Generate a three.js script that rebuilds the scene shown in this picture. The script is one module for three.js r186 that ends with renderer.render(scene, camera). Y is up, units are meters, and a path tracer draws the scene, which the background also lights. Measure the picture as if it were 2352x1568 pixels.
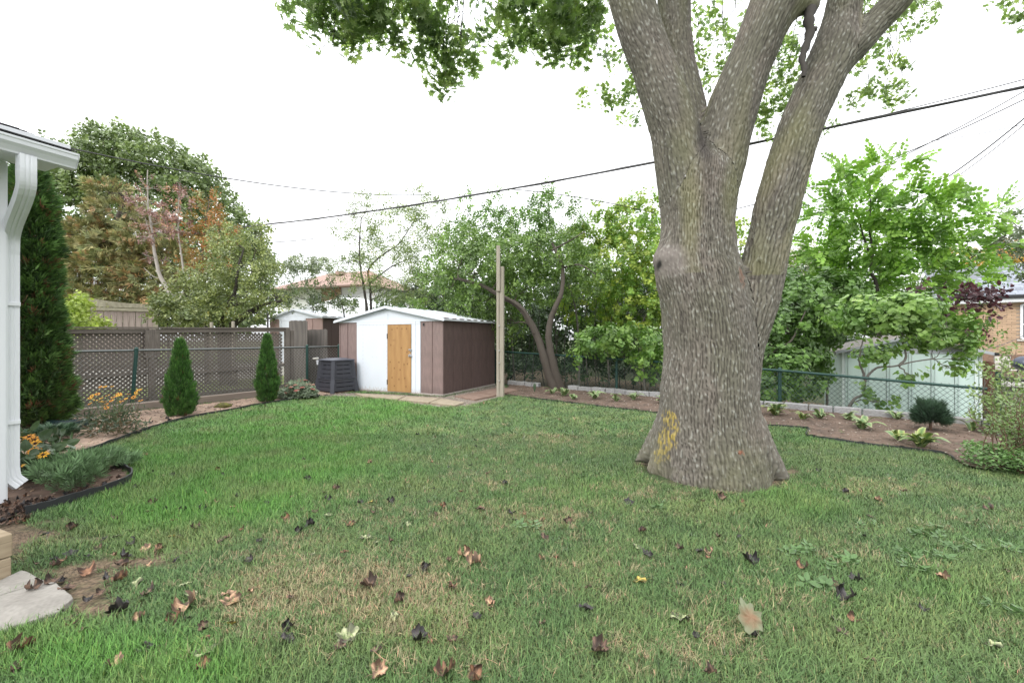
import * as THREE from 'three';
import { mergeGeometries } from 'three/addons/utils/BufferGeometryUtils.js';
import { RoundedBoxGeometry } from 'three/addons/geometries/RoundedBoxGeometry.js';
import { ImprovedNoise } from 'three/addons/math/ImprovedNoise.js';

// ---------- camera, sky, sun, exposure ----------
const F = 1000, CX = 1176, HY = 775, EYE = 1.25;      // lens constant, centre and horizon of a 2352 x 1568 frame, eye height
const scene = new THREE.Scene();
const camera = new THREE.PerspectiveCamera(2 * Math.atan(784 / F) * 180 / Math.PI, 2352 / 1568, 0.05, 400);
camera.position.set(0, EYE, 0);
camera.setViewOffset(2352, 1568, 0, 784 - HY, 2352, 1568);
const renderer = new THREE.WebGLRenderer({ antialias: true });
renderer.toneMapping = THREE.LinearToneMapping;
renderer.toneMappingExposure = 1.2;
renderer.shadowMap.enabled = true;
renderer.setSize(1024, 682);
{
  const W = 128, Hh = 64, data = new Float32Array(W * Hh * 4);
  const sd = new THREE.Vector3(-0.46, 0.64, 0.62).normalize();
  for (let j = 0; j < Hh; j++) for (let i = 0; i < W; i++) {
    const up = ((j + 0.5) / Hh - 0.5) * Math.PI, ro = ((i + 0.5) / W - 0.5) * 2 * Math.PI;
    const x = Math.cos(ro) * Math.cos(up), y = Math.sin(up), z = Math.sin(ro) * Math.cos(up);
    let L = y > -0.02 ? 1.28 + 1.1 * Math.max(0, y) + 0.55 * Math.pow(Math.max(0, x * sd.x + y * sd.y + z * sd.z), 3) : 0.25;
    const o = (j * W + i) * 4;
    data[o] = L * 0.985; data[o + 1] = L; data[o + 2] = L * 1.03; data[o + 3] = 1;
  }
  const sky = new THREE.DataTexture(data, W, Hh, THREE.RGBAFormat, THREE.FloatType);
  sky.mapping = THREE.EquirectangularReflectionMapping; sky.magFilter = sky.minFilter = THREE.LinearFilter; sky.needsUpdate = true;
  scene.background = sky; scene.environment = sky;
}
const sun = new THREE.DirectionalLight(new THREE.Color(1, 0.965, 0.91), 1.5);
sun.position.set(-9, 12.5, 12); sun.castShadow = true; sun.shadow.radius = 36;
Object.assign(sun.shadow.camera, { left: -15, right: 15, top: 15, bottom: -15, far: 60 });
scene.add(sun, sun.target);

// ---------- small helpers ----------
const V = (x, y, z) => new THREE.Vector3(x, y, z);
const rngOf = (seed) => { let s = seed >>> 0; return () => { s = (s + 0x6d2b79f5) | 0; let t = Math.imul(s ^ (s >>> 15), 1 | s); t = (t + Math.imul(t ^ (t >>> 7), 61 | t)) ^ t; return ((t ^ (t >>> 14)) >>> 0) / 4294967296; }; };
const IN = new ImprovedNoise(), noise = (x, y, z = 0) => IN.noise(x + 113.3, y + 57.7, z + 31.1);
const clamp = (x, a = 0, b = 1) => Math.min(b, Math.max(a, x)), lerp = (a, b, t) => a + (b - a) * t;
const sstep = (a, b, x) => { const t = clamp((x - a) / (b - a)); return t * t * (3 - 2 * t); };
const P = (px, py, d) => V((px - CX) / F * d, EYE - (py - HY) / F * d, -d);          // a picture point at a depth
const G = (px, py, h = 0) => P(px, py, (EYE - h) * F / (py - HY));                    // a picture point on the ground
const toPx = (x, z) => { const d = Math.max(0.3, -z); return [CX + F * x / d, HY + F * EYE / d]; };
const along = (ox, oz, dx, dz, px) => { const k = (px - CX) / F; return -(ox + k * oz) / (dx + k * dz); };
const used = new Map();
function numbered(n) { const k = used.get(n) ?? 0; used.set(n, k + 1); return k ? n + '_' + String(k).padStart(3, '0') : n; }
function tag(o, label, category, group, kind) {
  if (label) o.userData.label = label; if (category) o.userData.category = category;
  if (group) o.userData.group = group; if (kind) o.userData.kind = kind;
  return o;
}
function thing(name, label, category, pos = [0, 0, 0], turn = 0, group, kind) {
  const o = new THREE.Group(); o.name = numbered(name); scene.add(o);
  if (pos.isVector3) o.position.copy(pos); else o.position.set(...pos);
  o.rotation.y = turn;
  return tag(o, label, category, group, kind);
}
function mesh(name, geo, mat, parent, pos, rot) {
  const m = new THREE.Mesh(Array.isArray(geo) ? merge(geo) : geo, mat);
  m.name = parent ? name : numbered(name); m.castShadow = m.receiveShadow = true;
  if (pos) { if (pos.isVector3) m.position.copy(pos); else m.position.set(...pos); }
  if (rot) m.rotation.set(...rot);
  (parent ?? scene).add(m);
  return m;
}
function merge(list) {
  const anyColor = list.some((g) => g.attributes.color);
  return mergeGeometries(list.map((g) => {
    g = g.index ? g.toNonIndexed() : g;
    if (!g.attributes.uv) g.setAttribute('uv', new THREE.BufferAttribute(new Float32Array(g.attributes.position.count * 2), 2));
    if (!g.attributes.normal) g.computeVertexNormals();
    if (anyColor && !g.attributes.color) g.setAttribute('color', new THREE.BufferAttribute(new Float32Array(g.attributes.position.count * 3).fill(1), 3));
    for (const k of Object.keys(g.attributes)) if (!['position', 'normal', 'uv', 'color'].includes(k)) g.deleteAttribute(k);
    return g;
  }));
}
const box = (w, h, d, x = 0, y = 0, z = 0) => new THREE.BoxGeometry(w, h, d).translate(x, y, z);
const rbox = (w, h, d, r = 0.006, x = 0, y = 0, z = 0) => new RoundedBoxGeometry(w, h, d, 2, r).translate(x, y, z);
// a box from a to b (both ends) with width w across and t in the third direction
function bar(a, b, w, t, upHint = V(0, 1, 0)) {
  const dir = b.clone().sub(a), L = dir.length(); dir.normalize();
  let side = V().crossVectors(dir, upHint); if (side.lengthSq() < 1e-6) side = V(1, 0, 0); side.normalize();
  const n = V().crossVectors(side, dir).normalize();
  return new THREE.BoxGeometry(w, L, t).applyMatrix4(new THREE.Matrix4().makeBasis(side, dir, n)).translate(...a.clone().add(b).multiplyScalar(0.5).toArray());
}
const lin = (r, g, b) => new THREE.Color().setRGB(r, g, b);
const std = (color, roughness = 0.8, extra = {}) => new THREE.MeshStandardMaterial({ color, roughness, ...extra });
function tube(pts, radii, seg = 6, uvScale = 1) {
  const n = pts.length, pos = [], nor = [], uv = [], idx = [];
  const dir = V(), prevN = V(), bi = V(); let len = 0;
  for (let i = 0; i < n; i++) {
    dir.subVectors(pts[Math.min(i + 1, n - 1)], pts[Math.max(i - 1, 0)]).normalize();
    if (i === 0) { prevN.set(Math.abs(dir.y) < 0.9 ? 0 : 1, Math.abs(dir.y) < 0.9 ? 1 : 0, 0); }
    prevN.addScaledVector(dir, -prevN.dot(dir)).normalize(); bi.crossVectors(dir, prevN);
    if (i) len += pts[i].distanceTo(pts[i - 1]);
    const r = radii.length ? radii[i] : radii;
    for (let k = 0; k <= seg; k++) {
      const a = k / seg * Math.PI * 2, c = Math.cos(a), s = Math.sin(a);
      const nx = prevN.x * c + bi.x * s, ny = prevN.y * c + bi.y * s, nz = prevN.z * c + bi.z * s;
      pos.push(pts[i].x + nx * r, pts[i].y + ny * r, pts[i].z + nz * r); nor.push(nx, ny, nz); uv.push(k / seg * r * 6.28 * uvScale, len * uvScale);
    }
  }
  for (let i = 0; i < n - 1; i++) for (let k = 0; k < seg; k++) { const a = i * (seg + 1) + k, b = a + seg + 1; idx.push(a, a + 1, b, b, a + 1, b + 1); }
  const g = new THREE.BufferGeometry();
  g.setAttribute('position', new THREE.Float32BufferAttribute(pos, 3)); g.setAttribute('normal', new THREE.Float32BufferAttribute(nor, 3)); g.setAttribute('uv', new THREE.Float32BufferAttribute(uv, 2)); g.setIndex(idx);
  return g;
}
function smoothPath(pts, n) { const c = new THREE.CatmullRomCurve3(pts, false, 'centripetal'); return c.getPoints(n); }
function wobble(a, b, n, amt, rnd, sag = 0) {
  const out = []; const L = a.distanceTo(b);
  for (let i = 0; i <= n; i++) { const t = i / n, e = Math.sin(t * Math.PI) ; out.push(a.clone().lerp(b, t).add(V((rnd() - 0.5) * amt * L * e, (rnd() - 0.5) * amt * L * e - sag * e * L, (rnd() - 0.5) * amt * L * e))); }
  return out;
}
const taper = (n, r0, r1, pow = 1) => Array.from({ length: n }, (_, i) => lerp(r0, r1, Math.pow(i / (n - 1), pow)));
// a colour texture: fn(u, v) gives linear [r, g, b]
function colorTex(w, h, fn, repeat) {
  const d = new Uint8Array(w * h * 4), s = (x) => { x = clamp(x); return Math.round(255 * (x <= 0.0031308 ? 12.92 * x : 1.055 * Math.pow(x, 1 / 2.4) - 0.055)); };
  for (let j = 0; j < h; j++) for (let i = 0; i < w; i++) { const c = fn((i + 0.5) / w, (j + 0.5) / h), o = (j * w + i) * 4; d[o] = s(c[0]); d[o + 1] = s(c[1]); d[o + 2] = s(c[2]); d[o + 3] = 255; }
  const t = new THREE.DataTexture(d, w, h); t.colorSpace = THREE.SRGBColorSpace; t.magFilter = t.minFilter = THREE.LinearFilter; t.wrapS = t.wrapT = THREE.RepeatWrapping; t.needsUpdate = true;
  if (repeat) t.repeat.set(...repeat);
  return t;
}
function grayTex(w, h, fn) {
  const d = new Uint8Array(w * h * 4);
  for (let j = 0; j < h; j++) for (let i = 0; i < w; i++) { const o = (j * w + i) * 4; d[o] = d[o + 1] = d[o + 2] = Math.round(255 * clamp(fn((i + 0.5) / w, (j + 0.5) / h))); d[o + 3] = 255; }
  const t = new THREE.DataTexture(d, w, h); t.magFilter = t.minFilter = THREE.LinearFilter; t.wrapS = t.wrapT = THREE.RepeatWrapping; t.needsUpdate = true;
  return t;
}
// seamless noise on a unit tile
const tileN = (u, v, f, seed = 0) => { const a = u * 6.2832, b = v * 6.2832, r = f / 6.2832; return IN.noise(Math.cos(a) * r + seed, Math.sin(a) * r + Math.cos(b) * r + seed * 1.7, Math.sin(b) * r + 9.1 + seed * 0.3); };
const mixc = (a, b, t) => [lerp(a[0], b[0], t), lerp(a[1], b[1], t), lerp(a[2], b[2], t)];
const WOOD = (light, dark, seed, knots = 0) => colorTex(128, 512, (u, v) => {
  const w = noise(u * 2.2 + seed, v * 1.2, seed) * 0.25, g = 0.5 + 0.5 * Math.sin((u + w) * 46 + 3 * noise(u * 4, v * 3, seed));
  let k = 0.35 * g + 0.35 * (0.5 + 0.5 * noise(u * 40, v * 4, seed + 4)) + 0.45 * (0.5 + 0.5 * noise(u * 3, v * 6, seed + 9));
  for (let i = 0; i < knots; i++) { const kx = ((i * 37 + seed * 13) % 100) / 100, ky = ((i * 61 + seed * 29) % 100) / 100; k += 0.7 * Math.exp(-((u - kx) ** 2 * 900 + (v - ky) ** 2 * 4000)); }
  return mixc(light, dark, clamp(k));
});
const M = {
  greyWood: std(0xffffff, 0.9, { map: WOOD([0.23, 0.20, 0.172], [0.095, 0.08, 0.068], 3) }),
  fenceWood: std(0xffffff, 0.9, { map: WOOD([0.42, 0.355, 0.31], [0.15, 0.115, 0.10], 7, 3) }),
  paleWood: std(0xffffff, 0.85, { map: WOOD([0.44, 0.40, 0.33], [0.24, 0.21, 0.165], 11, 3) }),
  mossWood: std(0xffffff, 0.9, { map: WOOD([0.36, 0.34, 0.25], [0.2, 0.18, 0.13], 17, 2) }),
  tanWood: std(0xffffff, 0.85, { map: WOOD([0.40, 0.32, 0.22], [0.22, 0.165, 0.105], 23, 2) }),
  white: std(lin(0.70, 0.715, 0.74), 0.42),
  whiteWall: std(lin(0.68, 0.69, 0.715), 0.55),
  green: std(lin(0.012, 0.052, 0.042), 0.5),
  wire: std(lin(0.05, 0.085, 0.075), 0.5, { metalness: 0.3 }),
  wireGrey: std(lin(0.25, 0.25, 0.24), 0.5, { metalness: 0.5 }),
  black: std(lin(0.012, 0.012, 0.014), 0.55),
  rubber: std(lin(0.02, 0.021, 0.023), 0.6),
  metal: std(lin(0.55, 0.55, 0.56), 0.35, { metalness: 0.9 }),
};
// ---------- ground ----------
const RF = { o: V(-0.19, 0, -11.7), dx: 0.777, dz: 0.629 };       // fence line on the right: a point and its direction towards us
const LFc = { o: V(-6.9, 0, -6.76), dx: 0.539, dz: -0.842 };      // chain-link line on the left, going away
const rfQ = (x, z) => (x - RF.o.x) * 0.629 - (z - RF.o.z) * 0.777, rfS = (x, z) => (x - RF.o.x) * 0.777 + (z - RF.o.z) * 0.629;
const lfQ = (x, z) => -((x - LFc.o.x) * 0.842 + (z - LFc.o.z) * 0.539);
function groundY(x, z) {
  let y = 0.012 * noise(x * 0.8, z * 0.8) + 0.006 * noise(x * 2.7, z * 2.7, 5);
  const q = rfQ(x, z), s = rfS(x, z);
  if (q > 0) y -= sstep(0.12, 0.55, q) * clamp(0.28 + 0.05 * s, 0.12, 0.75) + sstep(4, 14, q) * 0.0;
  const l = lfQ(x, z);
  if (l > 0.3 && q <= 0.5) y += sstep(1, 7, l) * 0.3;
  return y;
}
const gauss = (px, py, list) => { let s = 0; for (const [cx, cy, rx, ry, a = 1] of list) { const u = (px - cx) / rx, v = (py - cy) / ry; s += a * Math.exp(-(u * u + v * v)); } return s; };
const LUSH = [[420, 1085, 210, 90], [690, 985, 190, 60], [900, 940, 130, 32, .9], [560, 1120, 190, 80], [330, 1180, 190, 60, .8], [230, 1530, 260, 80, .9], [40, 1480, 160, 60, .7], [470, 1560, 160, 50, .8], [1840, 1150, 120, 40, .6], [760, 1070, 160, 40, .6], [1300, 1120, 160, 30, .35], [1900, 1000, 120, 20, .4], [2200, 1350, 160, 60, .25]];
const DRY = [[690, 1290, 170, 70, 1], [840, 1370, 190, 70, .9], [610, 1420, 110, 70, .8], [990, 1400, 160, 80, .5], [1560, 1490, 170, 50, .7], [1500, 1135, 140, 18, .7], [1170, 1100, 130, 30, .55], [1240, 1190, 150, 30, .6], [2010, 1120, 190, 20, .5], [900, 1190, 150, 30, .5], [1750, 1390, 120, 60, .35], [1240, 1010, 160, 20, .35], [1950, 1260, 150, 40, .3], [1150, 1530, 220, 40, .3], [1420, 1330, 160, 70, .4], [2250, 1200, 110, 25, .3]];
const BARE = [[170, 1318, 120, 22, 1], [320, 1292, 120, 13, 1], [430, 1268, 60, 8, .95], [245, 1405, 52, 24, 1.1], [205, 1360, 70, 26, .85], [90, 1228, 110, 14, .95], [150, 1196, 60, 9, .8], [20, 1240, 60, 60, 1], [215, 1240, 60, 7, .6], [170, 1380, 40, 30, .9],
  [1480, 1062, 24, 9, .9], [1810, 1085, 36, 9, 1], [1690, 1128, 50, 9, 1], [1760, 1110, 45, 8, 1], [1600, 1104, 60, 9, .7], [1620, 1070, 110, 25, 1]];
function lawn(x, z) {
  const [px, py] = toPx(x, z), n = noise(x * 1.6, z * 1.6, 3), m = noise(x * 6, z * 6, 8);
  const lush = clamp(gauss(px, py, LUSH) * 1.15 + 0.25 * n), dry = clamp(gauss(px, py, DRY) * (0.75 + 0.7 * n + 0.5 * m) + Math.max(0, 0.22 * m + 0.1 * n)), bare = clamp((gauss(px, py, BARE) - 0.28 + 0.22 * m) * 2.2);
  return { lush: z > -1 ? lush * 0.5 : lush, dry: dry * (1 - lush * 0.8), bare };
}
const ptsToPoly = (list, h = 0) => list.map(([a, b]) => { const p = G(a, b, h); return [p.x, p.z]; });
function inPoly(x, z, poly) { let c = false; for (let i = 0, j = poly.length - 1; i < poly.length; j = i++) { const [xi, zi] = poly[i], [xj, zj] = poly[j]; if ((zi > z) !== (zj > z) && x < (xj - xi) * (z - zi) / (zj - zi) + xi) c = !c; } return c; }
const EDGE1 = [[735, 911], [690, 917], [640, 925], [560, 940], [500, 951], [440, 962], [380, 977], [330, 993], [300, 1003], [262, 1016], [225, 1030], [190, 1043], [172, 1049]];
const EDGE2 = [[262, 1074], [276, 1079], [292, 1088], [301, 1098], [298, 1108], [282, 1119], [240, 1133], [190, 1149], [150, 1161], [100, 1175], [55, 1187]];
const BED_L = [...ptsToPoly(EDGE1), ...ptsToPoly([[215, 1058]]), ...ptsToPoly(EDGE2), ...ptsToPoly([[20, 1198]]), [-3.75, -2.95], [-4.6, -3.2], [-9.2, -3.4], [-7.9, -5.25], [-6.62, -6.65], [-5.2, -8.95], [-4.45, -10.2], [-3.6, -10.1]];
const rfPt = (s, q) => [RF.o.x + s * 0.777 + q * 0.629, RF.o.z + s * 0.629 - q * 0.777];
const BED_R = [...ptsToPoly([[1160, 907], [1240, 917], [1340, 930], [1430, 940], [1520, 950], [1640, 966], [1745, 978], [1855, 986], [1858, 1003], [1960, 1018], [2060, 1030], [2165, 1042], [2200, 1062], [2230, 1078], [2275, 1082]]), rfPt(9.6, -1.9), rfPt(9.1, -0.05), rfPt(0.2, -0.05)];
const PATIO = ptsToPoly([[735, 911], [735, 906], [812, 903], [1020, 913], [1135, 887], [1160, 889], [1160, 909], [1075, 934], [1010, 937], [900, 921], [800, 912]]);
const SLAB_A = [[-60, 1372], [47, 1321], [67, 1329], [103, 1346], [60, 1358], [0, 1377]], SLAB_B = [[-60, 1398], [0, 1380], [60, 1361], [106, 1348], [124, 1349], [150, 1372], [163, 1386], [133, 1415], [80, 1434], [27, 1450], [-60, 1480]];
const polyA = ptsToPoly(SLAB_A), polyB = ptsToPoly(SLAB_B);
const bedAt = (x, z) => (inPoly(x, z, BED_L) ? 1 : inPoly(x, z, BED_R) ? 2 : inPoly(x, z, PATIO) ? 3 : inPoly(x, z, polyA) || inPoly(x, z, polyB) ? 4 : 0);
{
  const axis = (lo, hi, a, b, fine, coarse) => { const o = []; let x = lo; while (x < hi) { o.push(x); const far = x < a ? a - x : x > b ? x - b : 0; x += far > 0 ? Math.min(coarse, fine + far * 0.25) : fine; if (o[o.length - 1] < a && x > a) x = a; } o.push(hi); return o; };
  const xs = axis(-120, 120, -9.5, 9.5, 0.11, 12), zs = axis(-180, 30, -14, 0.5, 0.11, 12), nx = xs.length, nz = zs.length, pos = [], col = [], uv = [], idx = [];
  for (let j = 0; j < nz; j++) for (let i = 0; i < nx; i++) {
    const x = xs[i], z = zs[j]; pos.push(x, groundY(x, z), z); uv.push(x, z);
    const yard = rfQ(x, z) < 0.1 && lfQ(x, z) < 0.2, L = yard ? lawn(x, z) : { lush: 0, dry: 0.1 + 0.2 * noise(x, z), bare: rfQ(x, z) > 0.1 && rfQ(x, z) < 6 && rfS(x, z) < 8.4 ? 0.9 : 0.1 };
    if (lfQ(x, z) > 0.2 && rfQ(x, z) < 0.5) { const l = lfQ(x, z), k = l > 3.4 && l < 8 ? [0.5, 0.48, 0.44] : [0.24, 0.31, 0.09]; col.push(...k); continue; }
    let c = mixc([0.055, 0.085, 0.026], [0.05, 0.12, 0.02], L.lush); c = mixc(c, [0.17, 0.14, 0.075], L.dry * 0.8); c = mixc(c, [0.20, 0.14, 0.095], L.bare);
    col.push(...c);
  }
  for (let j = 0; j < nz - 1; j++) for (let i = 0; i < nx - 1; i++) { const a = j * nx + i; idx.push(a, a + nx, a + 1, a + 1, a + nx, a + nx + 1); }
  const g = new THREE.BufferGeometry(); g.setAttribute('position', new THREE.Float32BufferAttribute(pos, 3)); g.setAttribute('color', new THREE.Float32BufferAttribute(col, 3)); g.setAttribute('uv', new THREE.Float32BufferAttribute(uv, 2)); g.setIndex(idx); g.computeVertexNormals();
  const t = colorTex(512, 512, (u, v) => { const k = 0.72 + 0.5 * tileN(u, v, 40) + 0.55 * tileN(u, v, 120, 3); return [k, k, k * 0.95]; });
  mesh('ground', g, std(0xffffff, 1, { vertexColors: true, map: t, bumpMap: grayTex(256, 256, (u, v) => 0.5 + 0.5 * tileN(u, v, 70, 2)), bumpScale: 0.015 })).userData.kind = 'structure';
}
// planting beds: fine sheets of earth with crumbs
function bedSheet(name, poly, colorAt, lift, amp, step = 0.035) {
  let x0 = 1e9, x1 = -1e9, z0 = 1e9, z1 = -1e9; for (const [x, z] of poly) { x0 = Math.min(x0, x); x1 = Math.max(x1, x); z0 = Math.min(z0, z); z1 = Math.max(z1, z); }
  const nx = Math.ceil((x1 - x0) / step) + 1, nz = Math.ceil((z1 - z0) / step) + 1, id = new Int32Array(nx * nz).fill(-1), pos = [], col = [], idx = [], ok = [];
  for (let j = 0; j < nz - 1; j++) for (let i = 0; i < nx - 1; i++) ok[j * nx + i] = inPoly(x0 + (i + 0.5) * step, z0 + (j + 0.5) * step, poly);
  const vtx = (i, j) => { const k = j * nx + i; if (id[k] < 0) { const x = x0 + i * step, z = z0 + j * step; id[k] = pos.length / 3;
    const r = noise(x * 9, z * 9, 2) * 0.6 + noise(x * 25, z * 25, 4) * 0.7; pos.push(x, groundY(x, z) + lift + amp * r, z); col.push(...colorAt(x, z)); } return id[k]; };
  for (let j = 0; j < nz - 1; j++) for (let i = 0; i < nx - 1; i++) if (ok[j * nx + i]) { const a = vtx(i, j), b = vtx(i + 1, j), c = vtx(i, j + 1), d = vtx(i + 1, j + 1); idx.push(a, c, b, b, c, d); }
  const g = new THREE.BufferGeometry(); g.setAttribute('position', new THREE.Float32BufferAttribute(pos, 3)); g.setAttribute('color', new THREE.Float32BufferAttribute(col, 3)); g.setIndex(idx); g.computeVertexNormals();
  const m = mesh(name, g, std(0xffffff, 1, { vertexColors: true })); m.userData.kind = 'structure'; return m;
}
const soilL = (x, z) => { const k = 0.8 + 0.55 * noise(x * 14, z * 14, 1) + 0.35 * noise(x * 3, z * 3, 6), w = sstep(-5.2, -3.6, z); return mixc([0.33 * k, 0.235 * k, 0.175 * k], [0.17 * k, 0.11 * k, 0.08 * k], w); };
const soilR = (x, z) => { const k = 0.85 + 0.5 * noise(x * 14, z * 14, 1) + 0.3 * noise(x * 3, z * 3, 6); return [0.135 * k, 0.092 * k, 0.068 * k]; };
bedSheet('flower_bed_soil', BED_L, soilL, 0.022, 0.022);
bedSheet('flower_bed_soil', BED_R, soilR, 0.03, 0.022);
bedSheet('gravel_strip', PATIO, (x, z) => { const k = 0.7 + 0.8 * noise(x * 20, z * 20, 3); return [0.26 * k, 0.215 * k, 0.17 * k]; }, 0.012, 0.01);
// wood chips, crumbs and small litter on the beds: uncountable
{
  const rnd = rngOf(5), chip = new THREE.TetrahedronGeometry(1, 0).scale(1, 0.28, 0.5);
  const place = [];
  const scatter = (poly, n, cols, s0, s1, lift) => { let x0 = 1e9, x1 = -1e9, z0 = 1e9, z1 = -1e9; for (const [x, z] of poly) { x0 = Math.min(x0, x); x1 = Math.max(x1, x); z0 = Math.min(z0, z); z1 = Math.max(z1, z); }
    for (let i = 0; i < n; i++) { const x = lerp(x0, x1, rnd()), z = lerp(z0, z1, rnd()); if (!inPoly(x, z, poly)) continue; place.push([x, groundY(x, z) + lift, z, lerp(s0, s1, rnd() ** 3), cols[Math.floor(rnd() * cols.length)]]); } };
  scatter(BED_L, 16000, [[.42, .32, .24], [.3, .2, .14], [.2, .13, .09], [.5, .41, .32], [.1, .065, .045], [.36, .24, .16]], 0.006, 0.026, 0.028);
  scatter(BED_R, 16000, [[.2, .14, .1], [.13, .085, .06], [.36, .3, .24], [.08, .055, .04], [.48, .43, .36], [.17, .11, .08]], 0.006, 0.022, 0.036);
  scatter(PATIO, 9000, [[.45, .42, .39], [.3, .28, .26], [.55, .52, .48], [.2, .17, .15], [.3, .2, .15]], 0.006, 0.018, 0.02);
  const im = new THREE.InstancedMesh(chip, std(0xffffff, 0.95), place.length), m = new THREE.Matrix4(), q = new THREE.Quaternion(), e = new THREE.Euler(), c = new THREE.Color();
  place.forEach(([x, y, z, s, k], i) => { im.setMatrixAt(i, m.compose(V(x, y, z), q.setFromEuler(e.set((rnd() - .5) * .9, rnd() * 6.28, (rnd() - .5) * .9)), V(s, s, s))); const f = 0.75 + rnd() * 0.5; im.setColorAt(i, c.setRGB(k[0] * f, k[1] * f, k[2] * f)); });
  im.name = 'bark_mulch'; scene.add(im); tag(im, 'wood chips and small litter strewn over the planting beds', 'mulch', null, 'stuff');
}
// plastic lawn edging
function edging(list, label, h0, h1) {
  const pts = smoothPath(list.map(([a, b]) => G(a, b)), list.length * 5), pos = [], idx = [];
  pts.forEach((p, i) => { const a = pts[Math.max(0, i - 1)], b = pts[Math.min(pts.length - 1, i + 1)], n = V(b.z - a.z, 0, a.x - b.x).normalize().multiplyScalar(0.006), hh = lerp(h0, h1, i / (pts.length - 1)) + 0.012 * noise(i * 0.35, 2), y = groundY(p.x, p.z);
    const lean = n.clone().multiplyScalar(1.5 * noise(i * 0.2, 9)); for (const [s, y2] of [[1, -0.03], [1, hh], [-1, hh], [-1, -0.03]]) pos.push(p.x + n.x * s + lean.x * (y2 > 0 ? 1 : 0), y + y2, p.z + n.z * s + lean.z * (y2 > 0 ? 1 : 0)); });
  for (let i = 0; i < pts.length - 1; i++) for (let k = 0; k < 3; k++) { const a = i * 4 + k, b = a + 4; idx.push(a, b, a + 1, a + 1, b, b + 1); }
  const g = new THREE.BufferGeometry(); g.setAttribute('position', new THREE.Float32BufferAttribute(pos, 3)); g.setIndex(idx); const g2 = g.toNonIndexed(); g2.computeVertexNormals();
  tag(mesh('lawn_edging', g2, M.rubber), label, 'lawn edging');
}
edging(EDGE1, 'long black plastic lawn edging curving along the flower bed by the lattice fence', 0.055, 0.05);
edging(EDGE2, 'short black plastic lawn edging looping round the low juniper bed beside the white wall', 0.07, 0.075);
edging([[1172, 908], [1240, 918], [1340, 931], [1430, 941], [1520, 951]], 'thin black edging strip between lawn and hosta bed left of the big tree', 0.03, 0.03);
edging([[1745, 979], [1853, 987], [1857, 1003], [1960, 1019], [2060, 1031], [2165, 1043], [2200, 1062]], 'thin black edging strip stepping round the hosta bed right of the big tree', 0.035, 0.03);

// stone and concrete slabs
const concrete = (a, b, seed) => colorTex(256, 256, (u, v) => { const k = 0.5 + 0.5 * tileN(u, v, 8, seed) + 0.35 * tileN(u, v, 60, seed); return mixc(a, b, clamp(k)); });
const concreteM = std(0xffffff, 0.9, { map: concrete([0.31, 0.29, 0.26], [0.19, 0.175, 0.155], 2), bumpMap: grayTex(256, 256, (u, v) => 0.5 + 0.5 * tileN(u, v, 50, 4)), bumpScale: 0.004 });
function slab(poly, thick, y) {       // poly in metres
  const sh = new THREE.Shape(poly.map(([x, z]) => new THREE.Vector2(x, -z)));
  return new THREE.ExtrudeGeometry(sh, { depth: thick, bevelEnabled: true, bevelSize: 0.006, bevelThickness: 0.006, bevelSegments: 2 }).rotateX(-Math.PI / 2).translate(0, y - thick - 0.006, 0);
}
{
  const jag = (poly, rnd) => { const o = []; poly.forEach((p, i) => { const q = poly[(i + 1) % poly.length], n = Math.max(1, Math.round(Math.hypot(p[0] - q[0], p[1] - q[1]) / 0.05)); for (let k = 0; k < n; k++) { const t = k / n, w = k ? 0.012 : 0; o.push([lerp(p[0], q[0], t) + (rnd() - .5) * w, lerp(p[1], q[1], t) + (rnd() - .5) * w]); } }); return o; };
  const c = (p) => p.reduce((s, q) => [s[0] + q[0] / p.length, s[1] + q[1] / p.length], [0, 0]);
  for (const [poly, label, s] of [[polyA, 'smaller broken grey concrete slab at the lawn edge against the timber step', 3], [polyB, 'larger grey concrete slab with rounded corner sunk into the lawn at bottom left', 4]]) {
    const [x, z] = c(poly), j = jag(poly, rngOf(s)).map(([a, b]) => [a - x, b - z]); const m = mesh('concrete_slab', slab(j, 0.06, 0.026), concreteM, null, [x, 0, z]); tag(m, label, 'paving slab', 'concrete slabs by the step'); }
  const paver = std(0xffffff, 0.95, { map: concrete([0.36, 0.30, 0.22], [0.22, 0.18, 0.125], 6), bumpMap: grayTex(256, 256, (u, v) => 0.5 + 0.5 * tileN(u, v, 60, 4)), bumpScale: 0.004 }), red = std(0xffffff, 0.95, { map: concrete([0.25, 0.17, 0.13], [0.16, 0.105, 0.08], 8) });
  const P4 = (l, label, mat) => { const poly = ptsToPoly(l), [x, z] = c(poly), m = mesh('paving_slab', slab(jag(poly, rngOf(l[0][0])).map(([a, b]) => [a - x, b - z]), 0.05, 0.045), mat, null, [x, 0, z]); tag(m, label, 'paving slab', 'paving slabs by the brown shed'); };
  P4([[815, 907], [930, 914], [912, 922], [835, 914]], 'tan paving slab in front of the white shed door', paver);
  P4([[934, 914.5], [1010, 919], [984, 929], [916, 922.5]], 'tan paving slab below the plywood door', paver);
  P4([[1013, 919.5], [1066, 929], [1045, 936], [988, 929.5]], 'tan paving slab nearest the lawn at the shed corner', paver);
  P4([[1090, 905], [1150, 893], [1190, 899], [1141, 911]], 'reddish paving slab at the foot of the wooden post', red);
  P4([[1046, 914], [1087, 906], [1138, 912], [1090, 922]], 'reddish paving slab beside the brown shed wall', red);
}
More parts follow.
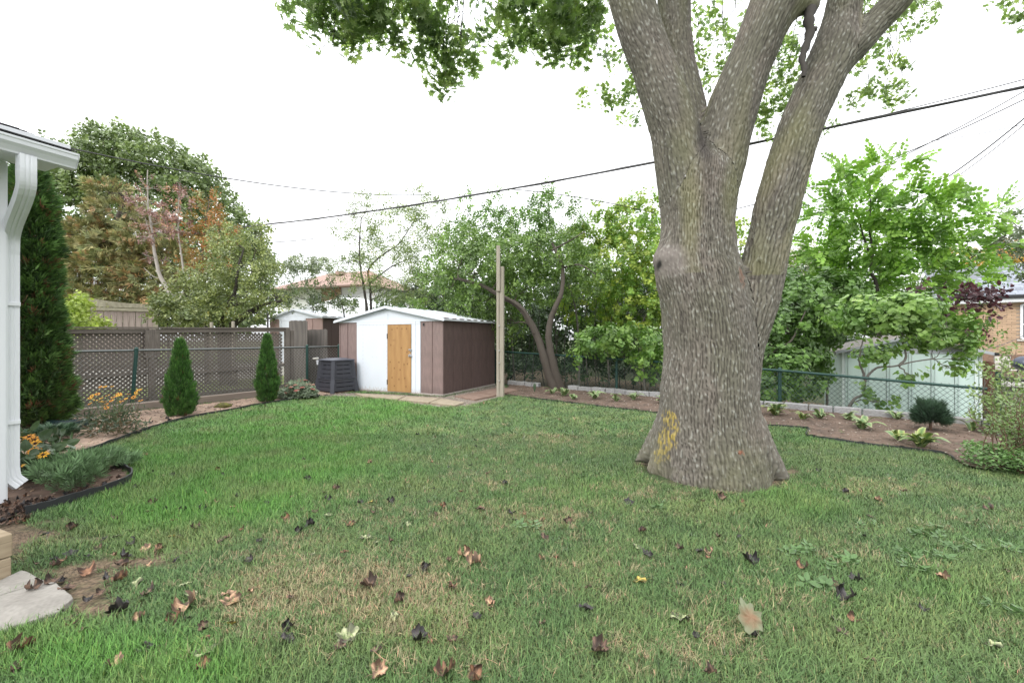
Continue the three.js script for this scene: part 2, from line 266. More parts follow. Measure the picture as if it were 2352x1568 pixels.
// ---------- grass ----------
{
  const rnd = rngOf(77), tuft = (n, seed, wid) => {
    const r = rngOf(seed), pos = [], nor = [], col = [];
    for (let i = 0; i < n; i++) {
      const a = r() * 6.283, x = (r() - .5) * 0.06, z = (r() - .5) * 0.06, h = 0.016 + 0.026 * r(), lean = 0.006 + 0.062 * r() * r(), w = wid * (0.7 + 0.6 * r()), ca = Math.cos(a), sa = Math.sin(a), px = -sa * w, pz = ca * w, k = 0.75 + 0.5 * r(), dead = r() < 0.1;
      const b = [x, -0.004, z], m = [x + ca * lean * 0.4, h * 0.62, z + sa * lean * 0.4], t = [x + ca * lean, h, z + sa * lean];
      const v = [[b[0] - px, b[1], b[2] - pz], [b[0] + px, b[1], b[2] + pz], [m[0] - px * .8, m[1], m[2] - pz * .8], [m[0] + px * .8, m[1], m[2] + pz * .8], t];
      for (const tri of [[0, 1, 2], [2, 1, 3], [2, 3, 4]]) for (const q of tri) { pos.push(...v[q]); nor.push(-ca * 0.45, 0.85, -sa * 0.45); const f = k; col.push(...(dead ? [f * 2.2, f * 1.35, f * 1.7] : [f, f, f])); }
    }
    const g = new THREE.BufferGeometry(); g.setAttribute('position', new THREE.Float32BufferAttribute(pos, 3)); g.setAttribute('normal', new THREE.Float32BufferAttribute(nor, 3)); g.setAttribute('color', new THREE.Float32BufferAttribute(col, 3)); return g;
  };
  const kinds = [tuft(24, 1, 0.0011), tuft(24, 2, 0.0013), tuft(20, 3, 0.0019)], lists = [[], [], []];
  for (let d = 1.1; d < 11.2;) {
    const s = 0.0165 + 0.0042 * d, half = 1.28 * d + 1.1;
    for (let x = -half; x < half; x += s) {
      const X = x + (rnd() - .5) * s * 1.3, Z = -d + (rnd() - .5) * s * 1.3;
      if (rfQ(X, Z) > -0.1 || X < -4.6 && Z < -2 && Z > -4) continue;
      const onBed = bedAt(X, Z), L = lawn(X, Z);
      if (onBed && rnd() > (onBed < 3 ? 0.004 : 0.012)) continue;
      if (rnd() < L.bare * 1.02 || (Math.hypot((X - 1.82) / 0.62, (Z + 3.98) / 0.5) < 1 )) continue;
      if (lfQ(X, Z) > 0.05) continue;
      const far = d > 5.5, k = far ? 2 : rnd() < 0.5 ? 0 : 1;
      const tall = 0.66 + 0.5 * L.lush + 0.15 * noise(X * 3, Z * 3, 1) - 0.12 * L.dry, sc = (far ? 1.25 : 1) * (0.8 + 0.45 * rnd());
      let c = mixc([0.105, 0.198, 0.056], [0.122, 0.295, 0.046], L.lush);
      const v = noise(X * 2.3, Z * 2.3, 9); c = mixc(c, [0.185, 0.26, 0.08], clamp(0.25 + v)); if (rnd() < L.dry * 0.72) c = mixc([0.40, 0.33, 0.19], [0.30, 0.28, 0.14], rnd());
      const f = 0.82 + 0.36 * rnd(); lists[k].push([X, groundY(X, Z), Z, sc, sc * tall * (far ? 0.95 : 1.1), c[0] * f, c[1] * f, c[2] * f]);
    }
    d += s;
  }
  const grass = thing('grass', 'short green lawn grass with lush and dry straw patches', 'grass', [0, 0, 0], 0, null, 'stuff');
  const mat = new THREE.MeshPhysicalMaterial({ color: 0xffffff, roughness: 0.75, vertexColors: true, transmission: 0.25, thickness: 0, side: THREE.DoubleSide });
  const m = new THREE.Matrix4(), q = new THREE.Quaternion(), e = new THREE.Euler(), c = new THREE.Color();
  lists.forEach((l, k) => { const im = new THREE.InstancedMesh(kinds[k], mat, l.length); im.name = 'blades';
    l.forEach(([x, y, z, s, t, r, g, b], i) => { im.setMatrixAt(i, m.compose(V(x, y, z), q.setFromEuler(e.set((rnd() - .5) * .75, rnd() * 6.28, (rnd() - .5) * .75)), V(s, t, s))); im.setColorAt(i, c.setRGB(r, g, b)); }); grass.add(im); });
  console.log('grass tufts', lists.map((l) => l.length).join(' '));
}
// ---------- white house at the left edge ----------
{
  const ax = V(0.404, 0, -0.915), out = V(0.915, 0, 0.404);           // along the eave away from us, and out from the wall
  const turn = Math.atan2(-ax.z, ax.x) - Math.PI / 2;                 // local -z runs along ax, local +x is out
  const wallEnd = V(-3.695, 0, -3.17), house = thing('white_house', 'white house corner with gutter, downspout and dark shingle roof at the left edge', 'house', wallEnd, turn);
  const L = 5;
  mesh('wall', [rbox(0.2, 2.48, L, 0.004, -0.1, 0.05 + 1.24, L / 2)], M.whiteWall, house);
  mesh('corner_trim', [rbox(0.07, 2.48, 0.012, 0.003, -0.035, 1.29, -0.008), rbox(0.012, 2.478, 0.07, 0.003, 0.008, 1.29, 0.033)], M.white, house);
  mesh('foundation', box(0.18, 0.1, L, -0.13, 0.0, L / 2 + 0.03), std(lin(0.25, 0.23, 0.2), 0.9), house);
  const gx = 0.40, gEnd = -0.22;                                       // gutter front plane, and how far the eave runs past the wall
  // soffit boards
  for (let i = 0; i < 13; i++) mesh('soffit_board', rbox(0.36, 0.014, 0.295, 0.004, 0.19, 2.535, gEnd + 0.16 + i * 0.3), M.white, house);
  mesh('fascia', rbox(0.02, 0.16, L, 0.004, 0.36, 2.59, gEnd + L / 2), M.white, house);
  // K-style gutter swept along the eave
  const prof = [[0, 0], [0.066, 0], [0.07, 0.012], [0.088, 0.04], [0.104, 0.06], [0.107, 0.085], [0.112, 0.09], [0.112, 0.104], [0.102, 0.106], [0.1, 0.098], [0.098, 0.064], [0.08, 0.044], [0.062, 0.008], [0.006, 0.008], [0.006, 0.1], [0, 0.1]];
  const sh = new THREE.Shape(prof.map(([x, y]) => new THREE.Vector2(x, y)));
  const gut = new THREE.ExtrudeGeometry(sh, { depth: L, bevelEnabled: false }).translate(0.372, 2.485, gEnd);
  const endCap = new THREE.ExtrudeGeometry(new THREE.Shape([[0, 0], [0.066, 0], [0.088, 0.04], [0.107, 0.07], [0.112, 0.104], [0, 0.104]].map(([x, y]) => new THREE.Vector2(x, y))), { depth: 0.004, bevelEnabled: false }).translate(0.372, 2.485, gEnd - 0.006);
  mesh('gutter', [gut, endCap], M.white, house);
  // roof: slope rising from the eave, courses of shingles
  const pitch = 0.36, dirU = V(-Math.cos(pitch), Math.sin(pitch), 0);
  const roof = mesh('roof', new THREE.BoxGeometry(4, 0.03, L).rotateZ(-pitch).translate(0.44 - 2 * Math.cos(pitch), 2.585 + 2 * Math.sin(pitch), gEnd + L / 2 + 0.03), std(lin(0.05, 0.05, 0.052), 0.9), house);
  mesh('drip_edge', rbox(0.012, 0.035, L, 0.003, 0.452, 2.598, gEnd + L / 2 + 0.03), M.black, house);
  const shingleM = [0.035, 0.05, 0.065].map((k) => std(lin(k, k, k * 1.06), 0.95)), rnd = rngOf(3), sg = new THREE.BoxGeometry(0.2, 0.009, 0.32).rotateZ(0.055);
  for (let c = 0; c < 8; c++) for (let i = 0; i < 7; i++) { const u = 0.06 + c * 0.14, p = dirU.clone().multiplyScalar(u); mesh('shingle', sg, shingleM[Math.floor(rnd() * 3)], roof, [0.44 + p.x + 0.022 * Math.sin(pitch), 2.585 + p.y + 0.024, gEnd + 0.17 + i * 0.325 - (c % 2) * 0.12 + (c % 2 ? 0.12 : 0)], [0, 0, -pitch]); }
  // downspout: ribbed square pipe with two elbows
  const path = [[0.425, 2.49, 0.03], [0.425, 2.37, 0.03], [0.39, 2.28, 0.02], [0.03, 2.07, -0.03], [-0.06, 1.99, -0.045], [-0.085, 1.87, -0.05], [-0.085, 0.34, -0.05], [-0.085, 0.28, -0.05], [-0.08, 0.2, -0.06], [-0.07, 0.14, -0.10]].map((p) => V(...p));
  const ribs = [], N = 44; for (let k = 0; k < N; k++) { const t = k / N * 4, s = Math.floor(t), f = t - s, h = 0.042, w = 0.034, cor = [[-h, -w], [h, -w], [h, w], [-h, w]], a = cor[s], b = cor[(s + 1) % 4], g = (k % 3 === 1 && f > 0.12 && f < 0.88) ? -0.004 : 0; const nx = [0, 1, 0, -1][s], ny = [-1, 0, 1, 0][s]; ribs.push([lerp(a[0], b[0], f) + nx * g, lerp(a[1], b[1], f) + ny * g]); }
  function sweep(pts) { const pos = [], idx = []; pts.forEach((p, i) => { const d = pts[Math.min(i + 1, pts.length - 1)].clone().sub(pts[Math.max(i - 1, 0)]).normalize(), zax = V(0, 0, 1).addScaledVector(d, -d.z).normalize(), xax = V().crossVectors(d, zax); for (const [a, b] of ribs) pos.push(p.x + zax.x * a + xax.x * b, p.y + zax.y * a + xax.y * b, p.z + zax.z * a + xax.z * b); });
    for (let i = 0; i < pts.length - 1; i++) for (let k = 0; k < N; k++) { const a = i * N + k, b = i * N + (k + 1) % N; idx.push(a, b, a + N, a + N, b, b + N); }
    const g = new THREE.BufferGeometry(); g.setAttribute('position', new THREE.Float32BufferAttribute(pos, 3)); g.setIndex(idx); const h = g.toNonIndexed(); h.computeVertexNormals(); return h; }
  const ds = mesh('downspout', [sweep(smoothPath(path.slice(0, 6), 26)), sweep(path.slice(5, 8)), sweep(smoothPath(path.slice(7), 8))], M.white, house);
  for (const y of [1.5, 0.62]) mesh('bracket', [rbox(0.094, 0.03, 0.006, 0.002, -0.085, y, -0.089), rbox(0.006, 0.03, 0.08, 0.002, -0.037, y, -0.05), rbox(0.006, 0.03, 0.08, 0.002, -0.133, y, -0.05)], M.white, ds);
  // timber step
  const st = thing('timber_step', 'low step of two stacked tan timbers at the left edge', 'step', G(26, 1331), turn);
  mesh('timber', rbox(0.26, 0.115, 1.6, 0.008, -0.13, 0.06, 0.8), M.tanWood, st); mesh('timber', rbox(0.27, 0.118, 1.61, 0.008, -0.137, 0.179, 0.8), M.tanWood, st);
}
// ---------- fences ----------
const LEFTDIR = V(0.539, 0, -0.842), LEFTTURN = Math.atan2(0.842, 0.539);   // local +x runs along the fence
function wires(len, y0, y1of, pitch, mat, th = 0.0032) {              // diagonal wires of a chain-link mesh in local x,y; both directions lie 3 mm apart
  const gs = [], h = 1.3;
  for (const s of [1, -1]) for (let x = -h; x < len + h; x += pitch) {
    let a = V(x, y0, s * 0.002), b = V(x + s * h, y0 + h, s * 0.002);
    const cut = (p, q, X) => p.clone().lerp(q, (X - p.x) / (q.x - p.x));
    if (s > 0) { if (b.x <= 0 || a.x >= len) continue; if (a.x < 0) a = cut(a, b, 0); if (b.x > len) b = cut(a, b, len); } else { if (a.x <= 0 || b.x >= len) continue; if (a.x > len) a = cut(a, b, len); if (b.x < 0) b = cut(a, b, 0); }
    const top = y1of(b.x); if (b.y > top) { const t = (top - a.y) / (b.y - a.y); if (t <= 0.01) continue; b = a.clone().lerp(b, t); }
    if (b.y - a.y < 0.01) continue;
    gs.push(tube([a, a.clone().lerp(b, 0.5).add(V(0, 0, -s * 0.004)), b], [th, th, th], 3));
  }
  return gs;
}
{
  // concrete kerb under the left fences
  const len = 6.6, kb = thing('concrete_kerb', 'long low concrete kerb under the chain-link fence on the left', 'kerb', [-6.73 - 0.539 * 1.4, 0, -6.65 + 0.842 * 1.4], LEFTTURN);
  kb.rotation.y = LEFTTURN; mesh('kerb', rbox(len, 0.2, 0.14, 0.012, len / 2, 0.045, -0.07), std(0xffffff, 0.95, { map: concrete([0.30, 0.25, 0.21], [0.17, 0.135, 0.11], 12) }), kb);
  // chain-link fence on the left
  const t0 = along(LFc.o.x, LFc.o.z, 0.539, -0.842, 100), t1 = along(LFc.o.x, LFc.o.z, 0.539, -0.842, 779), L = t1 - t0, o = V(-6.9 + 0.539 * t0, 0.08, -6.76 - 0.842 * t0);
  const cf = thing('chain_link_fence', 'green chain-link fence with galvanised rail in front of the brown lattice', 'fence', o, LEFTTURN), at = (px) => along(LFc.o.x, LFc.o.z, 0.539, -0.842, px) - t0;
  mesh('top_rail', tube([V(0, 0.95, 0), V(L / 2, 0.945, 0), V(L, 0.945, 0)], [0.021, 0.021, 0.021], 10), std(lin(0.14, 0.15, 0.145), 0.4, { metalness: 0.6 }), cf);
  mesh('wire_mesh', wires(L, 0.05, () => 0.955, 0.075, null, 0.0026), M.wireGrey, cf).userData.kind = 'stuff';
  for (const px of [311, 703, 776]) { const x = at(px), p = mesh('post', [tube([V(x - (px < 400 ? 0.06 : 0), 0, 0.03), V(x, 0.97, 0.03)], [0.028, 0.028], 10)], M.green, cf); mesh('cap', new THREE.SphereGeometry(0.033, 10, 6).translate(x, 0.975, 0.03), M.green, p); }
  for (let x = 0.4; x < L; x += 0.55) mesh('tie_wire', new THREE.TorusGeometry(0.024, 0.003, 4, 10).rotateY(Math.PI / 2).translate(x, 0.945, 0), M.wireGrey, cf);
  // lattice fence behind it
  const lo = V(-7.22 - 0.539 * 1.0, 0.05, -6.95 + 0.842 * 1.0), lf = thing('lattice_fence', 'weathered brown wooden lattice fence behind the chain-link', 'fence', lo, LEFTTURN), la = (px) => along(lo.x, lo.z, 0.539, -0.842, px);
  const xe = la(652), xm = la(346), top = (x) => 1.31 + 0.09 * x / xe;
  const rnd = rngOf(8), slatG = {}, h0 = 0.02;
  // slats, two layers of thin strips
  for (const [a, b] of [[0, xm - 0.06], [xm + 0.06, xe - 0.05]]) for (const s of [1, -1]) for (let x = a - 1.4; x < b + 1.4; x += 0.0765) {
    const H2 = 1.28; let p = V(x, h0, 0), q = V(x + s * H2, h0 + H2, 0);
    const cut = (X) => p.clone().lerp(q, (X - p.x) / (q.x - p.x));
    if (s > 0) { if (q.x <= a || p.x >= b) continue; if (p.x < a) p = cut(a); if (q.x > b) q = cut(b); } else { if (p.x <= a || q.x >= b) continue; if (p.x > b) p = cut(b); if (q.x < a) q = cut(a); }
    const tp = top(q.x) - 0.04; if (q.y > tp) { const t = (tp - p.y) / (q.y - p.y); if (t < 0.02) continue; q = p.clone().lerp(q, t); }
    if (p.distanceTo(q) < 0.05) continue;
    const L2 = p.distanceTo(q); mesh('slat', new THREE.BoxGeometry(0.0335, L2, 0.0065), M.greyWood, lf, [(p.x + q.x) / 2 + (rnd() - .5) * .004, (p.y + q.y) / 2, s * 0.0035 + 0.0005 * rnd()], [0, 0, -s * Math.PI / 4]);
  }
  const rail = (x0, x1, y0, y1, h, z, d, name = 'rail') => mesh(name, bar(V(x0, y0, z), V(x1, y1, z), h, d, V(0, 0, 1)), M.greyWood, lf);
  for (const [a, b] of [[0, xm - 0.05], [xm + 0.05, xe]]) { rail(a, b, top(a) - 0.03, top(b) - 0.03, 0.075, 0.03, 0.034); rail(a, b, 0.5, 0.54 + 0.03, 0.055, 0.026, 0.026); rail(a, b, 0.07, 0.09, 0.08, 0.026, 0.026); rail(a, b, top(a) - 0.03, top(b) - 0.03, 0.07, -0.03, 0.03); }
  for (const [a, b, dy] of [[-0.1, xm * 0.5, 0.018], [xm * 0.48, xm + 0.3, 0.031], [xm + 0.3, xe + 0.05, 0.022]]) mesh('cap_board', bar(V(a, top(a) + dy, 0.01), V(b, top(b) + dy - 0.004, 0.01), 0.024, 0.12, V(0, 0, 1)), M.greyWood, lf);
  for (const dx of [-0.062, 0.066]) mesh('post_board', rbox(0.085, 0.5, 0.04, 0.004, xm + dx, top(xm) - 0.27, 0.06), M.greyWood, lf);
  mesh('post', rbox(0.1, top(xm) + 0.05, 0.09, 0.006, xm, top(xm) / 2 - 0.02, 0.03), M.greyWood, lf);
  mesh('post', rbox(0.1, top(xe) + 0.06, 0.09, 0.006, xe + 0.05, top(xe) / 2, 0.03), M.greyWood, lf);
  mesh('post', rbox(0.09, top(xe) - 0.02, 0.05, 0.006, xe + 0.17, top(xe) / 2 - 0.02, 0.02), M.greyWood, lf);
  // plywood sheets leaning behind the chain link
  const ply = std(0xffffff, 0.9, { map: WOOD([0.17, 0.15, 0.135], [0.075, 0.066, 0.06], 31, 1) });
  const sheet = (px0, px1, yt, yt2, d, label, seed) => { const a = P(px0, yt, d), b = P(px1, yt2, d - 0.06), w = a.distanceTo(b), r = rngOf(seed), pts = [[0, 0], [w, 0]]; for (let i = 8; i >= 0; i--) pts.push([w * i / 8, a.y + (i === 8 || i === 0 ? -0.02 : (r() - .5) * 0.02)]);
    const g = new THREE.ExtrudeGeometry(new THREE.Shape(pts.map(([x, y]) => new THREE.Vector2(x, y))), { depth: 0.014, bevelEnabled: false }); const uv = g.attributes.uv; for (let i = 0; i < uv.count; i++) uv.setXY(i, uv.getX(i) * 1.1, uv.getY(i) * 0.5);
    const o2 = thing('plywood_sheet', label, 'plywood board', [a.x, 0.02, a.z], Math.atan2(-(b.z - a.z), b.x - a.x), 'old plywood sheets by the fence'); mesh('board', g, ply, o2); return o2; };
  sheet(664, 706, 738, 739, 10.75, 'taller grey weathered plywood board standing at the end of the lattice fence', 3);
  sheet(706.5, 752, 758, 757, 11.05, 'shorter grey plywood board beside the brown shed behind the chain-link', 4);
  const low = P(660, 860, 10.9); tag(mesh('grey_board', bar(V(low.x, 0.3, low.z), V(low.x + 1.0, 0.28, low.z - 0.75), 0.55, 0.014, V(0, 0, 1)), ply), 'long grey board lying low along the back of the chain-link fence', 'board');
  const tagm = P(729, 829, 10.25); tag(mesh('paper_tag', rbox(0.05, 0.17, 0.004, 0.002, 0, 0, 0), M.white, null, tagm, [0, 0.4, 0.05]), 'small white tag hanging on the chain-link fence near the compost bin', 'tag');
}
{
  // chain-link fence on the right, with a rail that drops towards us
  const turn = Math.atan2(-RF.dz, RF.dx), sOf = (px) => along(RF.o.x, RF.o.z, RF.dx, RF.dz, px);
  const rail = [[1137, 806], [1415, 824.5], [1530, 832], [1790, 850.5], [2020, 871], [2268, 893]].map(([px, py]) => { const s = sOf(px), d = 11.7 - 0.629 * s; return [s, EYE - (py - HY) / F * d]; });
  const railY = (s) => { for (let i = 0; i < rail.length - 1; i++) if (s <= rail[i + 1][0]) return lerp(rail[i][1], rail[i + 1][1], (s - rail[i][0]) / (rail[i + 1][0] - rail[i][0])); return rail[rail.length - 1][1]; };
  const make = (px0, px1, posts, label) => {
    const s0 = sOf(px0), s1 = sOf(px1), L = s1 - s0, base = -0.3, f = thing('chain_link_fence', label, 'fence', [RF.o.x + s0 * RF.dx, base, RF.o.z + s0 * RF.dz], turn), n = 12;
    const pts = Array.from({ length: n }, (_, i) => V(L * i / (n - 1), railY(s0 + L * i / (n - 1)) - base, 0));
    mesh('top_rail', tube(pts, pts.map(() => 0.021), 10), M.green, f);
    mesh('wire_mesh', wires(L, 0.0, (x) => railY(s0 + x) - base + 0.012, 0.078, null, 0.0032), M.wire, f).userData.kind = 'stuff';
    for (const px of posts) { const s = sOf(px) - s0, y = railY(s + s0) - base + 0.02, p = mesh('post', tube([V(s, -0.1, -0.03), V(s, y, -0.03)], [0.03, 0.03], 10), M.green, f); mesh('cap', new THREE.SphereGeometry(0.035, 10, 6).translate(s, y, -0.03), M.green, p); }
    for (let x = 0.3; x < L; x += 0.5) mesh('tie_wire', new THREE.TorusGeometry(0.024, 0.0035, 4, 10).rotateY(Math.PI / 2).translate(x, railY(s0 + x) - base, 0), M.wire, f);
  };
  make(1133, 1640, [1137, 1415], 'green chain-link fence between the brown shed and the big tree');
  make(1642, 2268, [1791], 'green chain-link fence right of the big tree in front of the pale green shed');
  // rusty square post
  const rp = G(2272, 962), rust = std(0xffffff, 0.95, { map: colorTex(64, 256, (u, v) => mixc([0.13, 0.055, 0.03], [0.05, 0.028, 0.02], clamp(0.5 + 0.6 * noise(u * 5, v * 22, 3) + 0.4 * noise(u * 20, v * 60)))) });
  const post = thing('rusty_post', 'short rusty brown wooden post at the right end of the chain-link fence', 'post', [rp.x, -0.4, rp.z], 0.2);
  mesh('shaft', rbox(0.105, 1.26, 0.1, 0.012, 0, 0.63, 0), rust, post); mesh('split_top', [rbox(0.05, 0.05, 0.09, 0.01, -0.035, 1.262, 0), rbox(0.03, 0.03, 0.08, 0.008, 0.03, 1.258, 0)], rust, post);
  // next fence beyond the post
  const g0 = P(2292, 868, 6.9), g1 = P(2420, 878, 6.4), L2 = g0.distanceTo(g1), f2 = thing('chain_link_fence', 'short dark green chain-link fence at the right edge behind the wiry shrub', 'fence', [g0.x, -0.5, g0.z], Math.atan2(-(g1.z - g0.z), g1.x - g0.x)), ry = g0.y + 0.5;
  mesh('top_rail', tube([V(0, ry, 0), V(L2, ry - 0.03, 0)], [0.024, 0.024], 8), M.black, f2); mesh('post', tube([V(0, 0, -0.03), V(0, ry + 0.1, -0.03)], [0.034, 0.034], 8), M.green, f2);
  mesh('wire_mesh', wires(L2, 0.05, () => ry, 0.075, null, 0.003), M.wire, f2).userData.kind = 'stuff';
  // tumbled kerb stones along the bed
  const stoneM = [0, 1, 2, 3].map((i) => std(0xffffff, 0.95, { map: colorTex(64, 64, (u, v) => { const k = 0.5 + 0.6 * noise(u * 9 + i * 7, v * 9) + 0.35 * noise(u * 26, v * 26, i); return mixc([0.40, 0.40, 0.40].map((x) => x * (0.85 + i * 0.09)), [0.2, 0.195, 0.19], clamp(k)); }) })), rnd = rngOf(21);
  const edge = thing('stone_edging', 'row of grey tumbled kerb stones along the foot of the right fence', 'stone edging');
  const stones = [0, 1, 2].map((k) => { const g = new RoundedBoxGeometry(1, 1, 1, 3, 0.09); const p = g.attributes.position; for (let i = 0; i < p.count; i++) { const f = 1 + 0.07 * noise(p.getX(i) * 2.3 + k * 9, p.getY(i) * 2.3, p.getZ(i) * 2.3) + 0.03 * noise(p.getX(i) * 7, p.getY(i) * 7 + k, p.getZ(i) * 7); p.setXYZ(i, p.getX(i) * f, p.getY(i) * f, p.getZ(i) * f); } g.computeVertexNormals(); return g; });
  const skip0 = sOf(1255), skip1 = sOf(1302);
  for (let s = 0.25; s < sOf(2360);) { const L = 0.19 + 0.2 * rnd(); if (s + L < skip0 || s > skip1) { const [x, z] = rfPt(s + L / 2, -0.14 + (rnd() - .5) * .02); const m = mesh('kerb_stone', stones[Math.floor(rnd() * 3)], stoneM[Math.floor(rnd() * 4)], edge, [x, groundY(x, z) + 0.045 + (rnd() - .5) * .018, z], [(rnd() - .5) * .1, turn + (rnd() - .5) * .07, (rnd() - .5) * .06]); m.scale.set(L - 0.012, 0.155, 0.12); } s += L; }
}
// board fence beyond the lattice
{
  const a = P(184, 0, 12.4), b = P(352, 0, 13.4), L = Math.hypot(b.x - a.x, b.z - a.z), f = thing('board_fence', 'weathered board fence with curved top rail behind the lattice', 'fence', [a.x, 0.28, a.z], Math.atan2(-(b.z - a.z), b.x - a.x)), rnd = rngOf(14);
  const yT = 1.80; const sc = (x) => yT + 0.19 + 0.17 * Math.pow(clamp(1 - x / (L * 0.8)), 2);
  for (let x = 0.06; x < L - 0.08; x += 0.142) mesh('board', rbox(0.134, yT - 0.05, 0.018, 0.003, 0, 0, 0), M.fenceWood, f, [x + 0.06, (yT - 0.05) / 2, (rnd() - .5) * .01 - 0.01], [0, (rnd() - .5) * .03, (rnd() - .5) * .008]);
  mesh('rail', rbox(L, 0.085, 0.05, 0.005, L / 2, yT, 0.012), M.mossWood, f);
  const s = new THREE.Shape(); s.moveTo(0, yT + 0.06); s.lineTo(L, yT + 0.06); for (let i = 20; i >= 0; i--) s.lineTo(L * i / 20, sc(L * i / 20)); mesh('curved_rail', new THREE.ExtrudeGeometry(s, { depth: 0.035, bevelEnabled: false }), M.mossWood, f);
  mesh('rail', rbox(L, 0.1, 0.05, 0.005, L / 2, 0.2, 0.012), M.mossWood, f);
  for (const x of [-0.06, L + 0.05]) { const p = mesh('post', rbox(0.12, yT + (x < 0 ? 0.42 : 0.1), 0.12, 0.006, x, (yT + (x < 0 ? 0.42 : 0.1)) / 2, 0.02), M.mossWood, f); mesh('post_cap', rbox(0.145, 0.03, 0.145, 0.006, x, yT + (x < 0 ? 0.43 : 0.115), 0.02), M.mossWood, p); }
  for (let x = -0.2; x > -1.4; x -= 0.142) mesh('board', rbox(0.134, yT - 0.05, 0.018, 0.003, x, (yT - 0.05) / 2, -0.01), M.fenceWood, f);
  mesh('rail', rbox(1.3, 0.085, 0.05, 0.005, -0.77, yT + 0.05, 0.012), M.mossWood, f);
  for (const [px, y0, y1] of [[536, 738, 752], [486, 740, 756]]) { const p = P(px - 1, y0, 9.8), d = 0; tag(mesh('fence_stake', rbox(0.05, 1.3, 0.05, 0.006, 0, -0.65, 0), M.paleWood, null, p), px > 500 ? 'thin pale wooden stake under the apple branches, right of the board fence' : 'thin pale wooden stake standing closest to the board fence end', 'stake'); }
}
// ---------- metal sheds ----------
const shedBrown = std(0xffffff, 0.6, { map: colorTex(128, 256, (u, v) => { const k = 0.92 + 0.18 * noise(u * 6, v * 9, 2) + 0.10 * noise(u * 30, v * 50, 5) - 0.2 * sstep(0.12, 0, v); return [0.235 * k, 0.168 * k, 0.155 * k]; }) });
const shedShadedSide = std(0xffffff, 0.65, { map: colorTex(128, 256, (u, v) => { const k = 0.9 + 0.2 * noise(u * 4, v * 7, 8) + 0.12 * noise(u * 30, v * 40, 5); return [0.105 * k, 0.068 * k, 0.062 * k]; }) });  // shed brown again, darkened: the side wall's shade is put into the colour
const shedWhite = std(0xffffff, 0.4, { map: colorTex(256, 512, (u, v) => { const r = clamp((0.09 - v) * 9 + 0.9 * noise(u * 30, v * 18, 3) - 0.35) * sstep(0.16, 0.0, v), k = 1 + 0.03 * noise(u * 3, v * 4); return mixc([0.66 * k, 0.70 * k, 0.76 * k], [0.33, 0.24, 0.16], clamp(r) * 0.8); }) });
const roofMetal = std(lin(0.62, 0.65, 0.68), 0.4, { metalness: 0.25 });
function gableShed(root, W, D, he, hp, doors, mats) {
  // local x along the front from its left end, z towards us, y up
  const { brown, side, white } = mats, z0 = 0;
  const panel = (x0, x1, mat, name = 'wall_panel') => mesh(name, rbox(x1 - x0 - 0.006, he - 0.06, 0.02, 0.004, (x0 + x1) / 2, (he - 0.06) / 2 + 0.05, -0.012), mat, root);
  doors(panel, he);
  for (const x of [0.012, W - 0.012]) mesh('corner_trim', rbox(0.03, he - 0.02, 0.034, 0.004, x, he / 2 + 0.02, -0.006), brown, root);
  const g = new THREE.Shape([[0, he - 0.015], [W, he - 0.015], [W, he + 0.02], [W / 2, hp - 0.02], [0, he + 0.02]].map(([x, y]) => new THREE.Vector2(x, y)));
  mesh('gable', new THREE.ExtrudeGeometry(g, { depth: 0.02, bevelEnabled: false }).translate(0, 0, -0.012), white, root);
  mesh('gable_seam', rbox(0.016, hp - he - 0.02, 0.008, 0.002, W / 2, (hp + he) / 2 - 0.02, 0.013), white, root);
  mesh('header', rbox(W - 0.0, 0.026, 0.014, 0.003, W / 2, he - 0.02, 0.012), white, root);
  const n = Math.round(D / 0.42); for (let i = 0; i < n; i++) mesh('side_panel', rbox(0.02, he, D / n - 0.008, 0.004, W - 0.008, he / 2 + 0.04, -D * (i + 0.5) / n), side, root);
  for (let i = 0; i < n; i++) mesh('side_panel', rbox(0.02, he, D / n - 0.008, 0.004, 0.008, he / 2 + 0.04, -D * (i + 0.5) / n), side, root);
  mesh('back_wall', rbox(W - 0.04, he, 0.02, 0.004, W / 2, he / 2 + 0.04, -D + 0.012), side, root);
  mesh('base_rail', [rbox(W + 0.02, 0.05, 0.05, 0.006, W / 2, 0.025, 0.002), rbox(0.05, 0.05, D, 0.006, W + 0.002, 0.025, -D / 2)], std(lin(0.34, 0.3, 0.27), 0.7), root);
  const ang = Math.atan2(hp - he, W / 2), len = (W / 2 + 0.09) / Math.cos(ang), np = Math.round(D / 0.3);
  for (const s of [-1, 1]) {
    const rf = mesh('roof', new THREE.BoxGeometry(len, 0.012, D + 0.14).rotateZ(-s * ang).translate(W / 2 + s * len / 2 * Math.cos(ang), hp - len / 2 * Math.sin(ang) + 0.012, -D / 2 + 0.02), roofMetal, root);
    for (let i = 0; i <= np; i++) mesh('roof_rib', new THREE.BoxGeometry(len - 0.02, 0.022, 0.028).rotateZ(-s * ang).translate(W / 2 + s * len / 2 * Math.cos(ang), hp - len / 2 * Math.sin(ang) + 0.027, 0.075 - (D + 0.11) * i / np), i % 3 === 1 ? std(lin(0.4, 0.41, 0.42), 0.6) : roofMetal, rf);
    mesh('roof_trim', new THREE.BoxGeometry(len + 0.01, 0.045, 0.012).rotateZ(-s * ang).translate(W / 2 + s * len / 2 * Math.cos(ang), hp - len / 2 * Math.sin(ang) + 0.0, 0.096), white, root);
    mesh('eave_trim', new THREE.BoxGeometry(0.012, 0.034, D + 0.15).translate(W / 2 + s * (len * Math.cos(ang) + 0.004), hp - len * Math.sin(ang) + 0.008, -D / 2 + 0.02), roofMetal, root);
  }
}
const SH = { x: -4.14, z: -10.45, dx: 0.905, dz: 0.425 }, SHTURN = Math.atan2(-0.425, 0.905);
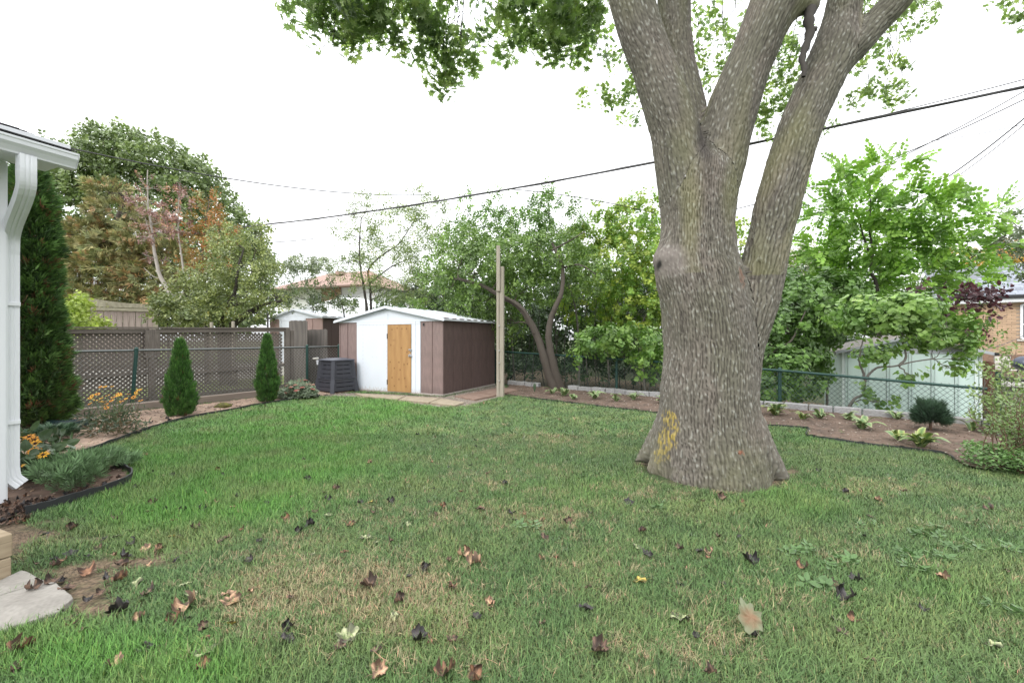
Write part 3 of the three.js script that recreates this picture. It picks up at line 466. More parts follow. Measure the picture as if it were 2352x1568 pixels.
{
  const W = 2.96, D = 2.37, he = 1.635, hp = 1.925, X = (px) => along(SH.x, SH.z, SH.dx, SH.dz, px);
  const root = thing('garden_shed', 'brown and white metal garden shed with one bare plywood door', 'shed', [SH.x, 0.0, SH.z], SHTURN);
  const ply = std(0xffffff, 0.7, { map: (() => {
    const knots = [[.2, .93], [.42, .95], [.63, .94], [.82, .94], [.15, .7], [.6, .66], [.84, .6], [.12, .45], [.5, .45], [.72, .42], [.86, .43], [.3, .36], [.55, .34], [.2, .22], [.5, .2], [.75, .22], [.3, .1], [.8, .1]], mark = [[.2, .77, .012, .03], [.25, .77, .012, .03], [.29, .77, .03, .03], [.35, .77, .01, .03], [.25, .69, .08, .004]];
    return colorTex(256, 512, (u, v) => { let g = 0.5 + 0.35 * noise(u * 7 + 0.6 * noise(u * 3, v * 3), v * 2.2, 4) + 0.22 * noise(u * 40, v * 9, 1) + 0.18 * Math.sin(u * 24 + 5 * noise(u * 2, v * 2.5, 7)); let c = mixc([0.44, 0.255, 0.10], [0.31, 0.165, 0.06], clamp(g));
      for (const [x, y] of knots) c = mixc(c, [0.16, 0.07, 0.02], clamp(1.2 * Math.exp(-((u - x) ** 2 * 2400 + (v - y) ** 2 * 7000)))); for (const [x, y, w, h] of mark) if (Math.abs(u - x) < w / 2 && Math.abs(v - y) < h / 2) c = mixc(c, [0.2, 0.1, 0.04], 0.6); return mixc(c, [0.22, 0.14, 0.08], sstep(0.035, 0, v) * 0.7); }); })() });
  gableShed(root, W, D, he, hp, (panel) => {
    panel(0.0, X(798), shedBrown); panel(X(798), X(820), shedBrown);
    panel(X(966), X(992), shedBrown); panel(X(992), W, shedBrown);
    for (const px of [798, 992]) mesh('panel_seam', rbox(0.022, he - 0.06, 0.02, 0.004, X(px), he / 2 + 0.02, 0.006), shedBrown, root);
    const f0 = X(820), f1 = X(833.5), d0 = X(891), d1 = X(945.5), f2 = X(966);
    mesh('door_frame', [rbox(f1 - f0, he - 0.07, 0.026, 0.004, (f0 + f1) / 2, he / 2 + 0.01, 0), rbox(f2 - d1, he - 0.07, 0.026, 0.004, (f2 + d1) / 2, he / 2 + 0.01, 0), rbox(0.02, he - 0.08, 0.02, 0.004, d1 + (f2 - d1) * 0.45, he / 2 + 0.01, 0.014), rbox(f2 - f0, 0.075, 0.028, 0.004, (f0 + f2) / 2, he - 0.055, 0.003)], shedWhite, root);
    const wd = mesh('metal_door', rbox(d0 - f1 - 0.006, he - 0.14, 0.03, 0.004, (d0 + f1) / 2, (he - 0.14) / 2 + 0.045, 0.006), shedWhite, root);
    const rivet = new THREE.SphereGeometry(0.008, 6, 4), rv = []; for (let i = 0; i < 16; i++) { const y = 0.09 + i * (he - 0.22) / 15; rv.push(rivet.clone().translate(f1 + 0.02, y, 0.022), rivet.clone().translate(d0 - 0.02, y, 0.022)); } for (let i = 1; i < 7; i++) rv.push(rivet.clone().translate(lerp(f1, d0, i / 7), he - 0.11, 0.022), rivet.clone().translate(lerp(f1, d0, i / 7), 0.07, 0.022)); for (const k of [.42, .58, .86]) rv.push(rivet.clone().translate(lerp(f1, d0, k), 0.8, 0.022));
    mesh('rivets', rv, std(lin(0.5, 0.5, 0.5), 0.5), wd);
    const pd = mesh('plywood_door', rbox(d1 - d0 - 0.012, he - 0.12, 0.022, 0.003, (d0 + d1) / 2, (he - 0.12) / 2 + 0.02, 0.016), ply, root); pd.userData.label = 'bare orange plywood door panel';
    for (const y of [0.25, 1.28]) mesh('hinge', rbox(0.024, 0.11, 0.012, 0.003, d0 + 0.004, y, 0.03), std(lin(0.08, 0.07, 0.06), 0.6), pd);
    mesh('hasp', [rbox(0.085, 0.03, 0.008, 0.003, d1 - 0.02, 0.985, 0.032), rbox(0.02, 0.06, 0.012, 0.003, d1 - 0.008, 0.97, 0.034)], M.metal, pd);
    mesh('padlock', [rbox(0.075, 0.045, 0.025, 0.006, d1 - 0.02, 0.85, 0.042), new THREE.TorusGeometry(0.02, 0.005, 6, 12, Math.PI).translate(d1 - 0.02, 0.872, 0.042)], M.metal, pd);
    mesh('bent_vent', rbox(0.035, 0.06, 0.012, 0.004, X(973), he - 0.1, 0.008), M.black, root, null, null);
  }, { brown: shedBrown, side: shedShadedSide, white: shedWhite });
  mesh('sill_board', rbox(W + 0.06, 0.09, 0.1, 0.01, W / 2, -0.03, 0.02), std(lin(0.13, 0.1, 0.08), 0.9), root);
  // second shed, next yard
  const b = V(-8.92, 0.28, -16.05), root2 = thing('garden_shed', 'pinkish brown and white metal shed in the next yard behind the lattice fence', 'shed', b, SHTURN), pink = std(lin(0.34, 0.235, 0.215), 0.6);
  gableShed(root2, 2.68, 1.9, 1.67, 1.96, (panel) => { const he2 = 1.67; panel(0, 0.24, pink); panel(0.24, 0.52, pink); panel(1.86, 2.2, pink); panel(2.2, 2.68, pink);
    for (const x of [0.24, 2.2]) mesh('panel_seam', rbox(0.02, he2 - 0.06, 0.02, 0.004, x, he2 / 2 + 0.02, 0.006), pink, root2);
    mesh('door_frame', [rbox(0.1, he2 - 0.07, 0.03, 0.004, 0.57, he2 / 2, 0.002), rbox(0.1, he2 - 0.07, 0.03, 0.004, 1.81, he2 / 2, 0.002), rbox(1.36, 0.08, 0.034, 0.004, 1.19, he2 - 0.06, 0.004)], shedWhite, root2);
    mesh('door', rbox(0.56, he2 - 0.15, 0.02, 0.004, 0.91, he2 / 2 - 0.02, 0.0), shedWhite, root2); mesh('door', rbox(0.56, he2 - 0.15, 0.02, 0.004, 1.475, he2 / 2 - 0.02, 0.0), shedWhite, root2);
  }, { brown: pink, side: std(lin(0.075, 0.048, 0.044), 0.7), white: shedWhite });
  // dark pole in front of it
  const dp = P(614.5, 722, 10.4); tag(mesh('dark_pole', [tube([V(0, -1.8, 0), V(0, 0, 0)], [0.022, 0.02], 8), new THREE.SphereGeometry(0.03, 8, 6)], std(lin(0.03, 0.028, 0.026), 0.7), null, dp), 'thin dark pole standing behind the lattice in front of the pinkish shed', 'pole');
}
// pale green shed on the right
{
  const a = P(1934, 0, 9.3), b = P(2257, 0, 8.3), W = Math.hypot(b.x - a.x, b.z - a.z), he = 1.62, hp = 1.92, base = EYE - 0.034 * 8.9 - he, root = thing('garden_shed', 'pale green metal shed under the heart-leaved tree on the right', 'shed', [a.x, base, a.z], Math.atan2(-(b.z - a.z), b.x - a.x));
  const pale = std(0xffffff, 0.5, { map: colorTex(128, 256, (u, v) => { const k = 0.96 + 0.08 * noise(u * 3, v * 2.5, 4) + 0.05 * noise(u * 60, v * 5, 6); return [0.52 * k, 0.645 * k, 0.60 * k]; }) }), rib = std(lin(0.46, 0.55, 0.53), 0.5), grey = std(lin(0.33, 0.35, 0.37), 0.6), n = 6;
  for (let i = 0; i < n; i++) { const w = (W - 0.1) / n; mesh('wall_panel', rbox(w - 0.004, he, 0.018, 0.003, 0.05 + w * (i + 0.5), he / 2, 0), pale, root); mesh('panel_rib', [rbox(0.018, he - 0.02, 0.022, 0.004, 0.05 + w * i + 0.012, he / 2, 0.012), rbox(0.018, he - 0.02, 0.022, 0.004, 0.05 + w * i + 0.06, he / 2, 0.012)], rib, root); }
  for (const x of [0.025, W - 0.025, W - 0.09]) mesh('corner_trim', rbox(0.045, he, 0.04, 0.005, x, he / 2, 0.004), std(lin(0.6, 0.68, 0.66), 0.5), root);
  for (let i = 0; i < 4; i++) { mesh('side_panel', rbox(0.018, he, 0.5, 0.003, 0.0, he / 2, -0.26 - i * 0.51), pale, root); mesh('side_panel', rbox(0.018, he, 0.5, 0.003, W, he / 2, -0.26 - i * 0.51), pale, root); }
  const pts = (x0, x1) => new THREE.Shape([[x0, he - 0.01], [x1, he - 0.01], [x1, he + (hp - he) * (1 - Math.abs(x1 / W * 2 - 1))], ...(x0 < W / 2 && x1 > W / 2 ? [[W / 2, hp - 0.02]] : []), [x0, he + (hp - he) * (1 - Math.abs(x0 / W * 2 - 1))]].map(([x, y]) => new THREE.Vector2(x, y)));
  mesh('gable', new THREE.ExtrudeGeometry(pts(0, W / 2 - 0.003), { depth: 0.018, bevelEnabled: false }), pale, root); mesh('gable', new THREE.ExtrudeGeometry(pts(W / 2 + 0.003, W), { depth: 0.018, bevelEnabled: false }), grey, root);
  mesh('header', rbox(W, 0.03, 0.03, 0.004, W / 2, he, 0.012), grey, root);
  const ang = Math.atan2(hp - he, W / 2), len = (W / 2 + 0.12) / Math.cos(ang), rusty = std(0xffffff, 0.7, { map: colorTex(128, 128, (u, v) => mixc([0.42, 0.42, 0.41], [0.2, 0.13, 0.1], clamp(0.35 + 0.8 * noise(u * 6, v * 20, 2)))) });
  for (const s of [-1, 1]) { const rf = mesh('roof', new THREE.BoxGeometry(len, 0.012, 2.3).rotateZ(-s * ang).translate(W / 2 + s * len / 2 * Math.cos(ang), hp - len / 2 * Math.sin(ang) + 0.03, -0.95), rusty, root); for (let i = 0; i < 6; i++) mesh('roof_rib', new THREE.BoxGeometry(len, 0.022, 0.03).rotateZ(-s * ang).translate(W / 2 + s * len / 2 * Math.cos(ang), hp - len / 2 * Math.sin(ang) + 0.045, 0.16 - i * 0.44), rusty, rf);
    mesh('roof_trim', new THREE.BoxGeometry(len + 0.02, 0.05, 0.014).rotateZ(-s * ang).translate(W / 2 + s * len / 2 * Math.cos(ang), hp - len / 2 * Math.sin(ang) + 0.02, 0.206), grey, root); }
  mesh('trim_end', rbox(0.06, 0.05, 0.07, 0.006, W / 2 + len * Math.cos(ang), hp - len * Math.sin(ang) + 0.03, 0.2), M.black, root);
}
// wooden post
{
  const b = G(1149, 912), post = thing('wooden_post', 'tall grey wooden post standing at the lawn edge right of the brown shed', 'post', b, -0.25), d = 1250 / 137;
  const yL = EYE + (HY - 612) / F * d, yU = EYE + (HY - 566) / F * d, y0 = EYE + (HY - 668) / F * d;
  mesh('shaft', rbox(0.09, yL + 0.1, 0.085, 0.008, 0.028, yL / 2 - 0.05, -0.02), M.paleWood, post);
  mesh('shaft', rbox(0.055, y0 + 0.1, 0.08, 0.006, -0.046, y0 / 2 - 0.05, 0.0), M.paleWood, post);
  mesh('upper_board', rbox(0.075, yU - y0 + 0.02, 0.04, 0.005, -0.03, (yU + y0) / 2, 0.045), M.paleWood, post);
  mesh('bolt', [0.35, 0.72, 0.98, 1.5].map((y) => new THREE.CylinderGeometry(0.014, 0.014, 0.02, 8).rotateX(Math.PI / 2).translate(-0.01, y, 0.045)), M.metal, post);
}
// compost bin
{
  const o = G(763, 906), ex = V(-0.56, 0, -0.38).normalize(), turn = Math.atan2(-ex.z * -1, -ex.x);   // local -x runs to the left corner
  const bin = thing('compost_bin', 'dark grey plastic compost bin with slotted sides beside the brown shed', 'compost bin', o, Math.atan2(ex.z, -ex.x));
  const dark = std(lin(0.042, 0.044, 0.056), 0.5), S = 0.64, H1 = 0.73, inset = (y) => 0.055 * y / H1 + (y > 0.3 ? 0.022 : 0);
  // each face made of lapped boards; gaps between board pieces are real slots
  const faces = [[0, 0], [Math.PI / 2, 1], [Math.PI, 2], [-Math.PI / 2, 3]];
  for (const [ang, k] of faces) {
    const c = V(-S / 2, 0, -S / 2);
    const face = new THREE.Group(); face.name = 'side_wall'; bin.add(face); face.position.copy(c); face.rotation.y = ang;
    for (let r = 0; r < 7; r++) {
      const y = 0.05 + r * 0.097, ins = inset(y + 0.04), w = S - 2 * ins - 0.06, z = S / 2 - ins;
      mesh('slat', rbox(w, 0.083, 0.03, 0.006, 0, y + 0.0415, z - 0.015), dark, face); mesh('slat', [rbox(0.07, 0.02, 0.026, 0.004, -w / 2 + 0.035, y + 0.09, z - 0.018), rbox(0.03, 0.02, 0.026, 0.004, 0, y + 0.09, z - 0.018), rbox(0.07, 0.02, 0.026, 0.004, w / 2 - 0.035, y + 0.09, z - 0.018)], dark, face);
    }
    mesh('belt', rbox(S - 0.09, 0.025, 0.03, 0.008, 0, 0.325, S / 2 - inset(0.2) - 0.006), dark, face);
    mesh('inner_wall', box(S - 0.16, H1 - 0.06, 0.006, 0, H1 / 2, S / 2 - 0.13), M.black, face);
  }
  for (const sx of [0, 1]) for (const sz of [0, 1]) { const p = (y) => V(sx ? -S + inset(y) : -inset(y), y, sz ? -S + inset(y) : -inset(y)); mesh('corner_post', [bar(p(0), p(0.31), 0.085, 0.085), bar(p(0.315), p(H1 - 0.01), 0.075, 0.075)], dark, bin); }
  const st = S - 0.13, lid = mesh('lid', [rbox(st + 0.06, 0.028, st + 0.06, 0.01, -S / 2, H1 + 0.008, -S / 2), new THREE.CylinderGeometry(0.2, 0.4, 0.035, 4, 1).rotateY(Math.PI / 4).translate(-S / 2, H1 + 0.036, -S / 2)], std(lin(0.075, 0.08, 0.1), 0.45), bin);
  tag(mesh('stone', new THREE.IcosahedronGeometry(0.06, 1).scale(1.2, 0.5, 0.8), std(lin(0.3, 0.29, 0.26), 0.9), null, o.clone().add(V(-0.42, H1 + 0.045, -0.12)).setY(H1 + 0.048)), 'small flat grey stone lying on the compost bin lid', 'stone');
}
// corrugated drain pipe
{
  const a = G(128, 988), b = G(208, 982), pts = smoothPath([a.clone().add(V(-0.4, 0.03, -0.1)), a, a.clone().lerp(b, 0.5), b].map((p) => V(p.x, 0.075, p.z)), 120), r = pts.map((_, i) => i > 95 ? 0.052 + 0.003 * (i % 4 < 2) : i % 6 < 3 ? 0.05 : 0.062);
  const pipe = thing('drain_pipe', 'black corrugated drain pipe lying in the bed under the tall cedar', 'pipe', a); mesh('hose', tube(pts, r, 14).translate(-a.x, -a.y, -a.z), std(lin(0.012, 0.028, 0.03), 0.35), pipe);
  mesh('coupling', tube([pts[98], pts[118]].map((p) => p.clone().sub(a)), [0.068, 0.068], 16), std(lin(0.014, 0.035, 0.04), 0.3), pipe);
}
// brick house beyond on the right
{
  const d = 20, gY = -0.6, a = P(2160, 0, 21.5), b = P(2520, 0, 18.5), L = a.distanceTo(V(b.x, a.y, b.z)), eave = EYE + (HY - 684) / F * 20.3, turn = Math.atan2(-(b.z - a.z), b.x - a.x), h = eave - gY;
  const house = thing('brick_house', 'tan brick house with grey shingle roof at the right edge', 'house', [a.x, gY, a.z], turn), LL = Math.hypot(b.x - a.x, b.z - a.z), X = (px) => along(a.x, a.z, (b.x - a.x) / LL, (b.z - a.z) / LL, px);
  mesh('wall', box(LL, h, 0.3, LL / 2, h / 2, -0.16), std(lin(0.36, 0.29, 0.225), 0.95), house);
  const w0 = X(2347), w1 = w0 + 1.3, yw0 = EYE + (HY - 777) / F * 19.6 - gY, yw1 = EYE + (HY - 699) / F * 19.6 - gY;
  // bricks
  const list = [], rnd = rngOf(41), bw = 0.295, bh = 0.083; for (let r = 0; r * bh < h - 0.06; r++) for (let x = (r % 2) * bw / 2; x < LL - bw; x += bw) { const y = r * bh + 0.04; if (x + bw / 2 > w0 - 0.1 && x + bw / 2 < w1 + 0.1 && y > yw0 - 0.08 && y < yw1 + 0.04) continue; list.push([x + bw / 2, y, r * bh < 1.0]); }
  const im = new THREE.InstancedMesh(new THREE.BoxGeometry(bw - 0.014, bh - 0.013, 0.03), std(0xffffff, 0.9), list.length), m4 = new THREE.Matrix4(), cc = new THREE.Color();
  list.forEach(([x, y, low], i) => { im.setMatrixAt(i, m4.makeTranslation(x, y, 0.0)); const k = 0.85 + 0.3 * rnd(); if (low) im.setColorAt(i, cc.setRGB(0.27 * k, 0.17 * k, 0.12 * k)); else im.setColorAt(i, cc.setRGB(0.47 * k, 0.325 * k, 0.215 * k)); }); im.name = 'bricks'; im.userData.kind = 'stuff'; house.add(im);
  const win = mesh('window', [rbox(0.09, yw1 - yw0, 0.08, 0.01, w0, (yw0 + yw1) / 2, 0.03), rbox(0.09, yw1 - yw0, 0.08, 0.01, w1, (yw0 + yw1) / 2, 0.03), rbox(1.3, 0.08, 0.078, 0.01, (w0 + w1) / 2, yw1, 0.03), rbox(1.3, 0.08, 0.078, 0.01, (w0 + w1) / 2, yw0, 0.03), rbox(1.2, 0.06, 0.06, 0.01, (w0 + w1) / 2, lerp(yw0, yw1, 0.42), 0.03)], M.white, house);
  mesh('pane', box(1.2, yw1 - yw0 - 0.05, 0.01, (w0 + w1) / 2, (yw0 + yw1) / 2, 0.018), std(lin(0.05, 0.06, 0.07), 0.1), win); mesh('sill', rbox(1.6, 0.07, 0.14, 0.01, (w0 + w1) / 2, yw0 - 0.09, 0.05), std(lin(0.5, 0.47, 0.42), 0.8), win);
  mesh('gutter', rbox(LL + 0.6, 0.13, 0.12, 0.02, LL / 2, h + 0.0, 0.42), M.black, house); mesh('fascia', rbox(LL + 0.6, 0.2, 0.03, 0.01, LL / 2, h - 0.13, 0.36), M.white, house); mesh('soffit', box(LL + 0.6, 0.02, 0.5, LL / 2, h - 0.24, 0.1), M.white, house);
  const pitch = 0.42, rl = 4.6, roof = mesh('roof', new THREE.BoxGeometry(LL + 0.6, 0.06, rl).translate(0, 0, -rl / 2).rotateX(pitch).translate(LL / 2, h + 0.06, 0.46), std(lin(0.16, 0.17, 0.19), 0.95), house);
  const sl = []; for (let r = 0; r < 24; r++) for (let x = -0.3; x < LL + 0.2; x += 0.3) { if (x < (r * 0.19) * 0.75 - 0.3) continue; sl.push([x + 0.15 + (r % 2) * 0.12, r * 0.185 + 0.1]); }
  const si = new THREE.InstancedMesh(new THREE.BoxGeometry(0.285, 0.02, 0.24).rotateX(0.06), std(0xffffff, 0.95), sl.length); sl.forEach(([x, u], i) => { si.setMatrixAt(i, m4.makeRotationX(pitch).setPosition(x, h + 0.06 + u * Math.sin(pitch) + 0.045, 0.46 - u * Math.cos(pitch))); const k = 0.75 + 0.5 * rnd(); si.setColorAt(i, cc.setRGB(0.23 * k, 0.25 * k, 0.29 * k)); }); si.name = 'shingles'; si.userData.kind = 'stuff'; roof.add(si);
  // patio things in front of that house
  const pc = P(2312, 862, 18.3), chairM = std(lin(0.2, 0.17, 0.14), 0.6), fab = std(lin(0.5, 0.48, 0.43), 0.9);
  const pat = P(2330, 874, 17.5); const pm = mesh('patio', rbox(7, 0.1, 3.2, 0.02, 1.5, 0, 0), std(lin(0.42, 0.4, 0.37), 0.9), null, [pat.x, -0.57, pat.z], [0, turn, 0]); pm.userData.kind = 'structure';
  const ch = thing('patio_chair', 'metal patio chair with pale back rest in front of the brick house', 'chair', [pc.x, -0.52, pc.z], turn + 0.3);
  mesh('backrest', rbox(0.5, 0.5, 0.03, 0.01, 0, 0.72, -0.22), fab, ch); mesh('seat', rbox(0.52, 0.04, 0.5, 0.01, 0, 0.42, 0), fab, ch); for (const x of [-0.25, 0.25]) { mesh('leg', tube([V(x, 0, 0.24), V(x, 0.62, 0.22)], [0.018, 0.018], 6), chairM, ch); mesh('leg', tube([V(x, 0, -0.28), V(x, 1.0, -0.26)], [0.018, 0.018], 6), chairM, ch); mesh('armrest', tube([V(x, 0.62, 0.22), V(x, 0.64, -0.24)], [0.02, 0.02], 6), chairM, ch); } mesh('top_bar', tube([V(-0.25, 1, -0.26), V(0, 1.06, -0.26), V(0.25, 1, -0.26)], [0.02, 0.02, 0.02], 6), chairM, ch);
  const gp = P(2352, 880, 16.5), gr = thing('barbecue', 'dark kettle barbecue cut by the right edge on the neighbour patio', 'barbecue', [gp.x, -0.52, gp.z], 0); mesh('bowl', new THREE.SphereGeometry(0.3, 16, 8, 0, 6.283, Math.PI / 2, Math.PI / 2).scale(1, 0.8, 1).translate(0, 0.75, 0), std(lin(0.03, 0.035, 0.05), 0.4), gr); mesh('lid', new THREE.SphereGeometry(0.31, 16, 8, 0, 6.283, 0, Math.PI / 2).translate(0, 0.755, 0), std(lin(0.05, 0.06, 0.09), 0.35), gr); for (let k = 0; k < 3; k++) mesh('leg', tube([V(0.12 * Math.cos(k * 2.1), 0.6, 0.12 * Math.sin(k * 2.1)), V(0.3 * Math.cos(k * 2.1), 0, 0.3 * Math.sin(k * 2.1))], [0.015, 0.015], 6), M.black, gr);
}
// red-roofed house and white canopy far behind
{
  const d = 27, pk = P(690, 617, d), e0 = P(628, 656, d), e1 = P(790, 686, 25), gY = 0;
  const house = thing('bungalow', 'distant bungalow with brownish red hip roof behind the sheds', 'house', [e0.x, gY, e0.z], Math.atan2(-(e1.z - e0.z), e1.x - e0.x)), L = Math.hypot(e1.x - e0.x, e1.z - e0.z) + 1.5, h = e0.y - 0.3;
  mesh('wall', box(L, h, 4.6, L / 2, h / 2, -2.6), std(lin(0.8, 0.8, 0.8), 0.8), house);
  mesh('brick_wall', box(1.4, h - 0.02, 0.1, L * 0.62, h / 2, -0.24), std(lin(0.33, 0.2, 0.13), 0.9), house);
  const rm = std(0xffffff, 0.95, { map: colorTex(128, 128, (u, v) => { const k = 0.85 + 0.25 * noise(u * 12, v * 30) + 0.12 * ((v * 22) % 1); return [0.36 * k, 0.245 * k, 0.205 * k]; }) });
  const rz = -2.6, ph = pk.y - h, g = new THREE.BufferGeometry(), A = [-0.5, h, 0.3], B = [L + 0.5, h, 0.3], C = [L + 0.5, h, -5.5], D = [-0.5, h, -5.5], R0 = [1.9, h + ph * 0.97, rz], R1 = [L - 1.9, h + ph * 0.97, rz];
  const tri = [A, B, R1, A, R1, R0, B, C, R1, C, D, R0, C, R0, R1, D, A, R0, A, D, C, A, C, B]; g.setAttribute('position', new THREE.Float32BufferAttribute(tri.flat(), 3)); g.setAttribute('uv', new THREE.Float32BufferAttribute(tri.flatMap((p) => [p[0] * 0.4, p[1] * 0.8]), 2)); g.computeVertexNormals();
  const roof = mesh('roof', g, rm, house); mesh('gutter', rbox(L + 1.0, 0.12, 0.1, 0.02, L / 2, h - 0.0, 0.35), std(lin(0.2, 0.13, 0.1), 0.5), roof); mesh('vent', rbox(0.5, 0.22, 0.4, 0.03, L * 0.5, h + ph * 0.85, rz + 0.7), rm, roof);
  for (const x of [L * 0.45, L * 0.78]) { const w = mesh('window', [rbox(0.9, 0.08, 0.08, 0.01, x, h - 0.5, -0.16), rbox(0.9, 0.08, 0.08, 0.01, x, h - 1.5, -0.16), rbox(0.08, 1.08, 0.08, 0.01, x - 0.45, h - 1, -0.158), rbox(0.08, 1.08, 0.08, 0.01, x + 0.45, h - 1, -0.158)], M.white, house); mesh('pane', box(0.85, 1, 0.02, x, h - 1, -0.18), std(lin(0.04, 0.045, 0.05), 0.15), w); }
  const c0 = P(655, 672, 20), cn = thing('canopy_shelter', 'white canopy shelter with sloping top behind the two sheds', 'canopy', [c0.x, 0, c0.z], -0.2), cw = 4.6; const s = new THREE.Shape(); s.moveTo(0, 1.5); s.lineTo(0, 2.35); s.lineTo(cw * 0.62, 3.0); s.lineTo(cw * 0.8, 2.95); s.lineTo(cw, 2.3); s.lineTo(cw, 1.5);
  mesh('cover', new THREE.ExtrudeGeometry(s, { depth: 3, bevelEnabled: true, bevelSize: 0.05, bevelThickness: 0.05 }).translate(0, 0, -3), std(lin(0.84, 0.85, 0.87), 0.6), cn); for (const x of [0.1, cw - 0.1]) for (const z of [-0.1, -2.9]) mesh('leg', tube([V(x, 0, z), V(x, 1.6, z)], [0.03, 0.03], 6), M.white, cn);
}
// overhead cables
{
  const cable = (name, a, b, sag, r, label, twist) => { const n = 40, pts = Array.from({ length: n }, (_, i) => { const t = i / (n - 1); return a.clone().lerp(b, t).add(V(0, -sag * 4 * t * (1 - t), 0)); }), o = a.clone(), gs = [tube(pts.map((p) => p.clone().sub(o)), pts.map(() => r), 8)];
    if (twist) gs.push(tube(pts.map((p, i) => p.clone().sub(o).add(V(0, r * 1.1 * Math.cos(i * 0.9), r * 1.1 * Math.sin(i * 0.9)))), pts.map(() => r * 0.35), 5)); const m = mesh(name, gs, std(lin(0.045, 0.043, 0.045), 0.6), null, o); tag(m, label, 'cable'); };
  const K = std(0);
  cable('overhead_cable', P(480, 527, 17), P(2470, 174, 6.1), 0.32, 0.022, 'thick black bundled overhead cable crossing the sky behind the big tree', true);
  cable('overhead_wire', P(1480, 376, 10.5), P(2400, 170, 6.4), 0.1, 0.008, 'thin wire running just above the thick black cable at the right');
  cable('overhead_wire', P(150, 338, 13), P(1000, 446, 26), 0.5, 0.02, 'thin dark wire sloping down across the big green tree on the left');
  cable('overhead_wire', P(100, 532, 13), P(720, 548, 22), 0.3, 0.016, 'thin wire crossing low in front of the big green tree on the left');
  cable('overhead_wire', P(1170, 434, 12), P(1560, 505, 12), -0.12, 0.012, 'thin wire dropping from the thick cable toward the big tree trunk');
  cable('overhead_wire', P(1690, 480, 12), P(2420, 195, 9), 0.25, 0.012, 'thin wire rising to the right over the tall sapling, lower of the long pair');
  cable('overhead_wire', P(2050, 370, 11), P(2420, 170, 9), 0.06, 0.011, 'thin wire fanning out to the upper right edge above the tall sapling');
  cable('overhead_wire', P(2180, 405, 11), P(2400, 232, 9), 0.05, 0.014, 'thin dark wire rising steeply to the right edge, upper of two close wires');
  cable('overhead_wire', P(2190, 412, 11.3), P(2400, 246, 9.2), 0.05, 0.009, 'thin dark wire rising steeply to the right edge, lower of two close wires');
  cable('overhead_wire', P(1860, 330, 12), P(2420, 268, 11), 0.28, 0.008, 'hair-thin sagging wire between big tree and right edge below the thick cable');
  const w0 = P(2204, 813, 9.0), w1 = P(2352, 770, 19); cable('ground_wire', w0, w1, 0.1, 0.01, 'thin dark wire from the pale green shed roof up to the brick house');
}
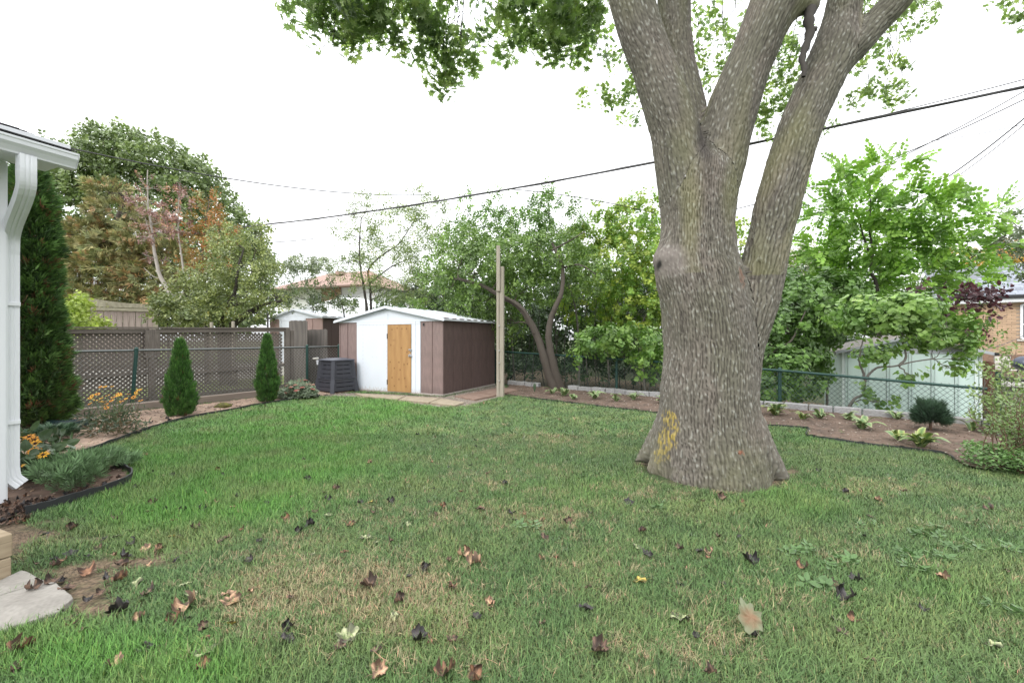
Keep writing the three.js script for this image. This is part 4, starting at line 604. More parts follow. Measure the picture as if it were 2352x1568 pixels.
// ---------- the big tree ----------
const bigTree = thing('maple_tree', 'huge grey-barked maple tree with forked trunk standing in the lawn', 'tree', P(1632, 1087, 4.0).setY(0));
{
  const N = (px, py, hw, d = 4.0, k = 1) => { const p = P(px, py, d); return { p, r: hw / F * d * k }; };
  const limbs = [
    [N(1634, 1175, 127), N(1634, 1115, 124), N(1633, 1085, 121), N(1632, 1060, 118), N(1630, 1035, 115), N(1629, 1000, 111), N(1627, 950, 107), N(1626, 900, 104), N(1628, 850, 100), N(1628, 800, 98), N(1621, 720, 97), N(1608, 640, 92), N(1602, 600, 86), N(1601, 523, 79), N(1603, 470, 79), N(1606, 420, 76), N(1612, 380, 52), N(1618, 330, 30), N(1622, 292, 10)],
    [N(1586, 500, 52), N(1574, 440, 58), N(1562, 375, 55, 3.98), N(1550, 300, 53, 3.96), N(1533, 244, 53, 3.95), N(1500, 150, 47, 3.95), N(1472, 75, 48, 3.95), N(1450, 0, 48, 3.95), N(1425, -90, 46, 3.95), N(1385, -260, 38, 3.9), N(1300, -520, 26, 3.7)],
    [N(1590, 380, 36, 4.12), N(1584, 250, 36, 4.25), N(1562, 150, 34, 4.35), N(1553, 75, 33, 4.4), N(1548, 0, 36, 4.45), N(1545, -150, 34, 4.6), N(1560, -420, 24, 4.9)],
    [N(1622, 500, 50), N(1636, 430, 56), N(1652, 375, 56), N(1664, 320, 55, 3.98), N(1684, 244, 55, 3.96), N(1719, 150, 49, 3.92), N(1750, 75, 50, 3.88), N(1785, 0, 56, 3.85), N(1815, -80, 52, 3.8), N(1850, -260, 36, 3.6), N(1900, -520, 24, 3.3)],
    [N(1672, 1010, 26, 3.95), N(1690, 930, 32, 3.94), N(1706, 860, 35, 3.93), N(1715, 800, 36, 3.93), N(1729, 735, 42, 3.93), N(1739, 690, 46, 3.95), N(1748, 640, 48, 3.97), N(1758, 590, 47, 3.98), N(1770, 540, 45), N(1782, 488, 48), N(1812, 375, 46), N(1835, 300, 45.5), N(1858, 244, 45.5), N(1893, 170, 46, 4.02), N(1918, 110, 46, 4.03), N(1932, 50, 38, 4.05), N(1941, 0, 35, 4.05), N(1955, -100, 32, 4.05), N(1960, -400, 22, 4.1)],
    [N(1915, 150, 32, 4.03), N(1960, 108, 33, 4.0), N(2010, 55, 30, 4.0), N(2062, 0, 30, 3.95), N(2125, -80, 28, 3.9), N(2230, -250, 22, 3.7)],
  ];
  const extra = [];   // roots, the swelling, stubs: further capsules that belong to a limb
  const cap = (own, a, b, ra, rb) => extra.push({ own, a, b, ra, rb, extra: true });
  const c0 = P(1630, 1010, 4.0), root = (px, py, r1, h = 0.02, r0 = 0.2, y0) => { const t = G(px, py, h), s = c0.clone().lerp(V(t.x, y0 ?? 0.32, t.z), 0.5); s.y = (y0 ?? 0.34) + 0.02; cap(0, s, t, r0 * 0.82, r1 * 0.7); };
  root(1470, 1060, 0.07, 0.03, 0.24); root(1798, 1094, 0.08, 0.03, 0.24, 0.36); root(1500, 1078, 0.08, 0.03, 0.24); root(1700, 1112, 0.07, 0.04, 0.22, 0.36); root(1590, 1098, 0.06, 0.03, 0.24, 0.36); root(1642, 1108, 0.06, 0.03, 0.2, 0.34); root(1535, 1082, 0.06, 0.03, 0.2); root(1755, 1050, 0.06, 0.04, 0.2); root(1560, 1045, 0.06, 0.04, 0.2); root(1700, 1048, 0.06, 0.04, 0.2);
  cap(0, P(1536, 596, 3.93), P(1541, 640, 3.95), 0.135, 0.12); cap(0, P(1548, 560, 3.95), P(1545, 675, 3.97), 0.09, 0.09);
  cap(3, P(1800, 10, 3.85), P(1862, 8, 3.85), 0.15, 0.05); cap(3, P(1868, -20, 3.85), P(1864, 20, 3.85), 0.05, 0.04);
  const seg = []; limbs.forEach((l, k) => { for (let i = 0; i < l.length - 1; i++) seg.push({ own: k, a: l[i].p, b: l[i + 1].p, ra: l[i].r, rb: l[i + 1].r }); }); seg.push(...extra);
  for (const s of seg) { s.d = s.b.clone().sub(s.a); s.l2 = s.d.lengthSq(); s.mid = s.a.clone().add(s.b).multiplyScalar(0.5); s.R = Math.sqrt(s.l2) / 2 + Math.max(s.ra, s.rb); }
  const dist = new Float32Array(limbs.length);
  function sdf(x, y, z) {
    dist.fill(9); const K = 0.09;
    for (const s of seg) {
      const mx = x - s.mid.x, my = y - s.mid.y, mz = z - s.mid.z, far = Math.sqrt(mx * mx + my * my + mz * mz) - s.R; if (far > 0.4) { if (far < dist[s.own]) dist[s.own] = Math.min(dist[s.own], far); continue; }
      const ax = x - s.a.x, ay = y - s.a.y, az = z - s.a.z, t = clamp((ax * s.d.x + ay * s.d.y + az * s.d.z) / s.l2), dx = ax - s.d.x * t, dy = ay - s.d.y * t, dz = az - s.d.z * t;
      const e = Math.sqrt(dx * dx + dy * dy + dz * dz) - lerp(s.ra, s.rb, t), o = dist[s.own]; if (!s.extra) { if (e < o) dist[s.own] = e; continue; } const h = clamp(0.5 + 0.5 * (o - e) / K); dist[s.own] = lerp(o, e, h) - K * h * (1 - h);
    }
    let r = 9; const K2 = 0.07; for (let k = 0; k < dist.length; k++) { const e = dist[k], h = clamp(0.5 + 0.5 * (r - e) / K2); r = lerp(r, e, h) - K2 * h * (1 - h); }
    return r;
  }
  const hash = (x, y) => { let h = Math.imul(x, 374761393) + Math.imul(y, 668265263) | 0; h = Math.imul(h ^ (h >>> 13), 1274126177); return ((h ^ (h >>> 16)) >>> 0) / 4294967296; };
  const pos = [], col = [], idx = [];
  const LICH = [P(1562, 1015, 3.6), P(1553, 1045, 3.6), P(1566, 985, 3.6), P(1545, 1062, 3.6)], STAIN = P(1622, 290, 3.75), RUST = P(1697, 1040, 3.6), SCAR = P(1706, 640, 3.7);
  limbs.forEach((l, own) => {
    const curve = new THREE.CatmullRomCurve3(l.map((q) => q.p), false, 'centripetal'), len = curve.getLength(), nl = Math.round(len / 0.0085), big = own === 0, na = big ? 380 : own === 2 || own === 5 ? 130 : 190, start = pos.length / 3, owned = [], nc = Math.max(8, Math.round(6.2832 * l[Math.min(4, l.length - 2)].r / 0.031));
    const e1 = V(1, 0, 0), e2 = V(), hit = V();
    for (let i = 0; i <= nl; i++) {
      const u = i / nl, c = curve.getPointAt(u), t = curve.getTangentAt(u); if (big) t.set(0, 1, 0);
      e1.addScaledVector(t, -e1.dot(t)).normalize(); e2.crossVectors(t, e1);
      for (let k = 0; k < na; k++) {
        const a = k / na * Math.PI * 2, dx = e1.x * Math.cos(a) + e2.x * Math.sin(a), dy = e1.y * Math.cos(a) + e2.y * Math.sin(a), dz = e1.z * Math.cos(a) + e2.z * Math.sin(a);
        let r = 0.02; for (let q = 0; q < 26; q++) { const s = sdf(c.x + dx * r, c.y + dy * r, c.z + dz * r); if (s > -0.0012) break; r += Math.max(-s * 0.95, 0.0015); if (r > 0.95) break; }
        hit.set(c.x + dx * r, c.y + dy * r, c.z + dz * r);
        sdf(hit.x, hit.y, hit.z); let best = 0; for (let q = 1; q < dist.length; q++) if (dist[q] < dist[best]) best = q; owned.push(best === own && r < 0.95);
        // bark: tall plates parted by thin cracks that run along the limb
        const s = u * len + own * 3.1, qx = hit.x - c.x * (big ? 0 : 1), qz = hit.z - c.z * (big ? 0 : 1), y = hit.y, hi = sstep(1.9, 3.6, y);
        const n2 = noise(qx * 60, s * 24, qz * 60 + 3), n3 = noise(qx * 16 + 40, s * 15, qz * 16), n4 = noise(qx * 3 + 9, s * 1.6, qz * 3 + own), smooth = sstep(0.2, 0.05, Math.hypot(hit.x - P(1536, 600, 3.8).x, hit.y - P(1536, 600, 3.8).y));
        const cu = a / 6.2832 * nc + 0.75 * noise(qx * 8, s * 3.2, qz * 8 + own) + 0.22 * n3, cv = s / 0.125 + 0.5 * noise(qx * 12 + 5, s * 6, qz * 12), iu = Math.floor(cu), iv = Math.floor(cv);
        let f1 = 9, f2 = 9, p1 = 0, vx1 = 0, vx2 = 0, vy1 = 0, vy2 = 0;
        for (let du = -1; du <= 1; du++) for (let dv = -1; dv <= 1; dv++) { const gu = ((iu + du) % nc + nc) % nc, gv = iv + dv, h = hash(gu + own * 131, gv), jx = iu + du + 0.12 + 0.76 * h, jy = gv + ((iu + du) & 1) * 0.5 + 0.9 * (hash(gv * 7 + own, gu) - .25), ex = cu - jx, ey = (cv - jy) * 0.8, dd = Math.sqrt(ex * ex + ey * ey); if (dd < f1) { f2 = f1; vx2 = vx1; vy2 = vy1; f1 = dd; p1 = h; vx1 = jx; vy1 = jy; } else if (dd < f2) { f2 = dd; vx2 = jx; vy2 = jy; } }
        const across = Math.abs(vx1 - vx2) / (Math.abs(vx1 - vx2) + Math.abs(vy1 - vy2) + 1e-6), wide = 0.55 + 0.9 * clamp(0.5 + n4 * 1.4), fur = (1 - sstep(0.04, 0.34 * wide, f2 - f1)) * lerp(0.35, 1, sstep(.3, .7, across));
        const depth = lerp(0.016, 0.009, hi) * (big || own === 4 ? 1 : 0.75) * (1 - 0.7 * smooth), f = fur, hgt = -depth * f + 0.0035 * n2 + 0.004 * (p1 - .5);
        pos.push(hit.x + dx * hgt, hit.y + dy * hgt, hit.z + dz * hgt);
        const lum = 0.72 + 0.32 * n2 + 0.28 * n4 + 0.16 * p1; let cc = mixc([0.205, 0.182, 0.152], [0.15, 0.142, 0.105], clamp(0.5 + n4 * 1.3 + hi * 0.35)).map((x) => x * lum);
        cc = mixc(cc, [0.24, 0.19, 0.172].map((x) => x * lum), clamp(0.6 * noise(qx * 5 + 70, s * 2.2, qz * 5)));
        if (n2 > 0.30) cc = mixc(cc, [0.36, 0.365, 0.33], 0.5 * sstep(0.3, 0.5, n2));
        cc = mixc(cc, [0.05, 0.042, 0.036], f * lerp(0.92, 0.8, hi) * (1 - 0.6 * smooth));
        if (y > 1.8) { const m = clamp(noise(qx * 4 + 20, s * 1.3, qz * 4 + 7) * 1.6); cc = mixc(cc, [0.20, 0.20, 0.075], m * 0.4); }
        if (big) {
          let li = 0; for (const L of LICH) li = Math.max(li, Math.exp(-(((hit.x - L.x) / 0.045) ** 2) - ((hit.y - L.y) / 0.13) ** 2)); if (hit.z > c.z) cc = mixc(cc, [0.42, 0.31, 0.045], sstep(0.35, 0.75, li * (0.75 + 1.5 * n2 + 0.9 * n3)) * (1 - f) * 0.75);
          const gr = sstep(0.55, 0.05, y) * clamp(0.25 + n4 + n3 * 0.5); cc = mixc(cc, [0.16, 0.155, 0.09], gr * 0.55);
          const ru = Math.exp(-(((hit.x - RUST.x) / 0.028) ** 2) - ((hit.y - RUST.y) / 0.075) ** 2); if (hit.z > c.z) cc = mixc(cc, [0.25, 0.07, 0.03], sstep(.45, .8, ru * (0.8 + 1.2 * n2 + 0.6 * n3)) * .7);
          cc = mixc(cc, [0.24, 0.205, 0.19], smooth * 0.5);
          const hole = Math.exp(-(((hit.x - P(1516, 607, 3.85).x) / 0.014) ** 2) - ((hit.y - P(1516, 607, 3.85).y) / 0.035) ** 2); cc = mixc(cc, [0.02, 0.018, 0.016], clamp(hole * 1.6));  // knot hole as a dark slit: its inner shade is only colour
        }
        const st = Math.exp(-(((hit.x - STAIN.x) / 0.07) ** 2) - ((hit.y - STAIN.y + 0.12) / 0.28) ** 2); if (hit.z > -4.0) cc = mixc(cc, [0.045, 0.038, 0.033], clamp(st * 0.95 + 0.4 * n2 * st));
        const sc = Math.exp(-(((hit.x - SCAR.x) / 0.045) ** 2) - ((hit.y - SCAR.y) / 0.11) ** 2); cc = mixc(cc, [0.2, 0.10, 0.065], sstep(.3, .8, sc * (.8 + 1.2 * n2 + .8 * n3)) * .6);
        col.push(...cc.map((x) => Math.max(0.01, x)));
      }
    }
    for (let i = 0; i < nl; i++) for (let k = 0; k < na; k++) { const k2 = (k + 1) % na, a = i * na + k, b = i * na + k2, c = a + na, d = b + na; for (const [x, y, z] of [[a, b, c], [c, b, d]]) if (owned[x] + owned[y] + owned[z] >= 2) idx.push(start + x, start + y, start + z); }
  });
  const o = bigTree.position; for (let i = 0; i < pos.length; i += 3) { pos[i] -= o.x; pos[i + 1] -= o.y; pos[i + 2] -= o.z; }
  const g = new THREE.BufferGeometry(); g.setAttribute('position', new THREE.Float32BufferAttribute(pos, 3)); g.setAttribute('color', new THREE.Float32BufferAttribute(col, 3)); g.setIndex(idx); g.computeVertexNormals();
  mesh('trunk', g, std(0xffffff, 0.92, { vertexColors: true }), bigTree);
  console.log('trunk triangles', idx.length / 3);
  // dead stub hanging from the middle limb
  const stub = smoothPath([P(1862, 20, 3.82), P(1858, 45, 3.8), P(1861, 75, 3.8), P(1850, 110, 3.8), P(1843, 135, 3.8), P(1848, 160, 3.78), P(1846, 176, 3.78)].map((p) => p.sub(o)), 24);
  mesh('dead_branch', [tube(stub, taper(25, 0.046, 0.016).map((r, i) => r * (1 + 0.18 * Math.sin(i * 1.7))), 10), tube([stub[7].clone(), stub[8].clone().add(V(0.05, 0.02, 0.02))], [0.028, 0.018], 7)], std(lin(0.055, 0.048, 0.042), 0.9), bigTree);
}
// ---------- leaves ----------
const OUT = {
  ovate: [[0.27, 0.2], [0.31, 0.45], [0.2, 0.75]], heart: [[0.36, -0.06], [0.5, 0.25], [0.36, 0.6], [0.12, 0.86]], narrow: [[0.13, 0.3], [0.11, 0.65]], wide: [[0.33, 0.22], [0.36, 0.5], [0.2, 0.8]],
  maple: [[0.1, 0.02], [0.43, 0.0], [0.22, 0.2], [0.64, 0.44], [0.29, 0.42], [0.37, 0.72], [0.12, 0.58]], purple: [[0.28, 0.25], [0.33, 0.55], [0.18, 0.85]],
};
function leafTris(shape) {         // triangles of one leaf: base at 0, tip at y = 1, a crease along the midrib
  const r = OUT[shape], c = [0, 0.42, -0.07], ring = [[0, 0, 0], ...r.map(([x, y]) => [x, y, 0.03]), [0, 1, 0.02], ...r.slice().reverse().map(([x, y]) => [-x, y, 0.03])];
  return ring.map((p, i) => [c, p, ring[(i + 1) % ring.length]]);
}
function sprig(shape, n, o, seed) {   // n leaves along a twig that grows up +y: o = { twig, size, open, flat }
  const rnd = rngOf(seed), T = leafTris(shape), pos = [], col = [], m = new THREE.Matrix4(), x = V(), y = V(), z = V(), v = V();
  for (let i = 0; i < n; i++) {
    const a = i * 2.4 + (rnd() - .5), t = (i + 0.4) / n, out = V(Math.cos(a), (o.open ?? 0.5) + (rnd() - .5) * 0.6, Math.sin(a)).normalize(), s = o.size * (0.75 + 0.5 * rnd());
    y.copy(out).add(V((rnd() - .5) * .7, (rnd() - .5) * .7, (rnd() - .5) * .7)).normalize(); z.set(rnd() - .5, (o.flat ?? 0.8) * (rnd() < .85 ? 1 : -1), rnd() - .5); z.addScaledVector(y, -z.dot(y)).normalize(); x.crossVectors(y, z);
    m.makeBasis(x, y, z).scale(V(s, s, s)); const at = V(0, t * o.twig, 0).addScaledVector(out, o.stalk ?? 0.02), k = 0.78 + 0.44 * rnd();
    for (const tri of T) for (const p of tri) { v.set(...p).applyMatrix4(m).add(at); pos.push(v.x, v.y, v.z); col.push(k * (0.95 + 0.1 * rnd()), k, k); }
  }
  const g = new THREE.BufferGeometry(); g.setAttribute('position', new THREE.Float32BufferAttribute(pos, 3)); g.setAttribute('color', new THREE.Float32BufferAttribute(col, 3)); g.computeVertexNormals(); return g;
}
function spray(n, o, seed) {        // flat fan of scale-leaf strips growing up +y
  const rnd = rngOf(seed), pos = [], col = [];
  for (let i = 0; i < n; i++) {
    const f = (i / (n - 1) - 0.5) * 2, a = f * (o.fan ?? 0.9) + (rnd() - .5) * .25, L = o.size * (1 - 0.45 * Math.abs(f)) * (0.8 + 0.4 * rnd()), b = o.size * 0.35 * (1 - Math.abs(f)), w = o.w * (0.7 + 0.6 * rnd()), dx = Math.sin(a), dy = Math.cos(a), zz = (rnd() - .5) * o.size * (o.thick ?? 0.35);
    const base = [dx * 0.02 * f, b * 0.5, 0], mid = [base[0] + dx * L * .55, base[1] + dy * L * .55, zz * .5], tip = [base[0] + dx * L, base[1] + dy * L * 0.97, zz], px = dy * w, py = -dx * w, k = 0.7 + 0.6 * rnd();
    const A = [mid[0] - px, mid[1] - py, mid[2]], B = [mid[0] + px, mid[1] + py, mid[2]];
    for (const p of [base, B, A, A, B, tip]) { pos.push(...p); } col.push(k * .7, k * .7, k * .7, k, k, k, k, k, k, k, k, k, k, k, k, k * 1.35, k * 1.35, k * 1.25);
  }
  const g = new THREE.BufferGeometry(); g.setAttribute('position', new THREE.Float32BufferAttribute(pos, 3)); g.setAttribute('color', new THREE.Float32BufferAttribute(col, 3)); g.computeVertexNormals(); return g;
}
const leafMat = new THREE.MeshPhysicalMaterial({ color: lin(1.55, 1.45, 1.5), roughness: 0.62, vertexColors: true, transmission: 0.5, thickness: 0, side: THREE.DoubleSide });
const crownMat = new THREE.MeshPhysicalMaterial({ color: lin(1.3, 1.22, 1.5), roughness: 0.6, vertexColors: true, transmission: 0.62, thickness: 0, side: THREE.DoubleSide });
const sprayMat = new THREE.MeshPhysicalMaterial({ color: 0xffffff, roughness: 0.7, vertexColors: true, transmission: 0.15, thickness: 0, side: THREE.DoubleSide });
const tmpM = new THREE.Matrix4(), tmpQ = new THREE.Quaternion(), UP = V(0, 1, 0), tmpC = new THREE.Color();
function instances(name, geo, mat, list, parent, into) {   // list of { p, dir, s, c } in world space
  const im = new THREE.InstancedMesh(geo, mat, list.length), o = parent ? parent.position : V(); im.name = name;
  list.forEach((e, i) => { tmpQ.setFromUnitVectors(UP, e.dir); tmpQ.multiply(new THREE.Quaternion().setFromAxisAngle(UP, e.a ?? 0)); im.setMatrixAt(i, tmpM.compose(e.p.clone().sub(o), tmpQ, V(e.s, e.s, e.s))); im.setColorAt(i, tmpC.setRGB(...e.c)); });
  im.userData.kind = 'stuff'; (into ?? parent).add(im); return im;
}
const pick = (pal, rnd, n) => { let t = 0; for (const q of pal) t += q[3] ?? 1; let x = clamp(rnd() * 0.75 + n * 0.25 + 0.0, 0, 0.9999) * t; for (const q of pal) { x -= q[3] ?? 1; if (x <= 0) return q; } return pal[0]; };
function blobPoints(blobs, rnd, o = {}) {
  const out = [];
  for (const [px, py, rx, ry, d, n, rd] of blobs) {
    const c = P(px, py, d), ax = rx / F * d, ay = ry / F * d, az = rd ?? (ax + ay) * 0.45, N = Math.round(n * (o.dense ?? 1));
    for (let i = 0; i < N; i++) {
      let x, y, z, q; do { x = rnd() * 2 - 1; y = rnd() * 2 - 1; z = rnd() * 2 - 1; q = x * x + y * y + z * z; } while (q > 1); const f = Math.pow(q, -0.18); x *= f; y *= f; z *= f;
      const p = V(c.x + x * ax, c.y + y * ay, c.z + z * az), hole = noise(p.x * 1.7, p.y * 1.9, p.z * 1.7); if (hole < (o.hole ?? -0.22)) continue;
      if (p.y < 0.05) continue;
      out.push({ p, c, n: noise(p.x * 1.1 + 7, p.y * 1.1, p.z * 1.1), q });
    }
  }
  return out;
}
function crown(parent, name, geos, mat, blobs, pal, o) {
  const rnd = rngOf(o.seed ?? 1), pts = blobPoints(blobs, rnd, o), lists = geos.map(() => []);
  for (const e of pts) {
    const dir = e.p.clone().sub(e.c).normalize().multiplyScalar(o.outward ?? 0.7).add(V((rnd() - .5) * (o.jit ?? 1.2), (rnd() - .5) * (o.jit ?? 1.2) + (o.up ?? 0.25), (rnd() - .5) * (o.jit ?? 1.2))).normalize();
    const c = pick(pal, rnd, e.n), k = (0.85 + 0.3 * rnd()) * (1 + 0.25 * e.n);
    lists[Math.floor(rnd() * geos.length)].push({ p: e.p, dir, s: (o.s ?? 1) * (0.75 + 0.5 * rnd()), a: rnd() * 6.28, c: [c[0] * k, c[1] * k, c[2] * k] });
  }
  const g = new THREE.Group(); g.name = name; parent.add(g); lists.forEach((l, i) => { if (l.length) instances('leaves', geos[i], mat, l, parent, g); });
  return pts;
}
const barkM = [std(lin(0.09, 0.075, 0.062), 0.95), std(lin(0.045, 0.038, 0.033), 0.95), std(lin(0.34, 0.31, 0.28), 0.9), std(lin(0.15, 0.09, 0.06), 0.95), std(lin(0.12, 0.11, 0.095), 0.95)];
// a tree or bush: limbs are picture paths with real radii, blobs hold the leaves, and branches reach from limbs to blobs
function tree(o) {
  const rnd = rngOf(o.seed), base = o.limbs?.length ? P(...o.limbs[0].pts[0]) : P(o.blobs[0][0], o.blobs[0][1], o.blobs[0][4]); base.y = groundY(base.x, base.z);
  const t = thing(o.name ?? 'tree', o.label, o.category ?? 'tree', base, 0, o.group), nodes = [], gs = [];
  for (const l of o.limbs ?? []) {
    const raw = l.pts.map((q) => P(...q)); if (l.ground !== false) raw.unshift(V(raw[0].x + (rnd() - .5) * .1, Math.min(raw[0].y - 0.05, groundY(raw[0].x, raw[0].z) - 0.05), raw[0].z));
    const pts = smoothPath(raw, Math.max(10, raw.length * 5)); pts.forEach((p, i) => { if (i > 1) { p.x += 0.012 * noise(i * .7, l.r0 * 900); p.z += 0.012 * noise(i * .7, 3, l.r0 * 900); } });
    const rr = taper(pts.length, l.r0, l.r1, 0.8).map((r, i) => r * (1 + 0.12 * noise(i * 0.9, l.r0 * 77)));
    gs.push(tube(pts.map((p) => p.clone().sub(base)), rr, l.r0 > 0.05 ? 12 : 7)); pts.forEach((p, i) => nodes.push({ p, r: rr[i] }));
  }
  if (gs.length) mesh('trunk', gs, o.bark ?? barkM[0], t);
  const bs = [];
  if (nodes.length) for (const [px, py, rx, ry, d, n] of o.blobs) {
    const c = P(px, py, d); let best = null, bd = 1e9; for (const q of nodes) { const e = q.p.distanceTo(c) + (q.p.y > c.y ? 0.8 * (q.p.y - c.y) + 0.1 : 0); if (e < bd) { bd = e; best = q; } }
    const r0 = Math.min(best.r * 0.7, o.br ?? 0.022), pts = wobble(best.p, c, 7, 0.16, rnd, -0.05); bs.push(tube(pts.map((p) => p.clone().sub(base)), taper(pts.length, r0, r0 * 0.4), 5));
    for (let k = 0; k < (o.twigs ?? 7); k++) { const s = pts[2 + Math.floor(rnd() * (pts.length - 2))], e = c.clone().add(V((rnd() * 2 - 1) * rx / F * d, (rnd() * 1.7 - 0.7) * ry / F * d, (rnd() * 2 - 1) * rx / F * d * .7)), w = wobble(s, e, 5, 0.22, rnd); bs.push(tube(w.map((p) => p.clone().sub(base)), taper(6, r0 * 0.45, 0.0025), 4)); }
  }
  if (bs.length) mesh('branches', bs, o.bark ?? barkM[0], t);
  crown(t, o.crownName ?? 'crown', o.geos, o.mat ?? leafMat, o.blobs, o.pal, o);
  return t;
}
const S1 = (shape, n, size, twig, seed, open, flat) => [0, 1, 2].map((k) => sprig(shape, n, { size, twig, open, flat }, seed + k * 17));
const GREEN = [[.105, .205, .036], [.14, .26, .045], [.075, .15, .03], [.18, .29, .058, .6]], YGREEN = [[.20, .32, .035], [.15, .28, .035], [.28, .37, .05], [.11, .22, .03]], DARKG = [[.035, .075, .02], [.05, .10, .022], [.028, .055, .018], [.065, .12, .03, .5]];
// crown of the big tree
{
  const geo = S1('maple', 7, 0.092, 0.26, 11, -0.15, 0.7), small = S1('maple', 6, 0.08, 0.16, 15, -0.15, 0.7);
  const near = [[765, 45, 55, 50, 5.2, 60], [800, -10, 80, 60, 5.0, 80], [735, 90, 22, 12, 5.2, 4], [762, 135, 18, 10, 5.3, 4], [690, 5, 40, 10, 5.2, 8], [655, 15, 12, 8, 5.2, 2], [850, 20, 60, 40, 5.4, 40], [920, 30, 60, 45, 5.2, 40], [960, 85, 60, 35, 5.4, 30], [1040, 90, 50, 40, 5.6, 26], [1010, 20, 70, 50, 5.5, 45], [1015, 150, 40, 28, 5.5, 18], [1065, 150, 40, 25, 5.6, 14], [1030, 188, 16, 8, 5.5, 3], [1090, 40, 50, 40, 5.8, 20], [1150, 60, 50, 50, 6, 20], [1168, 105, 8, 8, 5.6, 2], [1230, 20, 80, 50, 5.0, 60], [1270, 60, 50, 45, 5.0, 35], [1320, 10, 60, 40, 5.2, 38], [1310, 80, 50, 40, 5.8, 20], [1380, 50, 40, 50, 6, 14], [1130, -10, 90, 25, 5.4, 25]];
  const far = [[1380, 130, 60, 50, 7, 40], [1420, 180, 50, 50, 7, 36], [1440, 240, 40, 35, 7.2, 18], [1370, 220, 40, 30, 7.4, 10], [1620, 40, 50, 60, 7, 36], [1640, 110, 45, 50, 7, 32], [1605, 180, 30, 40, 7.2, 16], [1650, 200, 30, 40, 7.2, 16], [1690, 20, 30, 50, 7, 16], [1790, 140, 45, 50, 7, 50], [1780, 210, 45, 45, 7.2, 40], [1820, 240, 40, 40, 7.3, 26], [1760, 280, 25, 30, 7.5, 14], [1800, 70, 60, 40, 7, 40], [1850, 180, 30, 40, 7.2, 20], [2020, 130, 50, 30, 7, 22], [2040, 190, 40, 25, 7.2, 18], [1985, 215, 40, 20, 7.2, 14], [2060, 215, 25, 20, 7.3, 8], [2050, 150, 30, 15, 7.3, 8], [2120, 20, 45, 25, 7, 14], [2095, 50, 40, 25, 7, 8], [2330, 20, 40, 25, 6.5, 14], [2350, 40, 30, 20, 6.5, 8], [1910, 290, 16, 12, 7.4, 3]];
  const above = [[900, -190, 260, 110, 4.6, 130, 1.2], [1300, -220, 260, 120, 4.8, 130, 1.2], [1700, -260, 300, 150, 5.0, 150, 1.4], [2150, -200, 260, 130, 5.2, 120, 1.3], [1500, -700, 400, 200, 3.4, 120, 1.2], [2000, -600, 400, 200, 3.2, 110, 1.2], [2600, -150, 200, 150, 5.5, 70, 1.2]];
  const pal = [[.15, .245, .06], [.19, .30, .065], [.24, .35, .075, .7], [.10, .17, .05]], opt = { seed: 4, outward: 0.3, up: -0.55, jit: 1.1, hole: -0.12 };
  const lists = []; crown(bigTree, 'crown', geo, crownMat, [...near, ...above], pal, { ...opt, s: 0.95, dense: 1.25 }); crown(bigTree, 'crown', small, crownMat, far, pal.map((c) => [c[0] * 1.15, c[1] * 1.15, c[2], c[3] ?? 1]), { ...opt, seed: 5, dense: 1.2, s: 0.95 });
  // small twigs that carry them
  const rnd = rngOf(9), o = bigTree.position, gs = []; for (const [px, py, rx, ry, d] of [...near, ...far]) { const c = P(px, py, d), up = P(px + (rnd() - .3) * 80, Math.min(-60, py - 150), d - 0.2); const w = wobble(up, c, 7, 0.12, rnd); gs.push(tube(w.map((p) => p.clone().sub(o)), taper(8, 0.009, 0.0025), 5)); for (let k = 0; k < 3; k++) { const e = c.clone().add(V((rnd() - .5) * rx / 500 * d, -(rnd()) * ry / 900 * d, (rnd() - .5) * .4)); gs.push(tube(wobble(w[3 + k], e, 4, 0.2, rnd).map((p) => p.clone().sub(o)), taper(5, 0.005, 0.0018), 4)); } }
  for (const [a, b, r] of [[P(1400, -230, 3.9), P(1000, -260, 4.6), .06], [P(1400, -230, 3.9), P(760, -180, 4.8), .04], [P(1560, -400, 4.9), P(1650, -200, 6.6), .05], [P(1850, -260, 3.6), P(1800, -120, 6.6), .05], [P(2230, -250, 3.7), P(2300, -60, 6.2), .04], [P(1955, -200, 4.05), P(2080, -120, 6.6), .04], [P(1385, -260, 3.9), P(1260, -150, 4.9), .04]]) gs.push(tube(wobble(a, b, 10, 0.1, rnd).map((p) => p.clone().sub(o)), taper(11, r, r * 0.3), 7));
  mesh('branches', gs, barkM[1], bigTree);
}
